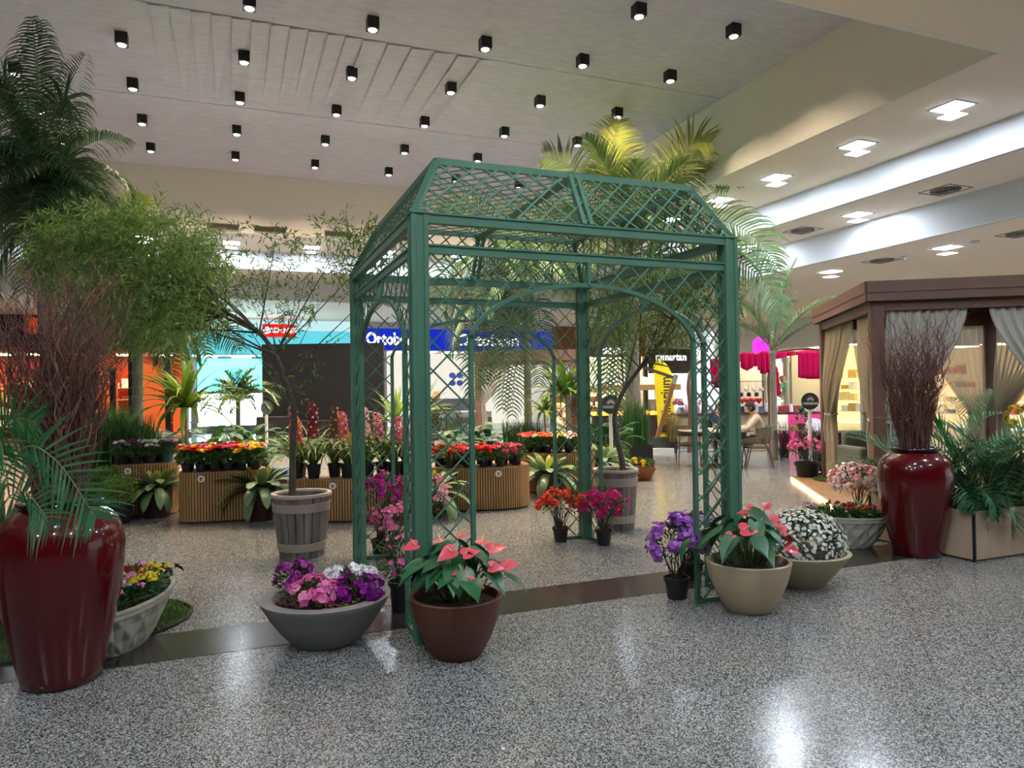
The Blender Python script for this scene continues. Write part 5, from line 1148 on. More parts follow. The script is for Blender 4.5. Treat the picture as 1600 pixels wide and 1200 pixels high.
mb = MB(); cc = [lc(-.02, -.02, CH-.02), lc(SD+.02, -.02, CH-.02), lc(SD+.02, SW+.02, CH-.02), lc(-.02, SW+.02, CH-.02)]; mb.add(cc+[q+V((0, 0, .02)) for q in cc], [(3, 2, 1, 0), (4, 5, 6, 7), (0, 1, 5, 4), (1, 2, 6, 5), (2, 3, 7, 6), (3, 0, 4, 7)]); mb.build('roof_cover', cab_d, t, smooth=False)
def curtain(label, A, B, tie, m, zt=CH-.36, ztie=1.13, zb=.06, w_tie=.14, folds=9, seed=1, tied=True, name='curtain', w_bot=.3):
    """cloth hung from A to B (ground points under the rail), gathered at tie"""
    A, B, T = V(A), V(B), V(tie); d = (B-A); W = d.length; d.normalize(); nn = V((-d.y, d.x, 0)); R = random.Random(seed); mb = MB(); NU, NV = folds*8, 34; ph = R.uniform(0, 6)
    o = A.copy(); vs = []; ut = (T-A).dot(d)
    for j in range(NV+1):
        z = lerp(zt, zb, j/NV)
        if z > ztie: s = (zt-z)/(zt-ztie); k = s**1.5 if tied else 0
        else: s = (ztie-z)/(ztie-zb); k = 1-(1-(w_bot/W-w_tie/W)/(1-w_tie/W) if False else 0)*s if tied else 0
        for i in range(NU+1):
            x = i/NU; u_full = x*W; u_tie = ut+(x-.5)*w_tie
            if z > ztie: u = lerp(u_full, u_tie, k) if tied else u_full
            else:
                q = min(1, s*2.2); q = q*q*(3-2*q); u = ut+(x-.5)*lerp(w_tie, w_bot, q) if tied else u_full
            amp = lerp(.022, .05, min(1, k)) if tied else .03
            if z < ztie and tied: amp = .045
            y = amp*sin(x*folds*2*pi+ph+.5*sin(z*2))+.006*sin(x*40+z*3)
            off = 0
            if tied and z > ztie: off = -.05*sin(pi*k)
            vs.append(d*u+nn*(y+off)+V((0, 0, z)))
    fs = [(j*(NU+1)+i, j*(NU+1)+i+1, (j+1)*(NU+1)+i+1, (j+1)*(NU+1)+i) for j in range(NV) for i in range(NU)]
    mb.add(vs, fs); t = thing(name, label, 'curtain', A, group='curtains hanging in the cabana'); c = mb.build('cloth', m, t, smooth='all'); sm = c.modifiers.new('thickness', 'SOLIDIFY'); sm.thickness = .003
    if tied:
        mb = MB(); q = d*ut+V((0, 0, ztie)); pts = [q+d*(cos(g)*(w_tie*.5+.02))+nn*(sin(g)*.07)+V((0, 0, .012*sin(g*2))) for g in [2*pi*i/24 for i in range(25)]]; mb.tube(pts, .010, 6)
        mb.tube([q-nn*.07, q-nn*.09+V((0, 0, -.2)), q-nn*.08+d*.03+V((0, 0, -.45))], [.009, .008, .006], 6); mb.build('tie_rope', drape2, t)
    return t
curtain('taupe curtain tied back at the far left post of the cabana', cp(SD-.15, .09), cp(SD-1.2, .09), cp(SD-.28, .09), drape, seed=1, w_tie=.16, w_bot=.36)
curtain('sheer tan curtain drawn across the left side of the cabana', cp(SD-.75, .12), cp(SD-1.7, .12), cp(SD-.4, .12), sheer, seed=2, folds=8, w_tie=.1)
curtain('pale curtain tied to the near left post, left side of the cabana', cp(.95, .09), cp(.2, .09), cp(.3, .09), drape, seed=3, folds=7, w_tie=.14)
curtain('broad white curtain on the cabana front tied to the near left post', cp(.08, .2), cp(.08, 1.12), cp(.08, .2), drape2, seed=4, folds=9, w_tie=.16, ztie=1.1)
curtain('white curtain on the cabana front sweeping toward the right edge', cp(.08, 1.35), cp(.08, 2.4), cp(.08, 2.3), drape2, seed=5, folds=9, w_tie=.16, ztie=1.1)
curtain('sheer back curtain left half of the cabana', cp(SD-.09, .5), cp(SD-.09, 1.5), cp(SD-.09, .75), sheer, seed=6, folds=8, w_tie=.2)
curtain('sheer back curtain tied at the cabana back right post', cp(SD-.09, 1.55), cp(SD-.09, 2.45), cp(SD-.09, 2.3), sheer, seed=7, folds=8, w_tie=.2)
curtain('sheer curtain on the far right side of the cabana', cp(SD-.3, SW-.09), cp(.6, SW-.09), cp(SD-.5, SW-.09), sheer, seed=8, folds=10, w_tie=.2)
# deck with light strip
deck_m = mat('deck_wood', '8a6844', .5, noise=.2, nscale=6); t = thing('wooden_deck', 'low wooden deck under the cabana edged with a warm light strip', 'deck', P1); mb = MB(); ov = .42
for i in range(26):
    u0 = .05+i*(SD+.25)/26; mb.bar(lc(u0+.06, -ov, .045), lc(u0+.06, SW+.3, .045), .120, .03, up=V((0, 0, 1)))
mb.build('boards', deck_m, t, smooth=False)
mb = MB(); mb.bar(lc(.05, -ov+.03, .016), lc(SD+.3, -ov+.03, .016), .03, .03); mb.bar(lc(.07, -ov+.03, .016), lc(.07, SW+.3, .016), .03, .03); mb.build('joist', cab_d, t, smooth=False)
mb = MB(); mb.bar(lc(.1, -ov-.008, .018), lc(SD+.25, -ov-.008, .018), .012, .018); mb.build('light_strip', glow('deck_led', 'ffd890', 16), t, smooth=False)
turf_mat('turf_mat', 'turf patch on the deck beside the left cabana curtain', cp(2.75, .3).x, cp(2.75, .3).y, .45, .5, 0, 3, 3500); bpy.data.objects['turf_mat.002'].location.z = .06
# things in the cabana
blackcloth = mat('black_cloth', '0d0e12', .9); p = dep(1333, 620, 12.9); p.z = 0
t = thing('cloth_covered_table', 'table under a black floor length cloth just beyond the cabana', 'table', p, atan2(V_.y, V_.x)); mb = MB(); NU = 64
vs = []; 
for z, k in ((.0, 1.03), (.35, 1.0), (.72, .98), (.75, .975)):
    for i in range(NU):
        g = 2*pi*i/NU; c_, s_ = cos(g), sin(g); x = .7*k*math.copysign(abs(c_)**.35, c_)+.012*cos(g)*sin(16*g)*(1 if z < .7 else 0); y = .38*k*math.copysign(abs(s_)**.35, s_)+.02*sin(g)*sin(22*g)*(1 if z < .7 else 0); vs.append((x, y, z))
mb.add(vs, [(j*NU+i, j*NU+(i+1) % NU, (j+1)*NU+(i+1) % NU, (j+1)*NU+i) for j in range(3) for i in range(NU)]+[tuple(3*NU+i for i in range(NU))]); mb.build('tablecloth', blackcloth, t)
mb = MB(); mb.box((-.68, -.36, .7), (.68, .36, .74)); mb.build('table_top', cab_m, t, smooth=False)
grn = mat('grey_green_upholstery', '5a6058', .85); gcu = mat('pale_cushion', '8f8c7c', .9)
p = cp(1.95, .56, .06); t = thing('armchair', 'low grey green armchair with pale cushion by the black covered table', 'armchair', p, atan2(V_.y, V_.x)+.3); mb = MB()
mb.box((-.34, -.32, .12), (.34, .32, .38)); mb.build('seat_base', grn, t, bevel=.03, smooth=False); mb = MB(); mb.box((-.3, -.34, .38), (.3, .26, .5)); mb.build('cushion', gcu, t, bevel=.05, smooth=False)
mb = MB(); mb.box((-.36, .22, .12), (.36, .36, .82)); mb.build('backrest', grn, t, bevel=.05, smooth=False)
for s in (-1, 1): mb = MB(); mb.box((s*.38-.06, -.32, .12), (s*.38+.06, .34, .62)); mb.build('armrest', grn, t, bevel=.04, smooth=False)
for sx in (-1, 1):
    for sy in (-1, 1): mb = MB(); mb.tube([(sx*.3, sy*.26, 0), (sx*.28, sy*.24, .13)], [.014, .02], 8); mb.build('leg', blk, t)
# distant second cabana
q = dep(822, 600, 22.8); q.z = 0; t = thing('cabana', 'distant brown cabana behind the hanging palm fronds', 'cabana', q, AZR)
for i, (x, y) in enumerate(((-1.55, 0), (1.55, 0), (-1.55, 2.4), (1.55, 2.4))): mb = MB(); mb.box((x-.09, y-.09, 0), (x+.09, y+.09, 2.5)); mb.build('post', cab_m, t, smooth=False)
mb = MB(); mb.box((-1.7, -.15, 2.55), (1.7, 2.55, 2.9)); mb.build('roof_frame', cab_m, t, smooth=False); mb = MB(); mb.box((-1.6, -.1, 2.42), (1.6, -.02, 2.55)); mb.build('lintel', cab_m, t, smooth=False)
for i, (x0, x1, tx) in enumerate(((-1.4, -.5, 'left'), (.5, 1.4, 'right'))):
    A, B = q+V((cos(AZR)*x0, sin(AZR)*x0, 0)), q+V((cos(AZR)*x1, sin(AZR)*x1, 0)); curtain('pale curtain tied at the %s post of the distant cabana' % tx, A, B, A if i == 0 else B, drape2, zt=2.45, ztie=1.2, seed=20+i, folds=7, w_tie=.15)
# ------------------------------------------------------------------ shops around the hall
YF, XF = 27.0, 23.0
def colr(n, c, r=.6): return mat(n, c, r)
wl = colr('shop_white', 'd8d6d0'); orange = colr('shop_orange', 'd8481a', .4); dkorange = colr('shop_dark_orange', 'a8340f', .4); lint = colr('shop_black', '161416', .4); teal = glow('shop_teal_light', '58b8c4', .7)
lw = glow('shop_light_white', 'f4f8ff', 5.0); lww = glow('shop_light_warm', 'ffe2b0', 9.0); blue = glow('fascia_blue', '1a2cc0', .5); letter = glow('letter_white', 'ffffff', 1.3)
wn = [0]
def wallb(a, b, m, name=None):
    mb = MB(); mb.box(a, b); wn[0] += 1; return struct(mb.build(name or 'wall_shop_%d' % wn[0], m, smooth=False))
def fx(px): return aty(px, 560, YF).x
# solid wall above and between the shop fronts
shops = []
def shop(px0, px1, ztop, back, light, lightm, fascia=None, zf=None, pier=None, glass=True, piers=()):
    """recess in the far facade between two pixels: floor to ztop is glazed, fascia above"""
    x0, x1 = fx(px0), fx(px1)
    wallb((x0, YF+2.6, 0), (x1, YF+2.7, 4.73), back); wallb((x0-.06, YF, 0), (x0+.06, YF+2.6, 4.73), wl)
    wallb((x0, YF, ztop+.01), (x1, YF+2.6, ztop+.05), wl, 'ceiling_shop_%d' % wn[0])
    zf = zf or ztop; wallb((x0, YF-.05, zf), (x1, YF+.05, 4.73), fascia or wl)
    n = max(1, int((x1-x0)/1.3))
    for i in range(n):
        xc = x0+(x1-x0)*(i+.5)/n; mb = MB(); mb.box((-.4, -.5, -.02), (.4, .5, 0)); tag(mb.build('shop_ceiling_light', lightm, loc=(xc, YF+1.2, ztop), smooth=False), 'lit ceiling panel inside the %s, %s from its left end' % (light, ORD[i % 8]), 'ceiling light', 'lit panels inside the ' + light)
    for px in piers: x = fx(px); wallb((x-.1, YF-.08, 0), (x+.1, YF+.08, zf), pier or lint)
    return x0, x1
R = random.Random(600)
def goods(x0, x1, zs, cols, label, y=YF+2.2, dens=3.2, names=('goods', 'shelf goods'), hh=(.15, .38), depth=.3, ax='y'):
    """shelves with boxes and garments seen as small blocks; every shelf unit is one thing, every piece on it its own part"""
    t = thing('shop_shelf', label, 'shelf', ((x0+x1)/2, y, 0) if ax == 'y' else (y, (x0+x1)/2, 0), group='shelving inside the shops'); W = x1-x0
    def bx(mb, a, b):
        if ax == 'y': mb.box(a, b)
        else: mb.box((min(-a[1], -b[1])*-1 if False else a[1], a[0], a[2]), (b[1], b[0], b[2]))
    mb = MB()
    for z in zs: bx(mb, (-W/2, -depth/2, z-.03), (W/2, depth/2, z))
    for s in (-1, 1): bx(mb, (s*W/2-.02, -depth/2, 0), (s*W/2+.02, depth/2, zs[-1]+.4))
    mb.build('frame', wl, t, smooth=False); ms = [colr('goods_'+c, c) for c in cols]
    for z in zs:
        n = max(2, int(W*dens)); 
        for i in range(n):
            if R.random() < .12: continue
            x = -W/2+.06+(W-.12)*(i+.5)/n; w_ = (W/n)*R.uniform(.3, .46); h = R.uniform(*hh); mb = MB(); bx(mb, (x-w_, -depth*.35, z), (x+w_, depth*.3, z+h)); mb.build('goods', R.choice(ms), t, smooth=False)
# orange shop, far left
x0, x1 = shop(-60, 292, 3.3, dkorange, 'orange shop', lww, fascia=lint, zf=3.5, pier=lint, piers=(-10, 75, 143, 176, 205, 262))
for px0, px1, z0, z1 in ((40, 106, 4.0, 4.6), (140, 182, 2.7, 4.0), (222, 280, 4.0, 4.55)):
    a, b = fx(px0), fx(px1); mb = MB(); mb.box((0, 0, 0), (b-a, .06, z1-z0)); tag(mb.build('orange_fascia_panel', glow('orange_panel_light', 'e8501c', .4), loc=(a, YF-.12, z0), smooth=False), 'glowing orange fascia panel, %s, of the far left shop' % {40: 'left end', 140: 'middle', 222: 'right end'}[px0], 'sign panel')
for px0, px1, z in ((150, 180, 2.7), (222, 262, 2.9), (268, 288, 3.3), (100, 130, 2.2)):
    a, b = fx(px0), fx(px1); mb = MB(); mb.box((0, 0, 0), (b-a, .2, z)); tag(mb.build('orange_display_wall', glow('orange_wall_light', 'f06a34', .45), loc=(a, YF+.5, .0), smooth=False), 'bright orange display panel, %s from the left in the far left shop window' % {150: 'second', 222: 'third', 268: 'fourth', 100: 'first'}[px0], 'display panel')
goods(x0+.4, x1-.4, [.5, 1.0, 1.5, 2.0], ['e0d8c8', 'c8a040', '8a2a22', 'd86a40', 'f0ece4', '6a4030'], 'shelving with mixed goods inside the orange shop')
# turquoise lit department store
x0, x1 = shop(292, 562, 3.25, wl, 'turquoise store', lw, fascia=glow('fascia_pale', 'c4e8ec', .5), zf=4.3, piers=())
mb = MB(); mb.box((x0, YF-.02, 3.3), (x1, YF+.04, 4.3)); o = mb.build('turquoise_light_band', teal, smooth=False); tag(o, 'glowing turquoise band above the entrance of the far store', 'light band')
for nm_, z0, z1, m_, tx in (('video_wall', 1.75, 3.2, glow('video_cyan', '30c8d4', 9), 'bright cyan upper video wall inside the turquoise store'), ('video_wall', .3, 1.7, glow('video_white', 'dff2ff', 10), 'bright white lower video wall inside the turquoise store')):
    t = thing(nm_, tx, 'video wall', (x0+.3, YF+1.2, z0)); mb = MB(); mb.box((0, .06, 0), (3.6, .16, z1-z0)); mb.build('housing', lint, t, smooth=False); mb = MB(); mb.box((.03, 0, .03), (3.57, .05, z1-z0-.03)); mb.build('display', m_, t, smooth=False)
goods(x0+.6, x0+4.2, [.4, .9, 1.4], ['e8e8ee', '3a4a7a', 'c0c4cc', '9a6a5a', 'f4f4f4'], 'white display shelves with clothes in the turquoise store')
p0, p1 = aty(410, 516, YF-.6), aty(462, 516, YF-.6)
t = thing('shop_sign', 'red hanging shop sign with white letters above the black screen', 'sign', ((p0.x+p1.x)/2, YF-.6, p0.z)); W = p1.x-p0.x
mb = MB(); mb.box((-W/2, 0, -.26), (W/2, .12, .26)); mb.build('sign_board', glow('sign_red', 'e01414', .9), t, smooth=False); mb = MB(); mb.box((-W/2, .0, -.30), (W/2, .1, -.26)); mb.build('sign_edge', wl, t, smooth=False)
for s in (-1, 1): mb = MB(); mb.tube([(s*W*.4, .06, .2), (s*W*.4, .06, 4.72-p0.z)], .015, 6); mb.build('hanging_rod', wl, t)
text('lettering', 'RENNER', .29, letter, t, (W*.12, -.01, 0), sx=1.0, bold=.006)
mb = MB(); mb.lathe([(0, 0), (.15, 0), (.15, .02), (0, .02)], 24); o = mb.build('round_logo', letter, t, smooth=False); o.location = (-W*.38, -.0, 0); o.rotation_euler = (pi/2, 0, 0)
mb = MB(); mb.tube([(.07*cos(g), .07*sin(g), .03) for g in [0.4+i*.25 for i in range(20)]], .014, 5); o = mb.build('logo_spiral', glow('sign_red', 'e01414', .9), t); o.location = (-W*.38, 0, 0); o.rotation_euler = (pi/2, 0, 0)
# blue mattress shop
x0, x1 = shop(562, 862, 3.5, glow('mattress_wall_glow', 'e8e2d4', .55), 'blue fascia shop', lw, fascia=wl, zf=4.45, pier=wl, piers=(600, 735))  # back wall glows: the lit interior is put into its colour
t = thing('shop_sign', 'long deep blue fascia with white letters behind the gazebo', 'sign', ((x0+x1)/2, YF-.1, 3.98)); W = x1-x0; mb = MB(); mb.box((-W/2, 0, -.48), (W/2, .08, .48)); mb.build('fascia_board', blue, t, smooth=False)
for px0, px1 in ((574, 648), (716, 808)):
    a, b = aty(px0, 528, YF-.1).x, aty(px1, 528, YF-.1).x; text('lettering', 'Ortobom', .74, letter, t, ((a+b)/2-(x0+x1)/2, -.02, 0), sx=(b-a)/2.75, bold=.02)
p = aty(719, 592, YF+1.9); t = thing('window_emblem', 'small blue leaf emblem on the white wall seen through the left lattice', 'emblem', (p.x, YF+2.6, p.z)); 
for dx in (-1, 1):
    for dz in (-1, 1): mb = MB(); mb.lathe([(0, 0), (.17, 0), (.17, .02), (0, .02)], 16, sx=1, sy=.85); o = mb.build('emblem_leaf', colr('emblem_blue', '2a3f9c'), t, smooth=False); o.location = (dx*.19, 0, dz*.19); o.rotation_euler = (pi/2, 0, 0)
t = thing('bed', 'white mattress on a bed inside the blue fascia shop', 'bed', (aty(735, 650, YF).x, YF+1.2, 0)); mb = MB(); mb.box((-1.2, -.8, .0), (1.2, .8, .4)); mb.build('base', colr('bed_base', '8a8478'), t, smooth=False); mb = MB(); mb.box((-1.2, -.8, .4), (1.2, .8, .7)); mb.build('mattress', wl, t, bevel=.05, smooth=False); mb = MB(); mb.box((-1.2, .74, .1), (1.2, .84, 1.3)); mb.build('headboard', colr('headboard', '5a5a60'), t, smooth=False)
# natural cosmetics and bedding shops behind the far post
x0, x1 = shop(862, 1008, 3.3, glow('cosmetic_wall_glow', 'f0dca4', .9), 'warm cosmetics shop', lww, fascia=colr('natura_brown', '8a5a38'), zf=3.3, piers=(862,))  # warm interior light painted as a glowing back wall
t = thing('shop_sign', 'brown fascia with white lower case letters behind the thick palm', 'sign', (aty(958, 548, YF-.12).x, YF-.12, aty(958, 547, YF-.12).z)); mb = MB(); mb.box((-1.2, 0, -.38), (1.2, .05, .38)); mb.build('sign_board', mat('sign_wood', '8a5430', .6, noise=.15), t, smooth=False); text('lettering', 'natura', .62, letter, t, (0, -.02, 0), bold=.012)
goods(x0+.3, x1-.3, [.5, 1.0, 1.5, 2.0], ['e8d0a0', 'd89050', 'c8b890', 'f4ead0', '9a5a30'], 'warm lit shelving in the cosmetics shop', dens=2.5)
x0, x1 = shop(1008, 1085, 2.9, glow('bedding_wall_glow', 'f0ead0', 1.0), 'bedding shop', lww, fascia=wl, zf=3.3, piers=(1008,))  # glowing back wall stands in for the light inside
a, b, c_ = aty(1015, 545, YF-.2), aty(1081, 545, YF-.2), aty(1048, 625, YF-.2)
t = thing('shop_sign', 'black shop fascia with white letters beside the yellow flag', 'sign', ((a.x+b.x)/2, YF-.2, a.z)); W = b.x-a.x; mb = MB(); mb.box((-W/2, 0, -1.25), (W/2, .16, 0)); mb.build('fascia_board', colr('fascia_black', '1c1c1e', .4), t, smooth=False); text('lettering', 'mmartan', .52, letter, t, (0, -.02, -.42), bold=.012)
# side row of shops on the right, facing left; back walls glow, interior light put into their colour
def side(py0, y0, y1, ztop, backm, lm, tx, fasc=wl, zf=None, goodsz=None, cols=None):
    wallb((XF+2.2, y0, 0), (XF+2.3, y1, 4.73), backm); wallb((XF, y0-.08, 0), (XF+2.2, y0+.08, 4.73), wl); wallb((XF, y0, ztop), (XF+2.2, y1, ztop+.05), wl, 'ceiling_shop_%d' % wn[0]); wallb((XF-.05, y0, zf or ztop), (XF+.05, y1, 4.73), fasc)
    n = max(1, int((y1-y0)/1.4))
    for i in range(n): mb = MB(); mb.box((-.5, -.35, -.02), (.5, .35, 0)); tag(mb.build('shop_ceiling_light', lm, loc=(XF+1.0, y0+(y1-y0)*(i+.5)/n, ztop), smooth=False), 'lit ceiling panel inside the %s, %s from its right end' % (tx, ORD[i % 8]), 'ceiling light', 'lit panels inside the ' + tx)
    if cols: goods(y0+.3, y1-.3, goodsz or [.5, 1.0, 1.5, 2.0], cols, 'lit shelving in the ' + tx, y=XF+1.9, ax='x', dens=2.6)
yel = glow('yellow_wall_glow', 'f2dc86', .95); 
def yy(px): return atx(px, 570, XF).y
side(0, yy(1150), 27.0, 3.0, glow('pale_wall_glow', 'e6e2ee', .9), lw, 'white toy shop', cols=['e0b0c0', 'd8d8e8', '9ac0b8', 'e8e0c0', 'c04050'])
side(0, yy(1235), yy(1150)-.0, 3.1, glow('cream_wall_glow', 'e8dcc0', .8), lww, 'shop with white columns', cols=['7ab8b0', 'e8a8b0', 'f0ece0', 'd8c8a8'])
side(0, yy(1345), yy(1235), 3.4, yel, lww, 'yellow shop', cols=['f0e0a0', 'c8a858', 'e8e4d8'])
side(0, 9.0, yy(1345), 3.0, glow('warm_wall_glow', 'e8c08c', .8), lww, 'warm shelved shop behind the cabana', cols=['f0d0a0', 'c06040', 'e8e0d0', 'a05030', 'f4e8c0', '8a8a90'])
side(0, 1.0, 9.0, 3.0, glow('warm_wall_glow', 'e8c08c', .8), lww, 'last shop at the right edge', cols=['f0d0a0', 'c06040', 'e8e0d0', 'a05030', 'f4e8c0'])
for px in (1198, 1232):
    y = yy(px); t = thing('shop_column', 'white fluted shop front column, %s of the pair beside the yellow shop' % ('left' if px < 1210 else 'right'), 'column', (XF-.15, y, 0)); mb = MB(); mb.lathe([(.2, 0), (.2, .2), (.14, .25), (.13, 2.7), (.18, 2.8), (.2, 3.0)], 20, fn=lambda g, r, z: r*(1+.03*cos(10*g))); mb.build('shaft', wl, t)
wallb((-14, YF-.02, 4.6), (fx(-60), YF+.1, 4.73), wl); wallb((-14, YF, 0), (fx(-60), YF+.1, 4.73), wl)
bal = {'7fc4ba': (), 'e8a8a0': (), 'b8e0d8': ()}
for i, (px, py) in enumerate(((1213, 585), (1222, 592), (1217, 602), (1226, 608), (1219, 615), (1228, 600), (1212, 607))):
    p = atx(px, py, XF-.4); mb = MB(); mb.lathe([(0, -.2), (.06, -.16), (.14, 0), (.13, .09), (.06, .15), (0, .16)], 16); tag(mb.build('balloon', colr('balloon_%d' % (i % 3), ['7fc4ba', 'e8a8a0', 'b8e0d8'][i % 3], .3), loc=p), '%s balloon, %s down in the string beside the white columns' % (['teal', 'coral', 'mint'][i % 3], ORD[i]), 'balloon', 'pastel balloons beside the white columns')
# ------------------------------------------------------------------ black screen on its stage
q = dep(505, 620, 20.3); q.z = 0; t = thing('stage_screen', 'large switched off black screen standing on a black skirted stage', 'screen', q, AZR); W = 3.42
mb = MB(); mb.box((-W/2, 0, .86), (W/2, .12, 3.0)); mb.build('screen_panel', mat('screen_black', '191b1f', .35), t, smooth=False); mb = MB()
for s in (-1, 1): mb.box((s*W/2-.03, -.01, .84), (s*W/2+.03, .14, 3.03))
mb.box((-W/2, -.01, 3.0), (W/2, .14, 3.03)); mb.box((-W/2, -.01, .84), (W/2, .14, .87)); mb.build('screen_frame', blk, t, smooth=False)
t = thing('stage', 'black skirted stage block below the black screen', 'stage', q+V((0, -.1, 0)), AZR); mb = MB(); NU = 120; x0 = -W/2-.15
vs = [(lerp(-W/2-.1, W/2+.1, i/NU), -.35+.025*sin(i*.9), z) for z in (0, .84) for i in range(NU+1)]; mb.add(vs, [(i, i+1, NU+2+i, NU+1+i) for i in range(NU)]); mb.build('skirt', blackcloth, t); mb = MB(); mb.box((-W/2-.1, -.33, .8), (W/2+.1, .0, .84)); mb.box((-W/2-.1, -.32, 0), (W/2+.1, -.02, .8)); mb.build('platform', blk, t, smooth=False)
t = thing('loudspeaker', 'black loudspeaker box at the left foot of the black screen', 'loudspeaker', dep(428, 620, 19.2)*1.0+V((0, 0, -dep(428, 620, 19.2).z)), AZR); mb = MB(); mb.box((-.42, -.2, 0), (.42, .3, 1.0)); mb.build('cabinet', blk, t, bevel=.02, smooth=False); mb = MB(); mb.box((-.38, -.215, .05), (.38, -.2, .95)); mb.build('grille', mat('grille_black', '0a0a0a', .8), t, smooth=False)
for z, r in ((.32, .24), (.75, .14)): mb = MB(); mb.lathe([(0, .01), (r*.4, .0), (r*.9, .015), (r, .03), (r, 0)], 24); o = mb.build('driver_cone', mat('cone_grey', '252527', .6), t); o.location = (0, -.22, z); o.rotation_euler = (pi/2, 0, 0)
# ------------------------------------------------------------------ round VERBENA signs
sg = mat('sign_dark_green', '333b36', .6); sgl = mat('sign_print', 'c8ccc4', .6); pole_w = mat('white_pole', 'd8d8d8', .4)
def round_sign(px, py, dd, r, label, zb=0, turn=0, blank=False):
    p = dep(px, py, dd); t = thing('round_sign', label, 'sign', (p.x, p.y, zb), AZR+turn, group='round dark green signs on white poles')
    mb = MB(); mb.lathe([(0, 0), (r, 0), (r, .03), (0, .03)], 40); o = mb.build('sign_disc', sg, t, smooth=False); o.location = (0, .0, p.z-zb); o.rotation_euler = (pi/2, 0, 0)
    mb = MB(); mb.tube([(0, 0, 0), (0, 0, p.z-zb-r*.97)], .03, 10); mb.build('pole', pole_w, t); mb = MB(); mb.lathe([(0, 0), (.16, 0), (.16, .012), (.0, .02)], 24); mb.build('foot', pole_w, t)
    if not blank:
        text('lettering', 'VERBENA', r*.42, sgl, t, (0, -.034, p.z-zb-r*.28), bold=.001)
        for i in range(7):
            g = radians(20+i*23.3); mb = MB(); c = V((0, -.034, p.z-zb+.02*r)); d = V((cos(g), 0, sin(g))); mb.leaf(c+d*r*.12, d, V((0, -1, 0)), r*.46*(.8+.3*sin(g)), r*.13, fold=0); mb.build('logo_petal', sgl, t, smooth=False)
    return t
round_sign(1265, 627, 12.6, .152, 'round dark sign with lotus logo on white pole before the pink kiosk', .06)
round_sign(954, 632, 11.6, .155, 'round dark sign with lotus logo left of the thick palm trunk')
round_sign(416, 637, 14.0, .135, 'small round grey sign on thin pole left of the black screen', turn=1.0, blank=True)
# ------------------------------------------------------------------ yellow feather flag and timber frame
fy = mat('flag_yellow', 'f0d800', .6); p = dep(1038, 640, 19.0); base = V((p.x, p.y, 0)); t = thing('feather_flag', 'tall yellow feather flag with black vertical lettering', 'flag', base, AZR)
mpp = 19.0/FOC; out = [(1030, 706), (1026, 640), (1023, 590), (1022, 572), (1026, 564), (1034, 563), (1043, 569), (1050, 582), (1052, 600), (1054, 650), (1056, 700)]
mb = MB(); fr_ = []
for px, py in out: q = dep(px, py, 19.0)-base; fr_.append(V(((px-1038)*mpp, -.004, q.z)))
bk = [q+V((0, .008, 0)) for q in fr_]; n = len(out); mb.add(fr_+bk, [tuple(range(n)), tuple(reversed(range(n, 2*n)))]+[(i, n+i, n+(i+1) % n, (i+1) % n) for i in range(n)]); mb.build('banner', fy, t, smooth=False)
text('lettering', 'imaginarium', .40, mat('print_black', '101010', .7), t, (.05, -.012, 1.14), (pi/2, -pi/2, 0), sx=.80, ext=.001, bold=.003)
mb = MB(); mb.box((-.14, -.012, .42), (.16, -.006, .62)); mb.build('printed_block', mat('print_black', '101010', .7), t, smooth=False)
mb = MB(); mb.tube([(-.2, .01, 0), (-.24, .01, 1.4), (-.24, .01, 2.1), (-.17, .01, 2.22), (-.02, .01, 2.2)], .008, 6); mb.build('pole', blk, t); mb = MB(); mb.box((-.35, -.15, 0), (.25, .15, .03)); mb.build('foot', blk, t, smooth=False)
timber = mat('warm_timber', '8a5c34', .6, noise=.15, nscale=5, stretch=(1, 1, .2)); paint = mat('pale_timber_end', '9a9080', .8)
bs = at(1024, 706); t = thing('leaning_timber_frame', 'leaning timber beam with pale ends on a low white plinth', 'timber frame', bs, AZR); dd = depth_of(bs)
def lf(px, py): q = dep(px, py, dd); return V(((px-1024)*dd/FOC, 0, q.z))
a, b = lf(1022, 702), lf(1058, 586); mb = MB(); mb.bar(lerp(a, b, .12), lerp(a, b, .88), .10, .1, up=V((0, 1, 0))); mb.build('beam', timber, t, smooth=False)
for s0, s1 in ((0, .12), (.88, 1.0)): mb = MB(); mb.bar(lerp(a, b, s0), lerp(a, b, s1), .104, .104, up=V((0, 1, 0))); mb.build('beam_end', paint, t, smooth=False)
mb = MB(); mb.bar(lf(1002, 572), lf(1055, 590), .07, .07, up=V((0, 1, 0))); mb.build('cross_branch', bark_m, t, smooth=False)
mb = MB(); mb.box((-.42, -.25, 0), (.42, .3, .10)); mb.build('plinth', wl, t, smooth=False); mb = MB(); mb.box((-.1, -.1, .1), (.32, .25, .36)); mb.build('glass_box', mat('smoky_glass', '3c4440', .1), t, smooth=False)
gld = leafmat('dry_grass', '6a5a2c', 'a89048', .7, trans=.1); q = dep(1050, 700, 17.9); q.z = 0; t = thing('dry_grass_planter', 'dry golden grass tuft at the foot of the yellow flag', 'plant', q); nursery_pot(t, .16, .25); mb = MB(); grass_clump(mb, random.Random(3), 220, V((0, 0, .22)), .1, .1, .8, .012, .35); mb.build('blades', gld, t)
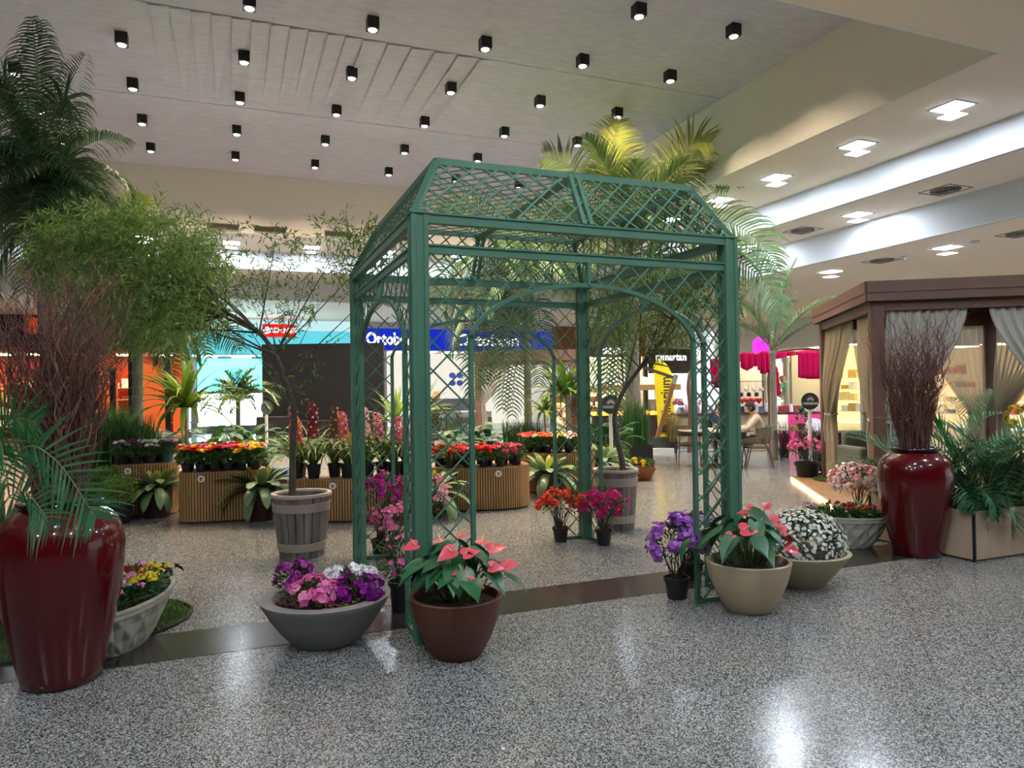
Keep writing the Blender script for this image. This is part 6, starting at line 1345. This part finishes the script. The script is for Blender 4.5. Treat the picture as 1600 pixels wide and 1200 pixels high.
# ------------------------------------------------------------------ white parasol kiosk
q = dep(962, 600, 22.0); q.z = 0; t = thing('market_parasol', 'wide off white parasol with tan valance over a kiosk counter', 'parasol', q, AZR); zt, ze, hw = 2.18, 1.72, 1.62; canv = fabric('canvas_white', 'c8c2b6', .3); tan = fabric('canvas_tan', 'b08a5c', .3)
mb = MB(); mb.add([(-hw, -hw, ze), (hw, -hw, ze), (hw, hw, ze), (-hw, hw, ze), (0, 0, zt)], [(0, 1, 4), (1, 2, 4), (2, 3, 4), (3, 0, 4)]); o = mb.build('canopy', canv, t, smooth=False); o.modifiers.new('s', 'SOLIDIFY').thickness = .01
mb = MB(); mb.add([(-hw, -hw, ze), (hw, -hw, ze), (hw, hw, ze), (-hw, hw, ze), (-hw, -hw, ze-.16), (hw, -hw, ze-.16), (hw, hw, ze-.16), (-hw, hw, ze-.16)], [(0, 1, 5, 4), (1, 2, 6, 5), (2, 3, 7, 6), (3, 0, 4, 7)]); o = mb.build('valance', tan, t, smooth=False); o.modifiers.new('s', 'SOLIDIFY').thickness = .01
mb = MB(); mb.tube([(0, 0, 0), (0, 0, zt)], .03, 8); mb.build('mast', blk, t); mb = MB(); mb.lathe([(0, 0), (.3, 0), (.3, .06), (0, .06)], 20); mb.build('foot', blk, t)
t = thing('kiosk_counter', 'kiosk counter with an orange lit edge under the white parasol', 'counter', q+V((0, -.3, 0)), AZR); mb = MB(); mb.box((-.9, -.5, 0), (1.3, .1, .82)); mb.build('counter_body', mat('kiosk_brown', '3a2a20', .6), t, smooth=False); mb = MB(); mb.box((-.95, -.55, .94), (1.35, .15, .98)); mb.build('counter_top', colr('counter_top', 'c8a070'), t, smooth=False); mb = MB(); mb.box((-.9, -.51, .82), (1.3, .05, .94)); mb.build('light_strip', glow('orange_strip', 'f0a040', 1.6), t, smooth=False)
for i, (x, w_, h, c) in enumerate(((-.4, .3, .34, 'd8b888'), (0, .3, .3, 'e0c8a0'), (.35, .2, .46, '6a4028'), (.9, .22, .3, 'e8dcc4'))): mb = MB(); mb.box((-w_/2, -.12, 0), (w_/2, .12, h)); tag(mb.build('display_box', colr('kiosk_'+c, c), loc=q+V((cos(AZR)*x, sin(AZR)*x-.4, .98)), rotz=AZR, bevel=.02, smooth=False), '%s box on the kiosk counter under the parasol' % ['tan', 'pale tan', 'tall brown', 'cream'][i], 'box')
# ------------------------------------------------------------------ pink kiosk with goods
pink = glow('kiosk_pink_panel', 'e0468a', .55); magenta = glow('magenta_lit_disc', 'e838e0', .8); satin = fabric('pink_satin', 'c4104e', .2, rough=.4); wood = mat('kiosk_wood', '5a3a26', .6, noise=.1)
q = dep(1225, 640, 18.0); q.z = 0; KZ = .95
def kl(px, py=640, dd=18.0): p = dep(px, py, dd)-q; return V((p.x*cos(AZR)+p.y*sin(AZR), -p.x*sin(AZR)+p.y*cos(AZR), p.z))
t = thing('gift_kiosk', 'pink fronted gift kiosk with wooden counter and white arch panel', 'kiosk', q, AZR); xa, xb = kl(1058).x, kl(1300).x
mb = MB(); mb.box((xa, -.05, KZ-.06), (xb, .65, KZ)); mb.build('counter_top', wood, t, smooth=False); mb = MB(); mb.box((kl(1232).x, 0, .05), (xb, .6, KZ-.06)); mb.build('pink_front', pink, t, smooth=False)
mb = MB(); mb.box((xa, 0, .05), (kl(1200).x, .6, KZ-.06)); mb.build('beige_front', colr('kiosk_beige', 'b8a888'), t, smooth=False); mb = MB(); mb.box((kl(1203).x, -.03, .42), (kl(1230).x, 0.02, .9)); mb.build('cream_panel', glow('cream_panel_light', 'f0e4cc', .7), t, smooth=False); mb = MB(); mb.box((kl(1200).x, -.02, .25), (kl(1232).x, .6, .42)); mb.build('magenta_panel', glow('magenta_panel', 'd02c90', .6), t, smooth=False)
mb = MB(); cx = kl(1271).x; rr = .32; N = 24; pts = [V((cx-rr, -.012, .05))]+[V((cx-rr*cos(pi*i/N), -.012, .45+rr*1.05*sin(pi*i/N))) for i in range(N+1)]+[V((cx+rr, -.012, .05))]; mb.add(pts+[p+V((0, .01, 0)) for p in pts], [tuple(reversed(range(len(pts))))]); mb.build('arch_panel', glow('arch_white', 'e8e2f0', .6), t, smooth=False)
def branch_post(pxs, label, r=.06):
    b0 = dep(*pxs[0], 17.6); b0.z = 0; P_ = [dep(x, y, 17.6)-b0 for x, y in pxs]; P_[0].z = 0; mb = MB(); pts = spline(P_, 6); k = len(pts); mb.tube(pts, [r*(1-.55*i/k)*(1+.12*sin(i*1.3)) for i in range(k)], 9); o = mb.build('branch_post', mat('branch_brown', '6c4c3a', .7, noise=.15), loc=b0); tag(o, label, 'post', 'crooked branch posts of the pink kiosk')
branch_post([(1206, 725), (1207, 640), (1205, 600), (1204, 570), (1212, 552), (1235, 546), (1262, 545), (1290, 548)], 'crooked branch post arching right over the pink kiosk')
branch_post([(1202, 725), (1203, 650), (1201, 590), (1206, 560), (1216, 540)], 'crooked branch post forking up beside the magenta sign', .05)
branch_post([(1078, 725), (1079, 650), (1076, 600), (1081, 578), (1092, 566), (1104, 562)], 'crooked branch post at the left end of the gift kiosk')
def cloth(pxs0, pxs1, label, dd=17.5, folds=6, name='pink_drape', m=satin):
    """cloth between an upper and a lower edge given as pixel polylines"""
    A, B = spline([dep(x, y, dd) for x, y in pxs0], 10), spline([dep(x, y, dd) for x, y in pxs1], 10); n = min(len(A), len(B)); b0 = A[0].copy(); mb = MB(); J = 8; vs = []
    for j in range(J+1):
        for i in range(n): p = lerp(A[i], B[i], j/J)-b0+V((0, -.04*sin(folds*2*pi*i/(n-1))*(.4+j/J), 0)); vs.append(p)
    mb.add(vs, [(j*n+i, j*n+i+1, (j+1)*n+i+1, (j+1)*n+i) for j in range(J) for i in range(n-1)]); o = mb.build(name, m, loc=b0, smooth='all'); o.modifiers.new('s', 'SOLIDIFY').thickness = .012; tag(o, label, 'cloth', 'crimson satin drapes of the gift kiosk'); return o
cloth([(1247, 549), (1263, 547), (1280, 548), (1294, 550)], [(1247, 590), (1263, 592), (1280, 592), (1294, 590)], 'straight hanging crimson drape at the right of the gift kiosk')
cloth([(1152, 555), (1164, 550), (1178, 552), (1188, 554)], [(1152, 562), (1166, 580), (1178, 572), (1188, 578)], 'left crimson swag below the magenta disc', folds=4)
cloth([(1184, 552), (1192, 548), (1198, 548), (1204, 556)], [(1184, 578), (1192, 584), (1200, 582), (1205, 578)], 'right crimson swag against the branch post', folds=3)
cloth([(1205, 556), (1220, 550), (1236, 549), (1250, 550)], [(1205, 562), (1220, 560), (1236, 556), (1250, 554)], 'thin crimson strip wrapped along the arching branch', folds=3)
cloth([(1109, 562), (1118, 560), (1130, 560), (1142, 564)], [(1112, 600), (1120, 606), (1132, 604), (1141, 596)], 'rounded crimson cloth behind the right gazebo leg', folds=3)
cloth([(1206, 572), (1210, 571), (1213, 572), (1215, 574)], [(1212, 618), (1215, 620), (1218, 619), (1220, 616)], 'narrow red ribbon hanging by the branch post', folds=1)
p = dep(1188, 541, 17.8); t = thing('lit_round_sign', 'glowing magenta round sign above the pink kiosk', 'sign', p, AZR); mb = MB(); mb.lathe([(0, 0), (.21, 0), (.21, .06), (0, .06)], 32, sy=1.15); o = mb.build('lit_disc', magenta, t, smooth=False); o.rotation_euler = (pi/2, 0, 0); mb = MB(); mb.tube([(0, .03, .2), (0, .03, 4.72-p.z)], .008, 6); mb.build('hanger', blk, t)
mb = MB(); mb.tube([(-.06, -.07, .1), (-.01, -.07, .13), (.05, -.07, .1), (.09, -.07, .14)], .008, 5); mb.tube([(.04, -.07, .12), (.05, -.07, .02), (.10, -.07, -.01)], .008, 5); mb.tube([(-.02, -.07, -.12), (.06, -.07, -.07)], .006, 5); mb.build('dark_squiggle', mat('print_black', '101010', .7), t)
# goods on the kiosk counter: every piece its own thing
def item(nm, px, dy, label, cat, fn, m, grp, dd=18.15, z=None, sm=True):
    p = dep(px, 640, dd); mb = MB(); fn(mb); o = mb.build(nm, m, loc=(p.x, p.y, (KZ if z is None else z)+dy), rotz=AZR, smooth=sm); tag(o, label, cat, grp); return o
def hrt(mb, s=.09):
    P_ = []; N = 28
    for i in range(N): g = 2*pi*i/N; P_.append(((16*sin(g)**3)*s/16, (13*cos(g)-5*cos(2*g)-2*cos(3*g)-cos(4*g))*s/16))
    for k, (y, q_) in enumerate(((-.05, .55), (-.025, 1), (.025, 1), (.05, .55))): 
        mb.v += [(x*q_, y, z*q_+s) for x, z in P_]
    for k in range(3):
        for i in range(N): mb.f.append((k*N+i, k*N+(i+1) % N, (k+1)*N+(i+1) % N, (k+1)*N+i)); mb.m.append(0)
    mb.f.append(tuple(reversed(range(N)))); mb.m.append(0); mb.f.append(tuple(3*N+i for i in range(N))); mb.m.append(0)
rdm = mat('heart_red', 'c01020', .4)
for i, px in enumerate((1160, 1168, 1177, 1186)): item('heart_cushion', px, .22, 'plump red heart, %s from the left above the kiosk counter' % ORD[i], 'heart ornament', lambda mb: hrt(mb, .085), rdm, 'red hearts on the gift kiosk')
def bear(mb, s=.1):
    mb.lathe([(0, 0), (s*.7, s*.2), (s*.8, s*.8), (s*.5, s*1.4), (0, s*1.5)], 14); mb.lathe([(0, s*1.3), (s*.45, s*1.5), (s*.5, s*1.9), (s*.3, s*2.25), (0, s*2.3)], 14)
    for x in (-1, 1): mb.lathe([(0, s*2.1), (s*.18, s*2.2), (s*.15, s*2.4), (0, s*2.45)], 8, c=(x*s*.4, 0, 0))
def jar(mb, r=.06, h=.2): mb.lathe([(0, 0), (r, 0), (r*1.05, h*.6), (r*.6, h*.8), (r*.6, h), (0, h)], 16)
def box_(mb, w=.12, h=.16): mb.box((-w/2, -.06, 0), (w/2, .06, h))
kinds = [('gift_box', 'gift box', box_, ['d8d4cc', 'a83848', '6a7a98', 'e8e4e0', '3a3a40', 'c86a7a']), ('glass_jar', 'jar', jar, ['d8d8e0', 'b8a0c0', 'e0c8c8', 'e8e8e8']), ('soft_toy', 'soft toy', bear, ['e8e0e4', 'd8b0b8', 'c8c8d8'])]
cn = {'d8d4cc': 'off white', 'a83848': 'crimson', '6a7a98': 'slate blue', 'e8e4e0': 'white', '3a3a40': 'black', 'c86a7a': 'rose', 'd8d8e0': 'clear', 'b8a0c0': 'mauve', 'e0c8c8': 'blush', 'e8e8e8': 'frosted', 'e8e0e4': 'white', 'd8b0b8': 'pink', 'c8c8d8': 'pale grey'}
R = random.Random(77)
for i, px in enumerate([1064, 1073, 1082, 1090, 1101, 1112, 1120, 1129, 1137, 1158, 1166, 1174, 1182, 1190, 1198, 1212, 1220, 1228, 1236, 1244, 1252, 1278, 1286]):
    nm, cat, fn, cs = kinds[(i*5+i//3) % 3] if i < 15 else kinds[0 if i % 3 else 1]; c = R.choice(cs); item(nm, px, 0, '%s %s on the kiosk counter, %s' % (cn[c], cat, ('near the branch post' if 1190 < px < 1215 else 'left of the gazebo leg, %s along' % ORD[i % 8] if px < 1100 else 'seen through the right lattice, %s along' % ORD[(i-4) % 8] if px < 1145 else 'under the red hearts, %s along' % ORD[(i-9) % 8] if px < 1200 else 'right part, %s along' % ORD[(i-15) % 8])), cat, fn, colr('item_'+c, c, .4), 'small goods on the kiosk counter')
# hanging heads of merchandise rail (sunglasses rail) behind
t = thing('display_rail', 'black rail with hanging toys above the kiosk counter', 'display rail', dep(1172, 640, 18.5)*1.0+V((0, 0, -dep(1172, 640, 18.5).z)), AZR)
mb = MB(); mb.tube([(-.35, 0, .95), (-.35, 0, 1.75), (.35, 0, 1.75), (.35, 0, .95)], .014, 6); mb.build('rail', blk, t)
for i in range(10):
    mb = MB(); x = -.3+.066*i; z = 1.55-.14*(i % 3); mb.lathe([(0, -.07), (.05, -.04), (.06, 0), (.04, .05), (0, .06)], 12, c=(x, -.03, z)); mb.tube([(x, 0, 1.75), (x, -.03, z+.05)], .004, 4); mb.build('hanging_toy', colr('toy_%d' % (i % 3), ['d8d4d4', '2a2a2e', 'c8a8a0'][i % 3]), t)
# bouquets on the counter seen through lattice
for i, (px, c) in enumerate(((1060, 'dusky'), (1126, 'white'), (1098, 'pink'))):
    p = dep(px, 640, 18.1); t = thing('bouquet', '%s bouquet on the gift kiosk counter' % c, 'bouquet', (p.x, p.y, KZ)); mb = MB(); jar(mb, .05, .14); mb.build('vase', wl, t); mb = MB(); RR = random.Random(i)
    for q_, nn in mound_pts(RR, 40, V((0, 0, .25)), .13, .13, .12): mb.flower(q_, nn, .035, 5)
    mb.build('blossoms', petalmat(*[('a04a68', 'c87890'), WHT, ('d890b0', 'ecb8cc')][i]), t)
# ------------------------------------------------------------------ tables and chairs of the cafe
rope = mat('rope_olive', '6a604a', .8, noise=.1, nscale=30); leg_m = mat('chair_metal', '5a4c40', .5); cush = mat('chair_cushion', '9a9484', .9)
def chair(name, label, loc, rot):
    t = thing(name, label, 'chair', loc, rot, group='rope backed cafe chairs')      # faces -y in its own frame
    mb = MB(); mb.lathe([(0, .40), (.2, .40), (.235, .42), (.24, .455), (.21, .475), (0, .48)], 28, sy=.98); mb.build('seat', cush, t)
    mb = MB(); mb.tube([V((.25*cos(g), .25*sin(g), .405)) for g in [2*pi*i/28 for i in range(29)]], .012, 6); mb.build('seat_frame', leg_m, t)
    mb = MB(); K = 22
    for j, z in enumerate((.60, .625, .65, .675, .70, .725, .75, .775)):
        mb.tube([V((.29*cos(g), .27*sin(g)+.02, z+.03*sin(g))) for g in [lerp(-.12, pi+.12, i/K) for i in range(K+1)]], .0135, 6)
    mb.build('backrest', rope, t, smooth='all')
    mb = MB(); 
    for z in (.585, .79): mb.tube([V((.295*cos(g), .275*sin(g)+.02, z+.03*sin(g))) for g in [lerp(-.25, pi+.25, i/K) for i in range(K+1)]], .010, 6)
    mb.build('back_frame', leg_m, t, smooth='all')
    for sx in (-1, 1):
        mb = MB(); mb.tube([(sx*.27, -.22, 0), (sx*.29, -.12, .42), (sx*.30, -.04, .60)], .011, 6); mb.build('leg', leg_m, t)
        mb = MB(); mb.tube([(sx*.22, .30, 0), (sx*.2, .22, .42), (sx*.2, .235, .62)], .011, 6); mb.build('leg', leg_m, t)
    return t
ca = at(1078, 726); ch = chair('cafe_chair', 'cafe chair with olive rope back facing the far table, left of the right gazebo leg', ca, AZR+2.9)
mc = at(1183, 731); dup(ch, mc, -2.2, 'cafe chair with the man in the beige shirt')
dup(ch, at(1132, 726)+V((.1, -.1, 0)), AZR+3.1, 'cafe chair seen through the right gazebo lattice')
tt = dep(1118, 668, 14.4); tt.z = 0; t = thing('round_table', 'round cafe table with pale top behind the right gazebo leg', 'table', tt); mb = MB(); mb.lathe([(0, .71), (.72, .71), (.75, .725), (.74, .74), (0, .745)], 48); mb.build('table_top', mat('table_beige', '9a9282', .5), t); mb = MB(); mb.tube([(0, 0, 0), (0, 0, .71)], .04, 12); mb.build('column', leg_m, t); mb = MB(); mb.lathe([(0, 0), (.3, 0), (.3, .02), (0, .04)], 28); mb.build('foot', leg_m, t)
for i, (dx, dy, m, h, tx) in enumerate(((-.35, .1, 'd8d8d8', .14, 'small white cup standing'), (-.1, -.1, 'e0b820', .12, 'yellow cup standing'))): mb = MB(); mb.lathe([(0, 0), (.03, 0), (.04, h), (.034, h), (.026, .01)], 16); tag(mb.build('cup', mat('cup_'+m, m, .4), loc=tt+V((dx, dy, .745))), tx+' on the round cafe table', 'cup')
gq = dep(1240, 672, 15.2); gq.z = 0; t = thing('glass_table', 'small round glass topped table behind the seated man', 'table', gq); mb = MB(); mb.lathe([(0, .66), (.42, .66), (.42, .675), (0, .675)], 40); mb.build('table_top', mat('grey_glass', '6c7474', .08), t); 
for i in range(3): g = i*2.1; mb = MB(); mb.tube([(.3*cos(g), .3*sin(g), 0), (-.1*cos(g), -.1*sin(g), .35), (.25*cos(g), .25*sin(g), .66)], .012, 6); mb.build('leg', leg_m, t)
pq = gq+V((.12, -.1, .675)); t = thing('table_plant', 'small dark leaved plant in terracotta pot on the glass table', 'potted plant', pq); mb = MB(); mb.lathe([(0, 0), (.06, 0), (.09, .12), (.085, .125), (.07, .1)], 20); mb.build('pot', mat('terracotta_dark', '6a3a2c', .7), t); mb = MB(); RR = random.Random(2); leaves_in(mb, RR, 60, V((0, 0, .26)), .07, .07, .16, L=.09, w=.05); mb.build('leaves', drd, t)
t = thing('table_plant', 'low spiky plant in small box on the glass table', 'potted plant', gq+V((-.12, -.12, .675))); mb = MB(); mb.box((-.07, -.05, 0), (.07, .05, .06)); mb.build('pot', mat('ochre_box', '9a6a34', .7), t, smooth=False); mb = MB(); strap_leaves(mb, RR, 18, .05, .1, .18, .015, .4, 1.4, .8); mb.build('leaves', drl, t)
for i, (px, py, dd, tx) in enumerate(((1225, 700, 16.0, 'left of the pole'), (1256, 700, 15.8, 'under the glass table'), (1283, 700, 14.2, 'beside the cabana curtain'))):
    b = dep(px, py, dd); b.z = 0; t = thing('reddish_grass', 'tuft of dark reddish grass before the pink kiosk, ' + tx, 'plant', b, group='reddish grass tufts'); nursery_pot(t, .13, .2); mb = MB(); grass_clump(mb, random.Random(i), 160, V((0, 0, .17)), .1, .1, .7, .009, .35); mb.build('blades', leafmat('red_grass', '3a2024', '7a4448', .7, trans=.1), t)
# ------------------------------------------------------------------ people
skin = mat('skin', 'b07c60', .55); 
def skinned(name, verts, edges, radii, m, parent, root=0, sub=2, loc=None):
    me = bpy.data.meshes.new(name); me.from_pydata([tuple(v) for v in verts], edges, []); me.materials.append(m); o = bpy.data.objects.new(name, me); COL.objects.link(o); o.parent = parent
    o.modifiers.new('skin', 'SKIN'); sk = me.skin_vertices[0].data
    for i, r in enumerate(radii): sk[i].radius = r if isinstance(r, tuple) else (r, r); sk[i].use_root = (i == root)
    o.modifiers.new('sub', 'SUBSURF').levels = sub; o.modifiers['sub'].render_levels = sub
    o.modifiers['skin'].use_smooth_shade = True; return o
def person(label, loc, rot, pose, shirt, trousers, hairc, shoe='1a1614', hair_long=False, skinm=None):
    """pose: dict of joints in metres, figure faces -y. The body is one skinned surface; clothes and hair are its children"""
    skm = skinm or skin; t = thing('person', label, 'person', loc, rot); J = pose; names = list(J.keys()); idx = {n: i for i, n in enumerate(names)}
    E_ = [('pelvis', 'waist'), ('waist', 'chest'), ('chest', 'neck'), ('neck', 'head'), ('head', 'crown')]
    for s in 'lr': E_ += [('chest', 'sho'+s), ('sho'+s, 'elb'+s), ('elb'+s, 'wri'+s), ('wri'+s, 'palm'+s), ('pelvis', 'hip'+s), ('hip'+s, 'kne'+s), ('kne'+s, 'ank'+s), ('ank'+s, 'toe'+s)]
    rad = dict(pelvis=(.13, .105), waist=(.125, .095), chest=(.145, .105), neck=.052, head=(.074, .088), crown=(.062, .074))
    for s in 'lr': rad.update({'sho'+s: .058, 'elb'+s: .042, 'wri'+s: .027, 'palm'+s: (.036, .018), 'hip'+s: .085, 'kne'+s: .056, 'ank'+s: .038, 'toe'+s: (.04, .025)})
    body = skinned('body', [J[n] for n in names], [(idx[a], idx[b]) for a, b in E_], [rad[n] for n in names], skm, t, idx['pelvis'])
    for s in 'lr':     # fingers root inside the palm
        P_ = V(J['palm'+s]); W_ = V(J['wri'+s]); d = (P_-W_).normalized(); a, b = frame(d)
        for k, (off, L) in enumerate(((-.028, .062), (-.009, .072), (.010, .068), (.028, .054))):
            q = P_+a*off; mb = MB(); mb.tube([q, q+d*L*.45-b*.006, q+d*L*.8-b*.018, q+d*L-b*.030], [.0088, .0082, .0075, .0055], 6); mb.build('finger', skm, t)
        mb = MB(); q = W_+d*.02+a*(.03 if s == 'l' else -.03); mb.tube([q, q+d*.03+a*(.018 if s == 'l' else -.018), q+d*.055+a*(.02 if s == 'l' else -.02)-b*.01], [.011, .0095, .007], 6); mb.build('thumb', skm, t)
    sub_ = ['pelvis', 'waist', 'chest', 'shol', 'elbl', 'shor', 'elbr']+(['wril', 'wrir'] if pose.get('_long', True) else [])
    sr = dict(pelvis=(.155, .13), waist=(.16, .13), chest=(.185, .145), shol=.074, shor=.074, elbl=.058, elbr=.058, wril=.04, wrir=.04); si = {n: i for i, n in enumerate(sub_)}
    se = [('pelvis', 'waist'), ('waist', 'chest'), ('chest', 'shol'), ('chest', 'shor'), ('shol', 'elbl'), ('shor', 'elbr')]+([('elbl', 'wril'), ('elbr', 'wrir')] if 'wril' in si else [])
    vs = [V(J[n]) for n in sub_]
    if 'wril' in si: 
        for n, e in (('wril', 'elbl'), ('wrir', 'elbr')): vs[si[n]] = lerp(V(J[e]), V(J[n]), .88)
    skinned('shirt', vs, [(si[a], si[b]) for a, b in se], [sr[n] for n in sub_], mat('cloth_'+shirt, shirt, .85, bump=.3, bscale=14), t, 0)
    mb = MB(); c = V(J['neck']); dr = (V(J['head'])-V(J['chest'])).normalized(); a, b = frame(dr); q = lerp(V(J['chest']), c, .72); mb.tube([q+a*(.066*cos(g))+b*(.066*sin(g)) for g in [2*pi*i/16 for i in range(17)]], .016, 6); mb.build('collar', mat('cloth_'+shirt, shirt, .85), t)
    tn = ['pelvis', 'hipl', 'knel', 'ankl', 'hipr', 'kner', 'ankr']; tr_ = [(.152, .13), .105, .075, .055, .105, .075, .055]; skinned('trousers', [J[n] for n in tn], [(0, 1), (1, 2), (2, 3), (0, 4), (4, 5), (5, 6)], tr_, mat('cloth_'+trousers, trousers, .9, bump=.3, bscale=12), t, 0)
    for s in 'lr':
        A, B = V(J['ank'+s]), V(J['toe'+s]); skinned('shoe', [A+V((0, .03, -.03)), lerp(A, B, .5)+V((0, 0, -.01)), B], [(0, 1), (1, 2)], [(.045, .045), (.048, .04), (.04, .028)], mat('shoe_'+shoe, shoe, .5), t, 0)
    # hair cap, face
    H, Cn = V(J['head']), V(J['crown']); up = (Cn-H).normalized(); fw = V((0, -1, 0)); fw = (fw-up*fw.dot(up)).normalized(); sd = up.cross(fw)
    hm = mat('hair_'+hairc, hairc, .7, bump=.5, bscale=60); mb = MB(); NU, NV = 28, 14; ctr = lerp(H, Cn, .45); vs = []
    for j in range(NV+1):
        th = pi*j/NV*.8
        for i in range(NU):
            g = 2*pi*i/NU; f = cos(g); lim = th if f < .25 else min(th, .55*pi*.78); k = 1.0
            vs.append(ctr+up*(.118*cos(lim))+fw*(.098*sin(lim)*f*(.97 if f > 0 else 1.06))+sd*(.088*sin(lim)*sin(g)))
    mb.add(vs, [(j*NU+i, j*NU+(i+1) % NU, (j+1)*NU+(i+1) % NU, (j+1)*NU+i) for j in range(NV) for i in range(NU)])
    if hair_long:
        for k in range(40): g = lerp(.6, 2*pi-.6, k/39); q = ctr+fw*(.085*cos(g))+sd*(.088*sin(g)); mb.tube([q+up*.04, q-up*.10-fw*.02, q-up*.24-fw*.03], [.014, .013, .005], 5)
    mb.build('hair', hm, t, smooth='all')
    fc = lerp(H, Cn, .3); mb = MB(); n0 = fc+fw*.088-up*.015; mb.add([n0+up*.03, n0-up*.018+sd*.014+fw*.004, n0-up*.018-sd*.014+fw*.004, n0-up*.012+fw*.024, n0-up*.024], [(0, 1, 3), (0, 3, 2), (1, 4, 3), (3, 4, 2)]); mb.build('nose', skm, t)
    for s in (-1, 1):
        mb = MB(); mb.lathe([(0, -.006), (.009, -.003), (.009, .003), (0, .006)], 10, c=tuple(fc+fw*.083+sd*s*.03+up*.012)); mb.build('eye', mat('eye_dark', '1c1412', .3), t)
        mb = MB(); e = fc+sd*s*.083-up*.006; mb.tube([e-up*.025, e+sd*s*.012-fw*.008, e+up*.026], [.008, .012, .008], 6); mb.build('ear', skm, t)
    mb = MB(); mo = fc+fw*.084-up*.05; mb.tube([mo-sd*.022, mo+fw*.005, mo+sd*.022], [.003, .006, .003], 6); mb.build('mouth', mat('lips', '8a4a40', .5), t); return t
sit = dict(pelvis=(0, .08, .55), waist=(0, .09, .72), chest=(0, .0, .95), neck=(0, -.06, 1.09), head=(0, -.10, 1.17), crown=(0, -.12, 1.26),
    shol=(.17, -.01, 1.02), elbl=(.25, -.17, .80), wril=(.14, -.40, .78), palml=(.10, -.46, .79), shor=(-.17, -.01, 1.02), elbr=(-.25, -.17, .80), wrir=(-.12, -.40, .80), palmr=(-.08, -.46, .81),
    hipl=(.10, .04, .54), knel=(.14, -.40, .56), ankl=(.14, -.30, .09), toel=(.15, -.46, .035), hipr=(-.10, .04, .54), kner=(-.14, -.42, .56), ankr=(-.13, -.42, .09), toer=(-.14, -.58, .035))
person('seated man in a beige shirt and grey trousers reading at the cafe table', mc+V((.0, .0, -.02)), -2.2, sit, 'c6baa6', '6c665e', '17120f')
ps = at(1138, 722); cb = dup(ch, ps+V((.1, .45, 0)), AZR+.5, 'cafe chair holding the person in dark blue'); person('seated dark haired person in dark blue seen through the gazebo lattice', ps+V((.1, .45, -.02)), AZR+.6, sit, '1c2a48', '22242c', '0e0b0a')
stand = dict(pelvis=(0, 0, .90), waist=(0, .0, 1.04), chest=(0, -.01, 1.24), neck=(0, -.03, 1.37), head=(0, -.06, 1.46), crown=(0, -.07, 1.55),
    shol=(.16, 0, 1.32), elbl=(.20, .02, 1.06), wril=(.12, -.22, 1.08), palml=(.07, -.28, 1.12), shor=(-.16, 0, 1.32), elbr=(-.20, .02, 1.06), wrir=(-.10, -.22, 1.08), palmr=(-.05, -.28, 1.12),
    hipl=(.09, 0, .86), knel=(.10, -.02, .48), ankl=(.10, .03, .09), toel=(.11, -.13, .03), hipr=(-.09, 0, .86), kner=(-.10, -.03, .48), ankr=(-.10, .0, .09), toer=(-.11, -.16, .03), _long=False)
stand.pop('_long'); q = dep(678, 640, 17.2); q.z = 0
tw = person('standing woman with fair hair in a dark top looking at her phone', q, AZR+1.35, stand, '1c2430', '20222c', '8a6238', hair_long=True)
mb = MB(); mb.box((-.035, -.005, -.07), (.035, .005, .07)); o = mb.build('phone', mat('phone_black', '101014', .2), loc=q+V((cos(AZR+1.35-pi/2)*.33, sin(AZR+1.35-pi/2)*.33, 1.17)), rotz=AZR+1.35, smooth=False); o.rotation_euler.x = -.6; tag(o, 'dark phone held by the standing woman', 'phone')
mb = MB(); mb.box((-.14, -.06, -.2), (.14, .08, .2)); o = mb.build('shoulder_bag', mat('bag_blue', '3a7cb0', .6), loc=q+V((-.22, -.05, 1.0)), rotz=AZR, bevel=.03, smooth=False); tag(o, 'light blue bag worn by the standing woman', 'bag')
# white speck on the floor in front
p = at(786, 1171); mb = MB(); mb.lathe([(0, 0), (.009, .001), (.010, .004), (.006, .008), (0, .009)], 12); tag(mb.build('white_pebble', wl, loc=p), 'tiny white speck lying on the terrazzo in the foreground', 'pebble')
